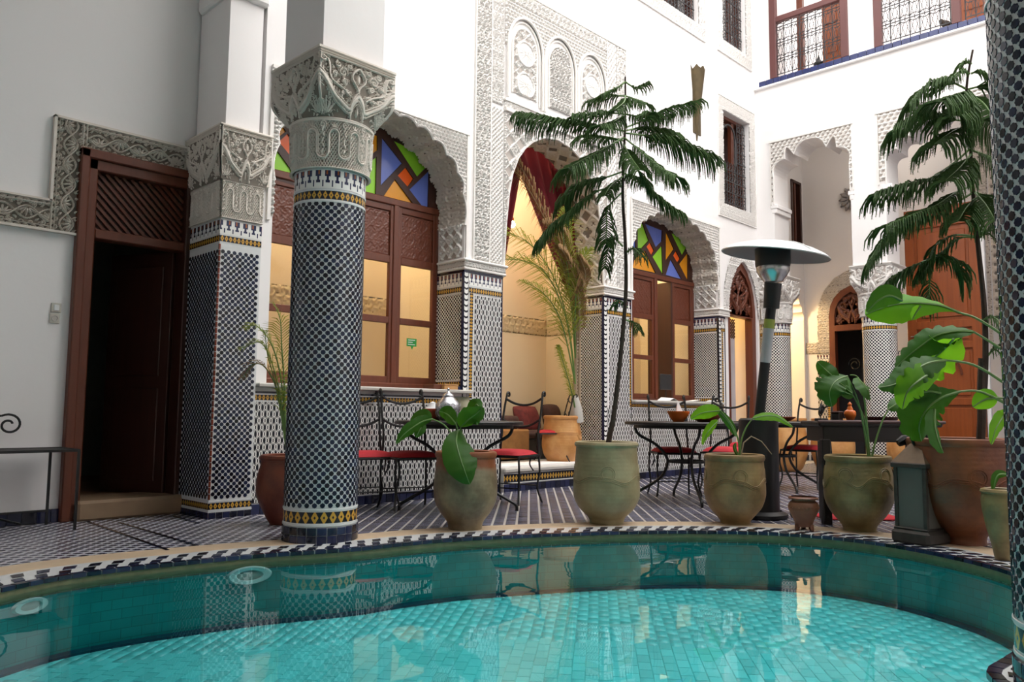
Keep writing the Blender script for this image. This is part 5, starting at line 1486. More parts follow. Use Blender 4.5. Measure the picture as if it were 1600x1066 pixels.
# ------------------------------------------------------------------ pots
def wave_relief(parent, prof, z0, z1, amp, n, mat, kind='wave'):
    # incised wavy lines raised as thin cords following the pot wall
    def rad(z):
        for (r0, a), (r1, b) in zip(prof[:-1], prof[1:]):
            if a <= z <= b and b > a: return r0+(r1-r0)*(z-a)/(b-a)
        return prof[-1][0]
    mb = MB()
    for o in (0, .012, .024):
        pts = []
        for k in range(97):
            a = 2*PI*k/96; z = (z0+z1)/2+amp*math.sin(n*a)+o+.3*amp*math.sin(2*n*a+1)
            r = rad(z)+.0005; pts.append((r*math.cos(a), r*math.sin(a), z))
        mb.tube(pts, .0048, 5, cap=False)
    for k in range(n):
        a0 = 2*PI*(k+.25)/n+.3
        for rr in (.055, .042):
            pts = []
            for i in range(19):
                t = 2*PI*i/18; z = z1+.02+rr*math.sin(t); r = rad(z)+.0005; a = a0+rr*math.cos(t)/max(.1, r)
                pts.append((r*math.cos(a), r*math.sin(a), z))
            mb.tube(pts, .0042, 5, cap=False)
    return mb.build('incised_ornament', mat, parent, local=True, smooth=True)
def pot(t, prof, mat, rim, wall=.028, soil=.05, wave=None, scale=1):
    # prof: (r, z) bottom to top; the rim is a separate rolled lip, hollow inside
    H_ = prof[-1][1]; rt = prof[-1][0]
    MB().lathe(prof+[(rt-wall, H_), (rt-wall, H_-soil-.03)], 56).build('pot_body', mat, t, local=True, smooth=True)
    mb = MB(); r0 = rt
    mb.lathe([(r0-wall, H_-rim*.9), (r0-wall-.002, H_+.004), (r0-.004, H_+.010), (r0+.010, H_+.004), (r0+.016, H_-rim*.45), (r0+.008, H_-rim), (r0-.006, H_-rim*1.1)], 56, cap0=False); mb.build('pot_rim', mat, t, local=True, smooth=True)
    MB().lathe([(.001, H_-soil+.008), (rt*.5, H_-soil+.004), (rt-wall+.004, H_-soil)], 32, cap0=False).build('soil', M['soil'], t, local=True, smooth=True)
    if wave: wave_relief(t, prof, *wave, mat)
def fine(prof, n=6):
    return [(v.x, v.y) for v in spline([(a, b, 0) for a, b in prof], n)]
def pot_at(px, py_base, z=0):
    p = on('Z', z, px, py_base); D = (Vector(p)-Vector((0, 0, CAM_H))).dot(F); return p, D
# profile from pixel half-widths: list of (half width px, image y) at distance D
def prof_px(rows, yb, D, cut=1.0):
    k = D/FPX
    return [(hw*k*cut, max(0, (yb-y)*k*1.01)) for hw, y in rows]

# broad leaves ------------------------------------------------------------
def blade(parent, pts, wid, mat, cup=.25, roll=0.0, tear=0, name='leaf', droop=0, stalk=None, stalk_r=.008):
    """leaf blade along pts (world), wid(t) half width; folded along the midrib"""
    P = spline(pts, 6); n = len(P); mb = MB()
    prev = None; rows = []
    for i, p in enumerate(P):
        d = (P[min(i+1, n-1)]-P[max(i-1, 0)]).normalized()
        side = d.cross(F+Vector((0, 0, -.35)))
        if side.length < .1: side = d.cross(RV)
        side.normalize()
        if prev is not None and side.dot(prev) < 0: side = -side
        prev = side
        up = side.cross(d)
        side = (side*math.cos(roll)+up*math.sin(roll)); up = side.cross(d)
        w = wid(i/(n-1)); row = []
        for j, s_ in enumerate((-1, -.66, -.33, 0, .33, .66, 1)):
            wob = .06*w*math.sin(i*1.7+j*2.1) if abs(s_) > .5 else 0
            jag = (1-.30*abs(math.sin(i*2.3+j)))*1 if tear and abs(s_) == 1 and i % 3 == 0 else 1
            q = p+side*(s_*w*jag)+up*(abs(s_)**1.5*w*cup+wob)
            row.append(q)
        rows.append(row)
    for row in rows: mb.v += [tuple(q) for q in row]
    for i in range(n-1):
        for j in range(6): mb.f.append((i*7+j, i*7+j+1, (i+1)*7+j+1, (i+1)*7+j))
    o = mb.build(name, mat, parent, smooth=True, fix=False)
    wl = world_loc(parent)
    rb = MB(); rb.tube(P, [.0055*(1-.8*i/n)+.001 for i in range(n)], 5); r_ = rb.build('midrib', M['stem'], parent if False else o, smooth=True)
    if stalk: MB().tube(spline(stalk, 6), [stalk_r*(1-.45*i/(6*(len(stalk)-1))) for i in range(6*(len(stalk)-1)+1)], 6).build('leaf_stalk', M['stem'], parent, smooth=True)
    return o
def wleaf(w, peak=.45): return lambda t: w*max(.03, math.sin(PI*min(1, t**(math.log(.5)/math.log(peak))))**.75)
def scr(pts, D, dd=None):   # picture points at distance D (each may carry its own)
    return [dep(p[0], p[1], D+(p[2] if len(p) > 2 else 0)) for p in pts]

# P1 two-toned pot with canna leaves
p, D = pot_at(725, 831); p = p+Vector((RV.x, RV.y, 0))*0; base1 = Vector((p.x, p.y, 0))+Vector((.717, .697, 0))*.12; D1 = D+.12
t1 = thing('potted_plant', 'limewashed terracotta pot with drooping green leaves near the round column', 'potted plant', base1)
pr1 = fine(prof_px([(26, 834), (27, 827), (30, 820), (40, 807), (48, 791), (50, 772), (49, 750), (46.5, 732), (45.5, 716)], 834, D1))
pot(t1, pr1, M['pot_two'], .035)
blade(t1, scr([(746, 664), (741, 645), (744, 632, -.05), (752, 640, -.1)], D1), wleaf(.055), M['leaf'], .2)
def L1(pts, w, m='leaf', st=None, roll=0, cup=.25, pk=.45, tear=0, t=t1, D=D1): return blade(t, scr(pts, D), wleaf(w, pk), M[m], cup, roll, tear, stalk=scr(st, D) if st else None)
L1([(716, 672), (713, 690, -.12), (719, 715, -.2), (727, 738, -.24), (734, 757, -.22)], .115, 'leaf', [(733, 712), (728, 690), (722, 678), (716, 672)], roll=.2, pk=.5)
L1([(719, 668), (733, 655, -.05), (745, 646, -.08), (754, 636, -.1)], .088, 'leaf', [(731, 713), (729, 695), (723, 680), (719, 668)], roll=-.9)
L1([(712, 662), (702, 650, .05), (694, 645, .1), (686, 643, .1)], .06, 'leaf', [(728, 714), (722, 692), (712, 662)], roll=.6)
L1([(676, 655), (662, 658, -.05), (645, 668, -.1), (630, 680, -.12), (619, 694, -.12)], .050, 'leaf', [(727, 714), (712, 688), (695, 665), (676, 655)], roll=.7, tear=1)
L1([(674, 654), (664, 650, 0), (652, 652, .05), (641, 660, .1)], .050, 'leaf', None, roll=.2)
L1([(662, 658), (657, 670, -.05), (650, 684, -.06)], .042, 'leaf', None, roll=.4)
L1([(731, 712), (727, 700), (722, 692)], .02, 'leaf')

# P2 large pale pot with the tall pine
p, D = pot_at(951, 822); base2 = Vector((p.x, p.y, 0))+Vector((.717, .697, 0))*.13; D2 = D+.13
t2 = thing('potted_pine', 'tall slender pine in a large pale green pot at the centre of the poolside', 'potted tree', base2)
pr2 = fine(prof_px([(26, 824), (27, 819), (30, 813), (43, 800), (51, 784), (52, 768), (50.5, 745), (48.5, 720), (47, 700)], 824, D2))
pot(t2, pr2, M['pot_pale'], .028, wave=(.28, .36, .02, 4))
def pine_branch(parent, pts, r=.008, drop=.14, dens=26, spread=.9, tip='needle', seed=0, name='branch'):
    """a bough with hanging side twigs, each twig clothed with short needles"""
    rng = random.Random(seed); P = spline(pts, 5); n = len(P)
    br = MB(); br.tube(P, [r*(1-.75*i/n)+.0015 for i in range(n)], 5)
    b = br.build(name, M['bark'] if r > .0075 else M['stem'], parent, smooth=True)
    mb = MB(); L = sum((P[i+1]-P[i]).length for i in range(n-1)); m = max(6, int(dens*L/.5))
    for k in range(m):
        f = .22+.78*k/(m-1); i = min(n-2, int(f*(n-1))); p0 = P[i].lerp(P[i+1], f*(n-1)-i); d = (P[i+1]-P[i]).normalized()
        side = d.cross(Vector((0, 0, 1)));  side = side.normalized() if side.length > .05 else RV.copy()
        for sg in (-1, 1):
            ln = drop*(.55+.6*math.sin(PI*min(1, (f-.1)*.95)))*rng.uniform(.75, 1.2)
            dirv = (side*sg*spread+d*.75+Vector((0, 0, rng.uniform(-.05, .25)))).normalized()
            q1 = p0+dirv*ln*.45+Vector((0, 0, -ln*.06)); q2 = q1+(dirv*.45+Vector((0, 0, -.55))).normalized()*ln*.38; q3 = q2+(dirv*.15+Vector((0, 0, -.9))).normalized()*ln*.32
            tw = [p0, q1, q2, q3]
            mb.tube(tw, [.0045, .0055, .005, .0018], 4, cap=False)
            for a_, b_ in zip(tw[:-1], tw[1:]):
                for h_ in range(4):
                    c0 = a_.lerp(b_, (h_+.5)/4); dd = (b_-a_).normalized(); s2 = dd.orthogonal(); s2.rotate(Matrix.Rotation(rng.uniform(0, 6.28), 3, dd)); 
                    tipv = c0+dd*.012+s2*.011; s3 = dd.cross(s2)*.0016
                    bb = len(mb.v); mb.v += [tuple(c0-s3), tuple(c0+s3), tuple(tipv)]; mb.f.append((bb, bb+1, bb+2))
    o = mb.build('needle_twigs', M[tip], b, fix=False); o['kind'] = 'stuff'
    return b
trunk2 = [(951, 715), (951, 690), (958, 655), (965, 600), (973, 520), (978, 450), (977, 380), (973, 310), (974, 250), (977, 190), (977, 120)]
TP = scr(trunk2, D2)
mb = MB(); Q = spline(TP, 4); mb.tube(Q, [.021*(1-.82*i/len(Q))+.002 for i in range(len(Q))], 7); mb.build('trunk', M['bark'], t2, smooth=True)
def B2(pts, dz=0, seed=0, **k): return pine_branch(t2, scr([(x, y, dz*i/(len(pts)-1)) for i, (x, y) in enumerate(pts)], D2), seed=seed, **k)
s_ = 0
for pts, dz, kw in [
    ([(977, 128), (966, 136), (950, 143), (940, 148)], -.1, dict(drop=.08)), ([(977, 128), (992, 137), (1004, 134), (1012, 130)], -.05, dict(drop=.07)),
    ([(977, 150), (960, 150), (938, 154), (921, 160)], .1, dict(drop=.12)), ([(977, 150), (995, 156), (1010, 162)], -.2, dict(drop=.10)), ([(977, 150), (975, 160), (960, 172)], -.35, dict(drop=.1)),
    ([(976, 178), (950, 176), (925, 178), (898, 180)], -.15, dict(drop=.16)), ([(976, 178), (1000, 182), (1016, 176)], -.3, dict(drop=.14)), ([(976, 178), (960, 190), (935, 196)], -.4, dict(drop=.14)),
    ([(976, 205), (930, 196), (880, 190), (846, 184), (816, 180)], .10, dict(drop=.18, dens=34)), ([(976, 200), (1010, 186), (1045, 170), (1085, 160)], .25, dict(drop=.17, dens=34)),
    ([(976, 208), (1010, 212), (1045, 218), (1080, 232), (1112, 246)], .05, dict(drop=.20, dens=36)), ([(975, 205), (1000, 200), (1028, 204), (1050, 210)], .5, dict(drop=.16)),
    ([(975, 215), (945, 232), (915, 248), (888, 262)], -.45, dict(drop=.2, dens=34)), ([(975, 215), (1000, 235), (1030, 260), (1055, 275)], -.35, dict(drop=.17, dens=30)),
    ([(975, 220), (950, 215), (915, 215)], .4, dict(drop=.18)), ([(974, 225), (985, 245), (1000, 265)], -.5, dict(drop=.13)),
    ([(974, 268), (945, 278), (915, 285), (893, 300), (882, 318)], .1, dict(drop=.19, dens=34)), ([(974, 270), (990, 278), (1008, 285)], .3, dict(drop=.1)), ([(974, 275), (955, 290), (945, 305)], -.3, dict(drop=.1)),
    ([(973, 290), (930, 300), (890, 330), (862, 352), (845, 372)], -.1, dict(drop=.17, dens=30)),
    ([(973, 300), (950, 325), (948, 355), (946, 380)], -.15, dict(drop=.12, dens=22)), ([(973, 385), (958, 372), (950, 390), (945, 418)], -.1, dict(drop=.12)), ([(978, 395), (990, 388), (1002, 400)], -.1, dict(drop=.11)),
    ([(974, 240), (1000, 270), (1020, 300), (1040, 318), (1062, 332)], -.05, dict(drop=.13, dens=24)), ([(980, 480), (968, 470), (960, 478)], .05, dict(drop=.07)), ([(978, 500), (990, 505), (997, 515)], .05, dict(drop=.08))]:
    s_ += 1; B2(pts, dz, s_, r=.006, **kw)

# P3, P4 and the rest
p, D = pot_at(1156, 822); base3 = Vector((p.x, p.y, 0))+Vector((.717, .697, 0))*.12; D3 = D+.12
t3 = thing('potted_plant', 'sandy olive pot with a few green leaves in front of the heater', 'potted plant', base3)
pot(t3, fine(prof_px([(22, 824), (24, 818), (29, 812), (40, 799), (46, 783), (47, 768), (45.5, 745), (43.5, 719)], 824, D3)), M['pot_sand'], .038, wave=(.26, .34, .025, 4))
def L3(*a, **k): return L1(*a, t=t3, D=D3, **k)
L3([(1126, 642), (1112, 643, -.05), (1095, 646, -.1), (1079, 655, -.1)], .055, 'leaf_bright', [(1155, 716), (1154, 690), (1144, 665), (1126, 642)], roll=.5)
L3([(1122, 658), (1112, 668, -.05), (1103, 680, -.08), (1098, 696, -.08)], .055, 'leaf_bright', None, roll=.9, cup=.1)
L3([(1150, 682), (1142, 665), (1130, 650), (1118, 638)], .030, 'leaf', None, roll=.3)
L3([(1176, 654), (1195, 650, .02), (1215, 652, .05), (1240, 668, .05)], .040, 'leaf_bright', [(1155, 716), (1158, 690), (1166, 668), (1176, 654)], roll=.4)
MB().tube(scr([(1157, 716), (1162, 692), (1174, 682), (1190, 690), (1206, 710)], D3), [.006, .006, .005, .004, .003], 5).build('bent_stalk', M['bark_pale'], t3, smooth=True)
L3([(1154, 715), (1148, 700), (1150, 692)], .015, 'leaf')

p, D = pot_at(1356, 834); base4 = Vector((p.x, p.y, 0))+Vector((.717, .697, 0))*.13; D4_ = D+.13
t4 = thing('potted_plant', 'olive pot with incised waves and split banana-like leaves beside the lantern', 'potted plant', base4)
pot(t4, fine(prof_px([(24, 836), (25, 829), (29, 823), (42, 807), (50, 789), (51.5, 770), (50, 750), (47.5, 735), (46.5, 722)], 836, D4_)), M['pot_olive'], .034, wave=(.30, .38, .03, 5))
def L4(*a, **k): return L1(*a, t=t4, D=D4_, **k)
L4([(1324, 588), (1312, 592, -.05), (1302, 600, -.1), (1296, 615, -.12), (1300, 636, -.1)], .135, 'leaf', [(1357, 716), (1350, 670), (1340, 625), (1324, 588)], roll=-.5, tear=1)
L4([(1310, 598), (1298, 585), (1286, 574, .05), (1277, 565, .05)], .06, 'leaf', None, roll=.4)
L4([(1340, 590), (1348, 600, -.05), (1356, 610, -.08), (1360, 624, -.05)], .085, 'leaf', [(1359, 716), (1355, 670), (1350, 620), (1340, 590), (1328, 586)], roll=.6)
L4([(1334, 620), (1322, 606, -.1), (1312, 598, -.1)], .06, 'leaf', [(1357, 716), (1352, 660), (1334, 620)], roll=.1)
L4([(1388, 640), (1400, 632, .0), (1415, 622, .05), (1432, 618, .1)], .055, 'leaf', [(1362, 716), (1368, 690), (1378, 660), (1388, 640)], roll=.4)

p, D = pot_at(1528, 856); base5 = Vector((p.x, p.y, 0))+Vector((.717, .697, 0))*.16; D5 = D+.16
t5 = thing('potted_tree', 'big glazed brown pot with a dark weeping pine at the right', 'potted tree', base5)
pot(t5, fine(prof_px([(32, 860), (34, 846), (52, 826), (66, 802), (74, 775), (76, 748), (75, 722), (73, 700)], 860, D5)), M['pot_terra'], .04, wave=(.36, .42, .02, 6))
tr = scr([(1531, 712, .0), (1536, 640), (1540, 560), (1538, 480), (1530, 400), (1524, 340), (1518, 270), (1516, 200), (1510, 140), (1520, 78)], D5)
mb = MB(); Q = spline(tr, 4); mb.tube(Q, [.020*(1-.8*i/len(Q))+.002 for i in range(len(Q))], 7); mb.build('trunk', M['bark'], t5, smooth=True)
MB().tube(scr([(1531, 712), (1534, 660), (1534, 600), (1536, 560)], D5), .027, 7).build('pale_stem', M['bark'], t5, smooth=True)
def B5(pts, dz=0, seed=0, **k):
    k['drop'] = k.get('drop', .14)*1.22; k['dens'] = k.get('dens', 26)*1.25
    return pine_branch(t5, scr([(x, y, dz*i/(len(pts)-1)) for i, (x, y) in enumerate(pts)], D5), seed=seed, **k)
for pts, dz, kw in [
    ([(1518, 100), (1508, 96), (1500, 102)], 0, dict(drop=.07)), ([(1515, 115), (1500, 112), (1488, 120)], -.05, dict(drop=.10)), ([(1517, 115), (1530, 112), (1545, 122)], -.05, dict(drop=.09)),
    ([(1511, 140), (1490, 130), (1465, 128), (1440, 140), (1424, 158)], .0, dict(drop=.18, dens=34)), ([(1511, 140), (1535, 135), (1560, 142), (1590, 165)], -.1, dict(drop=.18, dens=34)), ([(1511, 145), (1490, 150), (1462, 158)], -.4, dict(drop=.18)), ([(1511, 145), (1535, 160), (1550, 180)], -.4, dict(drop=.18)),
    ([(1511, 150), (1500, 165), (1490, 180)], -.5, dict(drop=.14)),
    ([(1516, 190), (1480, 186), (1440, 180), (1405, 196)], .05, dict(drop=.19, dens=36)), ([(1516, 190), (1545, 190), (1580, 205)], .1, dict(drop=.18)), ([(1516, 195), (1490, 205), (1460, 225)], -.35, dict(drop=.17)),
    ([(1518, 230), (1490, 255), (1450, 280), (1410, 290), (1374, 300)], .0, dict(drop=.17, dens=28)), ([(1518, 235), (1545, 245), (1575, 265)], -.2, dict(drop=.18)), ([(1518, 240), (1500, 262), (1478, 282)], -.4, dict(drop=.15)),
    ([(1522, 300), (1490, 318), (1450, 330), (1410, 350), (1378, 378), (1358, 408)], .05, dict(drop=.15, dens=26)), ([(1521, 290), (1495, 300), (1465, 320), (1440, 330), (1385, 352)], -.3, dict(drop=.16, dens=26)), ([(1522, 300), (1545, 310), (1575, 335)], .0, dict(drop=.18, dens=30)), ([(1522, 300), (1540, 320), (1555, 345)], -.35, dict(drop=.14)),
    ([(1524, 310), (1510, 325), (1498, 345)], -.3, dict(drop=.13)),
    ([(1528, 370), (1490, 368), (1460, 385), (1452, 410), (1440, 425)], .0, dict(drop=.12, dens=18)), ([(1528, 372), (1500, 372), (1470, 395), (1430, 415), (1400, 430)], .1, dict(drop=.15, dens=24)), ([(1530, 372), (1545, 360), (1560, 355)], -.1, dict(drop=.10)),
    ([(1440, 410), (1470, 402), (1495, 412), (1505, 435)], -.05, dict(drop=.13)), ([(1452, 430), (1452, 450), (1450, 470)], 0, dict(drop=.12)), ([(1400, 430), (1388, 440), (1382, 455)], 0, dict(drop=.10)),
    ([(1536, 500), (1550, 495), (1565, 505)], -.1, dict(drop=.12)), ([(1540, 560), (1560, 540), (1580, 548)], -.1, dict(drop=.12))]:
    s_ += 1; B5(pts, dz, s_, r=.006, **kw)

# bird-of-paradise leaves that arch in from a pot hidden behind the near column
D6 = 3.45
p = Vector((4.02, .38, 0)); t6 = thing('banana_plant', 'large bright green banana-like leaves arching in from behind the right column', 'plant', (p.x, p.y, 0))
pot(t6, fine([(.10, 0), (.15, .06), (.20, .2), (.21, .34), (.19, .42)]), M['pot_olive'], .03)
stx = (lambda v: (800+FPX*v.dot(RV)/v.dot(F), 533-FPX*v.dot(UV_)/v.dot(F), v.dot(F)-D6))(Vector((4.02, .38, .42-CAM_H)))
def L6(pts, w, m, st, **k): return L1(pts, w, m, st, t=t6, D=D6, **k)
L6([(1500, 489), (1470, 478, .02), (1430, 474, .05), (1390, 478, .08), (1352, 492, .1)], .085, 'leaf_bright', [stx, (1640, 600), (1580, 535), (1530, 500), (1500, 489)], roll=-.35, cup=.35, pk=.68)
L6([(1410, 470), (1390, 462), (1372, 470), (1354, 488)], .05, 'leaf', None, roll=.5)
L6([(1438, 478), (1430, 490), (1425, 500)], .03, 'leaf_bright', None, roll=.9)
L6([(1522, 519), (1495, 518, .05), (1465, 524, .08), (1440, 540, .1), (1415, 560, .12), (1400, 575, .12)], .072, 'leaf', [stx, (1640, 610), (1570, 550), (1522, 519)], roll=-.5, tear=1)
L6([(1490, 530), (1470, 550, .1), (1440, 575, .15), (1420, 590, .15)], .10, 'leaf_bright', None, roll=-.4, tear=1)
L6([(1478, 563), (1450, 568, -.05), (1425, 582, -.08), (1400, 600, -.1), (1372, 606, -.1)], .065, 'leaf', [stx, (1640, 650), (1565, 596), (1520, 570), (1478, 563)], roll=-.3, tear=1)
L6([(1470, 575), (1440, 592, -.1), (1418, 612, -.12), (1410, 640, -.12)], .07, 'leaf_bright', None, roll=.3, tear=1)
L6([(1500, 612), (1470, 622, 0), (1448, 640, 0), (1436, 665, 0), (1440, 690, 0)], .10, 'leaf', [stx, (1640, 670), (1570, 630), (1530, 612), (1500, 612)], roll=.2, tear=1, pk=.6)
L6([(1460, 640), (1460, 665, -.05), (1466, 690, -.08), (1474, 708, -.08)], .055, 'leaf', None, roll=.6)
L6([(1470, 615), (1450, 612), (1425, 618), (1400, 628)], .045, 'leaf', None, roll=.4)
L6([(1560, 622), (1540, 624, 0), (1520, 636, 0)], .045, 'leaf_bright', [stx, (1610, 640), (1560, 622)], roll=.2)
p7, D7 = pot_at(1580, 880); t7 = thing('potted_plant', 'slim pale olive pot with two leaves, partly hidden by the right column', 'potted plant', Vector((p7.x, p7.y, 0))+Vector((.05, .05, 0)))
pot(t7, fine(prof_px([(11, 885), (15, 862), (22, 832), (27, 800), (26, 782), (24, 777)], 885, D7+.07)), M['pot_olive'], .02, .012, .03)
L1([(1572, 640), (1568, 650), (1556, 670, -.03), (1549, 695, -.05)], .045, 'leaf_bright', [(1580, 778), (1584, 720), (1580, 670), (1572, 640)], t=t7, D=D7+.07, roll=.3)
L1([(1575, 742), (1560, 742), (1554, 755), (1552, 770)], .028, 'leaf', [(1580, 778), (1584, 760), (1575, 742)], t=t7, D=D7+.07, roll=.4)
# dark red pot with small palm behind the round column
D0 = 5.75; b0 = dep(447, 803, D0); t0 = thing('potted_palm', 'dark red clay pot with feathery palm, half hidden behind the round column', 'potted plant', (b0.x, b0.y, 0))
pot(t0, fine([(.11, 0), (.15, .07), (.21, .20), (.215, .32), (.19, .43), (.185, .49)]), M['pot_red'], .03)
def frond(parent, pts, r=.008, ll=.22, n=34, mat='palm', droop=.3, seed=0, wid=.008, rm='stem', name='frond', ang=.8, cone=1.0):
    rng = random.Random(seed); P = spline(pts, 6); m = len(P)
    b = MB(); b.tube(P, [r*(1-.8*i/m)+.001 for i in range(m)], 5); o = b.build(name, M[rm], parent, smooth=True)
    mb = MB()
    for k in range(n):
        f = .18+.82*k/(n-1); i = min(m-2, int(f*(m-1))); p0 = P[i].lerp(P[i+1], f*(m-1)-i); d = (P[i+1]-P[i]).normalized()
        side = d.cross(Vector((0, 0, 1))); side = side.normalized() if side.length > .1 else RV.copy()
        up = side.cross(d)
        for sg in (-1, 1):
            ln = ll*(math.sin(PI*(.15+.8*f))**.6)*rng.uniform(.8, 1.1)
            dv = (side*sg*cone+d*ang+up*rng.uniform(-.1, .35)).normalized()
            q1 = p0+dv*ln*.5; q2 = q1+(dv+Vector((0, 0, -droop*2))).normalized()*ln*.5
            s2 = dv.cross(up).normalized() if dv.cross(up).length > .1 else up
            s2 = (s2+up*rng.uniform(-.6, .6)).normalized()*wid*.5
            bb = len(mb.v); mb.v += [tuple(p0-s2*.4), tuple(p0+s2*.4), tuple(q1+s2), tuple(q1-s2), tuple(q2)]; mb.f += [(bb, bb+1, bb+2, bb+3), (bb+3, bb+2, bb+4)]
    l_ = mb.build('leaflets', M[mat], o, fix=False); l_['kind'] = 'stuff'; return o
for k, (pts, mt) in enumerate([([(447, 700), (440, 600), (425, 540), (402, 510), (385, 512)], 'palm'), ([(447, 700), (444, 600), (440, 540), (438, 500), (428, 475)], 'palm'), ([(447, 700), (436, 620), (415, 575), (395, 570), (380, 590)], 'palm_dry'),
                               ([(447, 700), (438, 620), (422, 560), (405, 535), (376, 545)], 'palm'), ([(448, 700), (460, 600), (480, 540), (500, 520)], 'palm'), ([(447, 700), (438, 640), (428, 590), (418, 555), (414, 520)], 'palm')]):
    frond(t0, scr(pts, D0), .007, .17, 34, mt, .25, k)
# orange pot with the tall half-dry palm, standing on the step
b8 = Vector((7.16, 6.12, .243)); D8 = (b8-Vector((0, 0, CAM_H))).dot(F)
t8 = thing('potted_palm', 'orange terracotta pot with tall half-dry palm on the step of the central arch', 'potted plant', b8)
kk = D8/FPX
pot(t8, fine([(.14, 0), (.17, .02), (.215, .10), (.235, .19), (.232, .28), (.222, .36), (.212, .44), (.205, .535)]), M['pot_orange'], .035, wave=(.36, .30, .0, 3))
xt = 901
MB().tube(scr([(901, 660), (900, 640), (899, 625), (899, 618)], D8), [.085, .075, .05, .035], 12).build('trunk_base', M['marble'], t8, smooth=True)
MB().tube(scr([(899, 630), (898, 600), (900, 560), (899, 500), (896, 440), (888, 400), (880, 370)], D8), [.035, .028, .022, .018, .015, .012, .009], 7).build('trunk', M['bark_pale'], t8, smooth=True)
MB().tube(scr([(906, 650), (905, 600), (906, 540), (901, 480), (893, 420)], D8), [.022, .02, .016, .012, .008], 6).build('dry_stem', M['bark_pale'], t8, smooth=True)
for k, (pts, mt, ll) in enumerate([
    ([(899, 600), (890, 520), (872, 450), (845, 400), (815, 372), (780, 362)], 'palm', .52), ([(899, 600), (885, 500), (855, 430), (820, 408), (778, 405)], 'palm', .50),
    ([(899, 600), (882, 520), (866, 480), (845, 455), (818, 440)], 'palm', .34), ([(899, 560), (893, 480), (887, 420), (880, 370), (885, 330)], 'palm', .40),
    ([(899, 560), (893, 470), (878, 400), (850, 330), (825, 280), (806, 248)], 'palm_dry', .32), ([(899, 540), (890, 460), (868, 380), (840, 320), (812, 275), (796, 262)], 'palm_dry', .30),
    ([(900, 520), (895, 440), (882, 380), (868, 350), (850, 345)], 'palm_dry', .28), ([(901, 540), (905, 470), (915, 430), (905, 400)], 'palm_dry', .22),
    ([(899, 560), (899, 480), (905, 420), (918, 390)], 'palm', .3), ([(899, 640), (890, 600), (878, 560), (872, 540)], 'palm', .12), ([(904, 560), (906, 500), (900, 440), (884, 400), (872, 385)], 'palm_dry', .25)]):
    frond(t8, scr([(x, y, -.30*i/(len(pts)-1)) for i, (x, y) in enumerate(pts)], D8-.05), .009, ll, 46 if mt == 'palm' else 85, mt, .45 if mt == 'palm' else .9, k+20, .013, 'bark_pale' if mt == 'palm_dry' else 'stem', ang=1.1)
# small handmade pot
p, D = pot_at(1260, 830); t9 = thing('clay_pot', 'small reddish clay pot with ribbed shoulder standing by the table legs', 'pot', Vector((p.x, p.y, 0))+Vector((.03, .03, 0)))
k9 = (D+.04)/FPX
pr9 = fine([(h*k9, z*k9) for h, z in [(13, 6), (14.5, 14), (20, 26), (23, 34), (21.5, 42), (17.5, 46), (20, 50)]])
MB().lathe(pr9+[(pr9[-1][0]-.015, pr9[-1][1]), (pr9[-1][0]-.02, pr9[-1][1]-.08)], 40).build('pot_body', M['pot_small'], t9, local=True, smooth=True)
MB().lathe([(18*k9, 49*k9), (22*k9, 48*k9), (22.5*k9, 50*k9), (19*k9, 52*k9)], 40, cap0=False).build('pot_rim', M['pot_small'], t9, local=True, smooth=True)
for k in range(3):
    a = 2*PI*k/3+.5; MB().tube([(11*k9*math.cos(a), 11*k9*math.sin(a), 9*k9), (13*k9*math.cos(a), 13*k9*math.sin(a), 0)], [.022, .015], 8).build('foot', M['pot_small'], t9, local=True, smooth=True)
mb = MB()
for k in range(26):
    a = 2*PI*k/26; mb.tube([(18.3*k9*math.cos(a), 18.3*k9*math.sin(a), 43.5*k9), (23.3*k9*math.cos(a+.14), 23.3*k9*math.sin(a+.14), 35*k9)], .0045, 4)
mb.build('shoulder_ribs', M['pot_small'], t9, local=True)
# far pots beyond the console
for i, (px, D_, lb) in enumerate([(1230, 11.6, 'orange terracotta jar on the far floor left of the console table'), (1302, 11.4, 'orange terracotta jar seen between the console table legs'), (1424, 10.8, 'orange terracotta jar behind the lantern top')]):
    b = dep(px, 727, D_); t = thing('terracotta_jar', lb, 'pot', (b.x, b.y, 0), group=None)
    MB().lathe(fine([(.16, 0), (.22, .06), (.29, .25), (.30, .42), (.27, .60), (.25, .72), (.27, .76)])+[(.24, .76), (.23, .65)], 40).build('pot_body', M['pot_orange'], t, local=True, smooth=True)
    MB().lathe([(.26, .73), (.285, .74), (.285, .77), (.25, .775)], 40, cap0=False).build('pot_rim', M['pot_orange'], t, local=True, smooth=True)

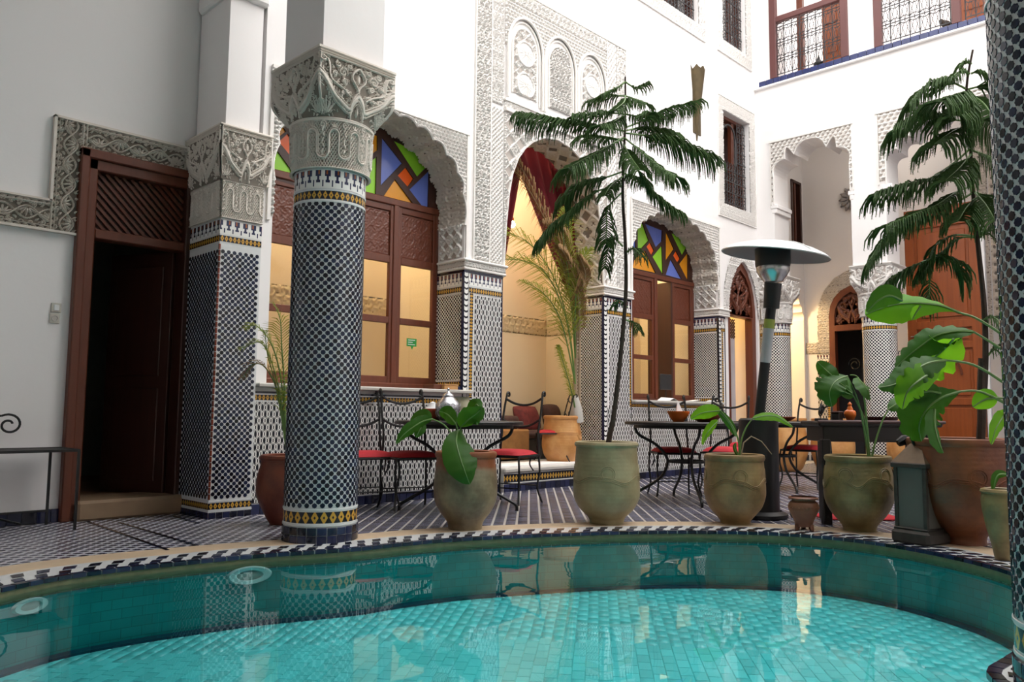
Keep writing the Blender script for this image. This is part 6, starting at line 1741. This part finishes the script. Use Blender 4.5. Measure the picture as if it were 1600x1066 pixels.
# ------------------------------------------------------------------ iron furniture
def scroll_pts(c, r, a0, turns, ax, az, n=16):
    c = Vector(c); return [c+Vector(ax)*(r*(1-.75*i/n)*math.cos(a0+turns*2*PI*i/n))+Vector(az)*(r*(1-.75*i/n)*math.sin(a0+turns*2*PI*i/n)) for i in range(n+1)]
def make_chair(label):
    t = thing('iron_chair', label, 'chair')
    ir = M['iron']; sw, sd, sh = .20, .20, .44
    rng = random.Random(5)
    cu = MB(); rows = []
    N = 15
    for j in range(N):
        for i in range(N):
            u = -1+2*i/(N-1); v = -1+2*j/(N-1); e = (1-abs(u)**4)*(1-abs(v)**4)
            cu.v.append((u*sw*(1-.06*v*v), v*sd, sh+.004+.045*e**.5))
    for j in range(N-1):
        for i in range(N-1): a = j*N+i; cu.f.append((a, a+1, a+N+1, a+N))
    b = len(cu.v)
    for j in range(N):
        for i in range(N):
            u = -1+2*i/(N-1); v = -1+2*j/(N-1); cu.v.append((u*sw*(1-.06*v*v), v*sd, sh-.004-.012*((1-abs(u)**4)*(1-abs(v)**4))**.5))
    for j in range(N-1):
        for i in range(N-1): a = b+j*N+i; cu.f.append((a, a+N, a+N+1, a+1))
    cu.build('seat_cushion', M['red_cushion'], t, local=True, smooth=True)
    fr = MB(); fr.tube([(sw, sd, sh-.01), (-sw, sd, sh-.01), (-sw, -sd, sh-.01), (sw, -sd, sh-.01), (sw, sd, sh-.01)], .011, 6); fr.build('seat_frame', ir, t, local=True)
    for sx in (-1, 1):
        lg = MB(); lg.tube(spline([(sx*sw, sd, sh), (sx*(sw+.012), sd+.01, .30), (sx*(sw-.004), sd-.015, .15), (sx*(sw+.02), sd+.03, .02)], 5), .0095, 6); lg.build('leg', ir, t, local=True, smooth=True)
        lg = MB(); lg.tube(spline([(sx*sw, -sd, sh), (sx*(sw+.006), -sd-.01, .28), (sx*(sw-.004), -sd+.015, .14), (sx*(sw+.015), -sd-.05, .0)], 5), .0095, 6); lg.build('leg', ir, t, local=True, smooth=True)
        po = MB(); po.tube(spline([(sx*sw, -sd, sh-.01), (sx*(sw-.012), -sd-.01, .62), (sx*(sw-.005), -sd-.055, .82), (sx*(sw-.012), -sd-.10, .98)], 6)+scroll_pts((sx*(sw-.012), -sd-.135, .985), .035, 0, .72, (0, 1, 0), (0, 0, 1)), .0105, 6); po.build('back_post', ir, t, local=True, smooth=True)
        po = MB(); po.tube(spline([(sx*sw, -.06, sh), (sx*sw*.92, -.05, .36), (sx*sw*.98, -.1, .30)], 4), .007, 5); po.build('bracket', ir, t, local=True, smooth=True)
    for z, yy in ((.70, -.03), (.82, -.055), (.90, -.078)):
        if z == .82: continue
        rl = MB(); rl.tube(spline([(-sw+.01, -sd+yy, z+.05), (-sw*.5, -sd+yy-.012, z+.005), (0, -sd+yy-.018, z-.012), (sw*.5, -sd+yy-.012, z+.005), (sw-.01, -sd+yy, z+.05)], 5), .0115, 6); rl.build('back_rail', ir, t, local=True, smooth=True)
    st_ = MB(); st_.tube([(sw, sd+.0, .16), (-sw, sd+.0, .16)], .006, 5); st_.build('stretcher', ir, t, local=True)
    st_ = MB(); st_.tube([(-sw, -sd, .16), (sw, -sd, .16)], .006, 5); st_.build('stretcher', ir, t, local=True)
    return t
proto = make_chair('iron chair with red cushion nearest the round column, left of the first table')
def place_at(o, px, D, face_px, face_D):
    p = dep(px, 645, D); q = dep(face_px, 645, face_D); o.location = (p.x, p.y, 0)
    o.rotation_euler = (0, 0, math.atan2(q.y-p.y, q.x-p.x)-PI/2)
specs = [(645, 6.75, 674, 6.35, None), (575, 6.72, 606, 6.32, 'iron chair whose back shows just right of the column, behind another chair'),
         (796, 7.2, 752, 6.75, 'iron chair with red cushion on the right side of the first table'),
         (1052, 8.0, 1080, 7.3, 'iron chair with bright red cushion behind the second table'), (1132, 8.2, 1100, 7.4, 'iron chair partly hidden by the leaves of the sandy pot'),
         (1258, 8.9, 1215, 8.4, 'dark iron chair standing right of the heater'),
         (862, 9.3, 800, 9.25, 'low iron chair with scrolled back on the step, left of the orange pot'), (1165, 9.6, 1215, 9.5, 'iron chair with curled back directly behind the heater')]
for i, (px, D_, fx, fD, lb) in enumerate(specs):
    o = proto if i == 0 else copy_tree(proto)
    if lb: o['label'] = lb
    place_at(o, px, D_, fx, fD); o['group'] = 'iron chairs around the cafe tables'
    if i == 6: o.location.z = .243; o.scale = (.78, .78, .78)
def make_table(label, px, D_, dia=1.12):
    p = dep(px, 645, D_); t = thing('iron_table', label, 'table', (p.x, p.y, 0), .4, 'iron cafe tables on the court floor')
    R_ = dia/2
    MB().lathe([(R_-.01, .715), (R_, .720), (R_, .738), (R_-.008, .745), (.001, .745)], 56).build('table_top', M['wood_black'], t, local=True)
    MB().lathe([(R_-.10, .685), (R_-.085, .685), (R_-.085, .717), (R_-.10, .717)], 48, cap0=False).build('apron_ring', M['iron'], t, local=True)
    for k in range(4):
        a = k*PI/2+.4; ca_, sa_ = math.cos(a), math.sin(a)
        pts = [(R_-.09, .70), (R_-.13, .62), (R_-.30, .52), (R_-.40, .38), (R_-.33, .22), (R_-.14, .10), (R_-.06, .05), (R_-.05, .0)]
        MB().tube(spline([(r*ca_, r*sa_, z) for r, z in pts], 5), .014, 6).build('leg', M['iron'], t, local=True, smooth=True)
    MB().lathe([(.155, .36), (.17, .36), (.17, .385), (.155, .385)], 32, cap0=False).build('leg_ring', M['iron'], t, local=True)
    return t
T1 = make_table('round black iron table with silver pot, behind the limewashed pot', 718, 6.68, 1.08)
T2 = make_table('round black iron table with orange bowls, left of the heater', 1072, 7.55, 1.16)
T3 = make_table('round black iron table between the heater and the console table', 1218, 8.8, 1.0)
zt_ = .745
def onT(T_, px, D_): p = dep(px, 645, D_); return (p.x, p.y, zt_)
# silver jar, brown pot
k = 6.6/FPX
t = thing('silver_jar', 'patterned silver jar with lid on the first iron table', 'jar', onT(T1, 700, 6.6))
MB().lathe(fine([(.05, 0), (.08, .02), (.105, .09), (.10, .14), (.06, .185), (.045, .20)]), 32, cap1=True).build('body', M['silver'], t, local=True, smooth=True)
MB().lathe(fine([(.05, .20), (.045, .215), (.02, .235), (.008, .25), (.012, .265), (.002, .275)]), 20).build('lid', M['silver'], t, local=True, smooth=True)
mb = MB()
for s_g in (-1, 1):
    for q in range(10):
        a = 2*PI*q/10; mb.tube([((.104 if abs(z-.1) < .05 else .09)*math.cos(a+s_g*(z-.03)*5), (.104 if abs(z-.1) < .05 else .09)*math.sin(a+s_g*(z-.03)*5), z) for z in (.03, .06, .09, .12, .15)], .002, 4)
mb.build('engraved_lattice', M['marble'], t, local=True)
t = thing('glass_vase', 'squat yellowish glass vase beside the silver jar', 'vase', onT(T1, 722, 6.7))
MB().lathe(fine([(.05, 0), (.08, .03), (.085, .10), (.06, .17), (.065, .20)]), 28).build('body', simple('amber_glass_vase', (.35, .33, .22), .1), t, local=True, smooth=True)
t = thing('clay_pot', 'small red-brown clay pot left of the silver jar', 'pot', onT(T1, 676, 6.7))
MB().lathe(fine([(.06, 0), (.075, .03), (.08, .08), (.075, .10)])+[(.065, .10), (.06, .05)], 28).build('body', M['bowl_red'], t, local=True, smooth=True)
MB().lathe([(.001, .16), (.025, .15), (.035, .12), (.06, .10)], 20).build('paper_lining', M['paper'], t, local=True, smooth=True)
def bowl(lb, px, D_, r, h, mt, T_=None, z=None):
    t = thing('bowl', lb, 'bowl', onT(T_, px, D_))
    MB().lathe(fine([(r*.45, 0), (r*.7, h*.3), (r*.95, h*.8), (r, h)])+[(r-.012, h), (r*.75, h*.5), (.001, h*.2)], 32).build('body', mt, t, local=True, smooth=True)
    return t
bowl('orange clay bowl holding a white napkin on the second iron table', 1060, 7.5, .105, .10, M['orange_ceramic'])
t = thing('napkin', 'white folded napkin standing in the orange clay bowl', 'napkin', onT(None, 1062, 7.5)); t.location.z += .07
mb = MB(); mb.add([(-.05, 0, 0), (.05, 0, 0), (.02, .015, .10), (-.02, .01, .13), (0, .05, 0), (0, -.04, .02)], [(0, 1, 2, 3), (1, 4, 2), (4, 0, 3, 2), (0, 5, 3), (5, 1, 3)]); mb.build('folded_cloth', M['paper'], t, local=True)
bowl('wide shallow red bowl partly behind the green leaves on the second table', 1103, 7.45, .15, .07, M['bowl_red'])
bowl('small shallow red bowl on the table right of the heater pole', 1218, 8.55, .17, .055, M['bowl_red'])

# console table
cxp = dep(1352, 645, 6.2); ang_c = math.atan2(RV.y, RV.x)
tc = thing('console_table', 'dark wooden console table behind the olive pot', 'table', (cxp.x, cxp.y, 0), ang_c)
MB().cbox(-.44, .50, -.20, .20, .735, .775, .012).build('table_top', M['wood_black'], tc, local=True)
MB().tube([(-.45, -.205, .772), (.51, -.205, .772)], .012, 8).build('rope_edge', simple('purple_brown_edge', (.09, .045, .045), .6), tc, local=True)
MB().cbox(-.40, .46, -.17, .17, .62, .738, .006).build('apron', M['wood_black'], tc, local=True)
for x, y in ((-.38, -.15), (-.28, .15), (.42, -.15), (.42, .15)): MB().cbox(x-.032, x+.032, y-.032, y+.032, 0, .64, .006).build('leg', M['wood_black'], tc, local=True)
def onC(px, dD=0): p = dep(px, 640, 6.15+dD); return (p.x, p.y, .776)
t = thing('orange_jar', 'round orange ceramic jar with pointed lid on the console table', 'jar', onC(1328))
MB().lathe(fine([(.018, 0), (.03, .015), (.044, .045), (.04, .075), (.02, .09)]), 28).build('body', M['orange_ceramic'], t, local=True, smooth=True)
MB().lathe(fine([(.024, .09), (.018, .105), (.012, .12), (.016, .13), (.002, .15)]), 18).build('lid', M['orange_ceramic'], t, local=True, smooth=True)
t = thing('tray', 'low dark red tray with rim on the console table', 'tray', onC(1376, .02))
MB().lathe([(.10, 0), (.115, .008), (.125, .035), (.118, .035), (.108, .012), (.001, .010)], 36).build('dish', simple('dark_red_lacquer', (.06, .008, .008), .3), t, local=True, smooth=True)
t = thing('brass_vase', 'polished brass vase at the far end of the console table', 'vase', onC(1413, .05))
MB().lathe(fine([(.03, 0), (.035, .01), (.05, .05), (.045, .09), (.015, .13), (.012, .17), (.02, .19)]), 28).build('body', M['brass'], t, local=True, smooth=True)
t = thing('orange_candle', 'red orange cone with white top behind the brass vase', 'candle', onC(1428, .1))
MB().lathe(fine([(.03, 0), (.034, .10), (.022, .17), (.01, .2)]), 20).build('body', M['orange_ceramic'], t, local=True, smooth=True)
MB().lathe(fine([(.01, .2), (.02, .22), (.008, .25)]), 16).build('tip', M['paper'], t, local=True, smooth=True)
for i, (px, lb) in enumerate(((1282, 'black scrolled iron bookend at the left end of the console table'), (1308, 'small dark carved box next to the orange jar'))):
    t = thing('scroll_holder' if i == 0 else 'dark_box', lb, 'holder' if i == 0 else 'box', onC(px))
    if i == 0:
        for q in range(3): MB().tube([Vector((0, 0, 0))+v for v in scroll_pts((.0+.02*q, .0, .06+.02*q), .04, q, 1.2, (1, 0, 0), (0, 0, 1))], .007, 5).build('scroll', M['iron'], t, local=True, smooth=True)
        MB().cbox(-.05, .07, -.03, .03, 0, .02, .004).build('base', M['iron'], t, local=True)
    else:
        MB().cbox(-.04, .04, -.03, .03, 0, .06, .006).build('body', M['wood_black'], t, local=True)
        MB().cbox(-.044, .044, -.034, .034, .06, .075, .005).build('lid', M['wood_dark'], t, local=True)

# patio heater
hp, HD = pot_at(1195, 812); hb = Vector((hp.x, hp.y, 0))+Vector((.717, .697, 0))*.12; HD += .12
th_ = thing('patio_heater', 'black patio heater with domed reflector standing by the pool', 'heater', hb)
kk = HD/FPX
MB().lathe([(.20, 0), (.215, .01), (.215, .035), (.17, .06)], 40).build('base_plate', M['black_metal'], th_, local=True, smooth=True)
MB().lathe([(30*kk, .05), (30*kk, .775), (27*kk, .79), (.001, .792)], 40).build('tank_cover', M['black_metal'], th_, local=True, smooth=True)
off = lambda px, py: dep(px, py, HD)-hb
tp, bt = off(1205, 478), off(1186, 655)
MB().tube([bt, tp], .040, 14).build('pole', M['black_metal'], th_, local=True, smooth=True)
a, b = off(1199, 545), off(1200.5, 500)
MB().tube([bt.lerp(tp, .50), bt.lerp(tp, .80)], .0425, 14).build('label_sleeve', simple('grey_label', (.42, .42, .44), .3), th_, local=True, smooth=True)
MB().tube([bt.lerp(tp, .80), bt.lerp(tp, .88)], .0430, 14).build('label_band', simple('yellow_green_label', (.33, .36, .06), .4), th_, local=True, smooth=True)
n0, n1 = off(1205, 482), off(1208, 443); MB().tube([n0, n1], [.062, .068], 18).build('burner_neck', M['black_metal'], th_, local=True, smooth=True)
c0 = off(1208, 443)
h0 = off(1208, 438); z = lambda y: (off(1208, y)).z
hx_, hy_ = h0.x, h0.y
MB().lathe([(.07, z(441)), (.105, z(432)), (.128, z(424)), (.131, z(418)), (.128, z(416))], 32, c=(hx_, hy_, 0), cap1=True).build('burner_bowl', M['steel'], th_, local=True, smooth=True)
for q in range(28):
    a = 2*PI*q/28; MB().tube([(hx_+.124*math.cos(a), hy_+.124*math.sin(a), z(420)), (hx_+.129*math.cos(a), hy_+.129*math.sin(a), z(391))], .0035, 4).build('screen_wire', M['black_metal'], th_, local=True)
MB().lathe([(.105, z(420)), (.11, z(394))], 28, c=(hx_, hy_, 0), cap0=False).build('emitter_screen', M['steel'], th_, local=True, smooth=True)
MB().lathe([(.132, z(417)), (.137, z(413)), (.138, z(388))], 32, c=(hx_, hy_, 0), cap0=False).build('screen_collar', M['black_metal'], th_, local=True, smooth=True)
dc = off(1211, 400); R_ = 81.5*kk
rt_ = Matrix.Rotation(math.radians(5), 3, RV) @ Matrix.Rotation(math.radians(6.5), 3, Vector((F.x, F.y, 0)).normalized())
def tilt(mb): mb.v = [tuple(dc+rt_ @ Vector(v)) for v in mb.v]; return mb
tilt(MB().lathe([(R_, 0), (R_+.003, .008), (R_*.92, .034), (R_*.72, .070), (R_*.45, .100), (R_*.2, .115), (.001, .118)], 56, cap0=False)).build('reflector', M['alu'], th_, local=True, smooth=True)
tilt(MB().lathe([(R_-.004, .003), (R_*.9, .024), (R_*.7, .058), (R_*.4, .086), (.001, .10)], 56, cap0=False)).build('reflector_underside', simple('dull_reflector_underside', (.30, .30, .30), .45, metal=.3), th_, local=True, smooth=True)
for q in range(3):
    a = 2*PI*q/3+.1
    tilt(MB().tube([(R_*f*math.cos(a), R_*f*math.sin(a), g) for f, g in ((1.0, .006), (.92, .037), (.72, .073), (.45, .103), (.1, .118))], .0045, 5)).build('panel_seam', M['alu'], th_, local=True, smooth=True)
wc = off(1232, 814)
for q in range(2):
    c_ = wc+Vector((RV.x, RV.y, 0))*(.035+.06*q); mb = MB(); mb.lathe([(.001, -.012), (.024, -.010), (.028, 0), (.024, .010), (.001, .012)], 16, cap0=False); mb.v = [(c_.x+x_, c_.y+z_, .028+y_) for x_, y_, z_ in mb.v]; mb.build('wheel', M['black_metal'], th_, local=True, smooth=True)

# floor lantern
lp = dep(1435, 645, 5.22); tl = thing('floor_lantern', 'weathered metal lantern with frosted panes between the olive and brown pots', 'lantern', (lp.x, lp.y, 0), ang_c+.55); tl.scale = (.93, .93, .97)
kk = 5.42/FPX; hw, hh_ = .125, .105
MB().cbox(-.165, .165, -.14, .14, 0, .095, .02).build('base', M['lantern_metal'], tl, local=True)
mb = MB(); mb.cbox(-.15, .15, -.125, .125, .095, .11, .006); mb.build('base_moulding', M['lantern_metal'], tl, local=True)
for sx in (-1, 1):
    for sy in (-1, 1): MB().cbox(sx*hw-.014, sx*hw+.014, sy*hh_-.014, sy*hh_+.014, .105, .50, .004).build('corner_post', M['lantern_metal'], tl, local=True)
for s_g in (-1, 1):
    MB().box(-hw, hw, s_g*hh_-.003, s_g*hh_+.003, .11, .50).build('pane', M['frost'], tl, local=True)
    MB().box(s_g*hw-.003, s_g*hw+.003, -hh_, hh_, .11, .50).build('pane', M['frost'], tl, local=True)
MB().cbox(-.155, .155, -.13, .13, .50, .535, .006).build('eaves', M['lantern_metal'], tl, local=True)
mb = MB(); mb.add([(-.15, -.125, .535), (.15, -.125, .535), (.15, .125, .535), (-.15, .125, .535), (-.05, -.04, .66), (.05, -.04, .66), (.05, .04, .66), (-.05, .04, .66)], [(0, 1, 5, 4), (1, 2, 6, 5), (2, 3, 7, 6), (3, 0, 4, 7), (4, 5, 6, 7)]); mb.build('roof', simple('worn_lantern_roof', (.13, .085, .05), .5, metal=.4, var=.5, scale=15), tl, local=True)
MB().tube([(-.06, 0, .655), (-.10, 0, .70), (-.05, 0, .735), (.05, 0, .735), (.10, 0, .70), (.06, 0, .655)], .012, 6).build('handle', M['iron'], tl, local=True, smooth=True)
t = thing('curved_horn', 'black curved horn-like object lying on top of the lantern', 'ornament', tuple(dep(1402, 692, 5.35)))
MB().tube([tuple(dep(x, y, 5.35)-dep(1402, 692, 5.35)) for x, y in ((1403, 693), (1412, 688), (1424, 686), (1434, 688))], [.024, .034, .030, .02], 8).build('body', M['iron'], t, local=True, smooth=True)
t.location.z -= 0

# left bench and scroll
tb = thing('iron_bench', 'slim black iron bench frame against the left wall', 'bench', (1.2, 6.1, 0))
zb = .535; x1 = 1.86; x0 = .2; y0, y1 = 5.90, 6.30
mb = MB(); mb.bar((x0, y0, zb), (x1, y0, zb), .018); mb.bar((x0, y1, zb), (x1, y1, zb), .018); mb.bar((x1, y0, zb), (x1, y1, zb), .018); mb.bar((x0, y0, zb), (x0, y1, zb), .018); mb.build('seat_frame', M['iron'], tb)
for x, y in ((x1, y0), (x1-.06, y1), (x0, y0), (x0, y1)): MB().bar((x, y, 0), (x, y, zb), .016).build('leg', M['iron'], tb)
MB().bar((x0, y1, .10), (x1-.06, y1, .10), .014).build('stretcher', M['iron'], tb)
MB().bar((x1-.45, y1, .10), (x1-.30, y0+.1, .06), .012).build('brace', M['iron'], tb)
for k in range(9): MB().box(x0+.01, x1-.01, y0+.02+k*.042, y0+.05+k*.042, zb-.004, zb+.004).build('seat_slat', M['iron'], tb)
mb = MB(); c_ = on('Y', 6.3, 14, 664); mb.tube([(c_.x+(.082-.060*i/30)*math.cos(2.2-i*.27), 6.30, c_.z+(.075-.055*i/30)*math.sin(2.2-i*.27)) for i in range(31)], .008, 6); mb.tube([(c_.x-.45, 6.30, c_.z+.03), (c_.x-.2, 6.30, c_.z+.03), (c_.x-.05, 6.30, c_.z+.062)], .008, 6); mb.build('back_scroll', M['iron'], tb, smooth=True)
MB().bar((c_.x-.45, 6.30, zb), (c_.x-.45, 6.30, c_.z+.03), .014).build('back_post', M['iron'], tb)

# wall sconce : horn-like bronze half cone on the white wall
ts = thing('wall_sconce', 'bronze torch-shaped wall sconce high on the white courtyard wall', 'sconce', (9.8, YW, 4.73))
zt0, zt1 = 0, 1.10
mb = MB(); n = 14; ring_ = []
for i, z_ in enumerate(np.linspace(0, 1, 8)):
    rr = .012+.13*z_**1.1; row = []
    for k in range(n+1):
        a = -PI*k/n; row.append((rr*math.cos(a), rr*.9*math.sin(a), z_*1.05+(.05*math.sin(k*1.9)+.04*(k % 3 == 0) if i == 7 else 0)))
    mb.v += row
for i in range(7):
    for k in range(n): mb.f.append((i*(n+1)+k, i*(n+1)+k+1, (i+1)*(n+1)+k+1, (i+1)*(n+1)+k))
mb.build('cone', M['rosette'], ts, local=True, smooth=True)
MB().box(-.10, .10, -.012, 0, .1, 1.0).build('back_plate', M['rosette'], ts, local=True)

# books, papers and stand on the sills
def sill_thing(name, lb, cat, px, z, y=YW+.02): p = on('Z', z, px, 600); q = on('Y', y, px, 600); return thing(name, lb, cat, (q.x, y, z))
zs1, zs3 = 1.036, .991
t = sill_thing('brown_book', 'thick brown book lying on the first window sill', 'book', 684, zs1, YW+.12)
MB().cbox(-.12, .10, -.08, .08, 0, .05, .004).build('cover', M['book'], t, local=True); MB().box(-.11, .102, -.075, .075, .006, .044).build('pages', M['stone'], t, local=True)
t = sill_thing('tan_box', 'tan wooden box beside the brown book on the sill', 'box', 699, zs1, YW+.06)
MB().cbox(-.09, .09, -.06, .06, .0, .042, .004).build('body', simple('tan_wood', (.45, .24, .09), .5), t, local=True); MB().cbox(-.093, .093, -.063, .063, .042, .052, .003).build('lid', bpy.data.materials['tan_wood'], t, local=True)
t = sill_thing('dark_folder', 'dark blue folder at the right end of the first sill', 'folder', 714, zs1, YW+.08)
MB().cbox(-.05, .09, -.07, .07, 0, .03, .003).build('cover', M['znavy'], t, local=True)
t = sill_thing('menu_stand', 'square dark woven panel on a thin stand on the second sill', 'stand', 1040, zs3, YW+.12)
MB().cbox(-.135, .135, -.012, .012, .15, .36, .006).build('woven_panel', M['iron_grey'], t, local=True); MB().tube([(0, 0, 0), (0, 0, .15)], .007, 6).build('stem', M['iron'], t, local=True); MB().lathe([(.05, 0), (.045, .01), (.01, .014)], 20).build('foot', M['iron'], t, local=True)
for i, (px, w_, a_, lb) in enumerate(((1043, .16, .2, 'white open newspaper on the second sill beside the dark stand'), (1085, .15, -.15, 'folded white paper lying flat in the middle of the second sill'), (1112, .12, .4, 'dark blue and white magazine at the right end of the second sill'))):
    t = sill_thing('newspaper', lb, 'paper', px, zs3, YW+.06)
    mb = MB(); mb.add([(-w_, -.09, 0), (0, -.09, .035 if i == 0 else .012), (w_, -.09, .004), (w_, .09, .004), (0, .09, .05 if i == 0 else .016), (-w_, .09, 0), (-w_, -.09, -.0), (w_, -.09, 0)], [(0, 1, 4, 5), (1, 2, 3, 4)])
    o = mb.build('sheet', M['paper'] if i < 2 else M['znavy'], t, local=True); t.rotation_euler = (0, 0, a_)
    mb = MB(); mb.add([(-w_*.9, -.07, .006), (w_*.3, -.085, .03), (w_*.5, .05, .03), (-w_*.7, .08, .010)], [(0, 1, 2, 3)]); mb.build('inner_sheet', M['paper'], t, local=True)

# alcove : curtains, sofa, cushions, stool, bulb
def curtain(lb, pts_top, pts_bot, y, name='curtain'):
    t = thing(name, lb, 'curtain', (pts_top[0][0], y, pts_bot[0][1]))
    mb = MB(); n = 60; m_ = 20
    for j in range(m_+1):
        v = j/m_
        for i in range(n+1):
            u = i/n
            def row(P_):
                k = min(len(P_)-2, int(u*(len(P_)-1))); f = u*(len(P_)-1)-k; return (P_[k][0]*(1-f)+P_[k+1][0]*f, P_[k][1]*(1-f)+P_[k+1][1]*f)
            a, b = row(pts_top), row(pts_bot); s2 = v**1.0
            x = a[0]*(1-s2)+b[0]*s2; z_ = a[1]*(1-s2)+b[1]*s2
            bow = math.sin(PI*v)*.06
            mb.v.append((x+bow*(u-.5)*.3, y+.028*math.sin(u*n*.62+v*1.3)*(.4+.6*(1-abs(v-.5))), z_))
    for j in range(m_):
        for i in range(n): a = j*(n+1)+i; mb.f.append((a, a+1, a+n+2, a+n+1))
    mb.build('cloth', M['curtain'], t, smooth=True, fix=False); return t
P6 = lambda x, y: (lambda w_: (w_.x, w_.z))(on('Y', 6.42, x, y))
curtain('burgundy curtain sweeping down to the right inside the central arch', [P6(782, 190), P6(905, 190)], [P6(893, 470), P6(908, 475)], 6.42)
curtain('burgundy curtain gathered at the left inside the central arch', [P6(750, 190), P6(832, 200)], [P6(768, 440), P6(790, 440)], 6.50)
MB().tube([(5.7, 6.45, 4.12), (8.2, 6.45, 4.12)], .015, 8)
tbu = thing('bare_bulb', 'glowing bare bulb hanging at the left of the central arch', 'lamp', tuple(on('Y', 6.9, 801, 351)))
MB().lathe(fine([(.001, -.045), (.025, -.03), (.032, 0), (.02, .03), (.012, .045)], 4), 20).build('glass', M['bulb'], tbu, local=True, smooth=True)
MB().lathe([(.014, .045), (.016, .05), (.016, .085), (.004, .09)], 14).build('socket', M['brass'], tbu, local=True); MB().tube([(0, 0, .09), (0, 0, 4.6-tbu.location.z)], .003, 5).build('cord', M['iron'], tbu, local=True)
q = tbu.location; lamp(q.x, q.y-.06, q.z, 9, (1, .82, .6), .03, 'bulb_light')
sofa = thing('banquette', 'low dark banquette with tan throw inside the central alcove', 'sofa', (7.1, 7.0, .243))
MB().cbox(5.95, 8.15, 6.72, 7.28, .243, .50, .02).build('seat_base', M['wood_black'], sofa); MB().cbox(5.95, 8.15, 6.68, 7.28, .50, .60, .04).build('mattress', M['cushion_dark'], sofa)
MB().cbox(6.55, 7.2, 6.665, 7.1, .26, .615, .02).build('throw', M['tan_throw'], sofa)
def cushion(lb, x, y, z_, w_, h_, mt, tilt=0, d_=.09):
    t = thing('cushion', lb, 'cushion', (x, y, z_), 0, 'cushions on the alcove banquette'); mb = MB(); N = 12
    for sgn in (1, -1):
        for j in range(N+1):
            for i in range(N+1):
                u = -1+2*i/N; v = -1+2*j/N; e = max(0, (1-u**4)*(1-v**4))**.5; pin = 1-.07*(u*u*v*v)
                yy = -sgn*d_*e; zz = v*h_*pin
                mb.v.append((u*w_*pin, yy*math.cos(tilt)+zz*math.sin(tilt)*1, h_*math.cos(tilt)+zz*math.cos(tilt)+yy*math.sin(tilt)))
        b = len(mb.v)-(N+1)**2
        for j in range(N):
            for i in range(N): a = b+j*(N+1)+i; mb.f.append((a, a+1, a+N+2, a+N+1))
    mb.build('cover', mt, t, local=True, smooth=True); return t
cushion('large dark cushion lying on the banquette behind the first table', 7.05, 6.98, .60, .26, .09, M['cushion_dark'])
cushion('red patterned cushion leaning at the right of the banquette', 7.55, 7.05, .60, .22, .16, simple('red_patterned_cushion', (.14, .02, .02), .8, var=.7, scale=22), .3)
cushion('dark upright cushion behind the orange pot', 7.98, 7.0, .60, .15, .17, M['cushion_dark'], .2)
cushion('dark upright cushion at the left end of the banquette', 6.3, 7.0, .60, .18, .17, M['cushion_dark'], .2)
# red carpet strip behind the pots, pool lights
a, b = dep(1303, 812, 5.95), dep(1410, 812, 5.95)
rp = on('Z', .004, 1350, 812); t = thing('red_carpet', 'thin edge of a red carpet on the floor behind the olive pot', 'carpet', (rp.x, rp.y, 0), ang_c)
MB().cbox(-.32, .32, -.05, .30, .003, .014, .004).build('pile', M['red_carpet'], t, local=True)
for px, py, lb, r_ in ((388, 897, 'round white underwater pool light ring near the round column', .125), (62, 948, 'round underwater pool light at the left end of the pool', .09)):
    c_ = min(CUR, key=lambda v: abs((lambda w_: (w_.x-v.x)**2+(w_.y-v.y)**2)(on('Z', -.1, px, py))))
    i = CUR.index(c_); d = (CUR[(i+2) % nC]-CUR[i-2]).normalized(); nrm = Vector((d.y, -d.x, 0))
    t = thing('pool_light', lb, 'pool light', (c_.x+nrm.x*.006, c_.y+nrm.y*.006, -.105), math.atan2(nrm.y, nrm.x))
    mb = MB(); mb.lathe([(r_*.55, .002), (r_*.60, .016), (r_*.9, .018), (r_, .004), (r_, 0)], 36, cap0=False); mb.v = [(z_, x_, y_*.40) for x_, y_, z_ in mb.v]; mb.build('rim', M['pool_light'], t, local=True, smooth=True)
    mb = MB(); mb.lathe([(r_*.58, .004), (r_*.3, .010), (.001, .012)], 28, cap0=False); mb.v = [(z_, x_, y_*.40) for x_, y_, z_ in mb.v]; mb.build('lens', M['marble'], t, local=True, smooth=True)
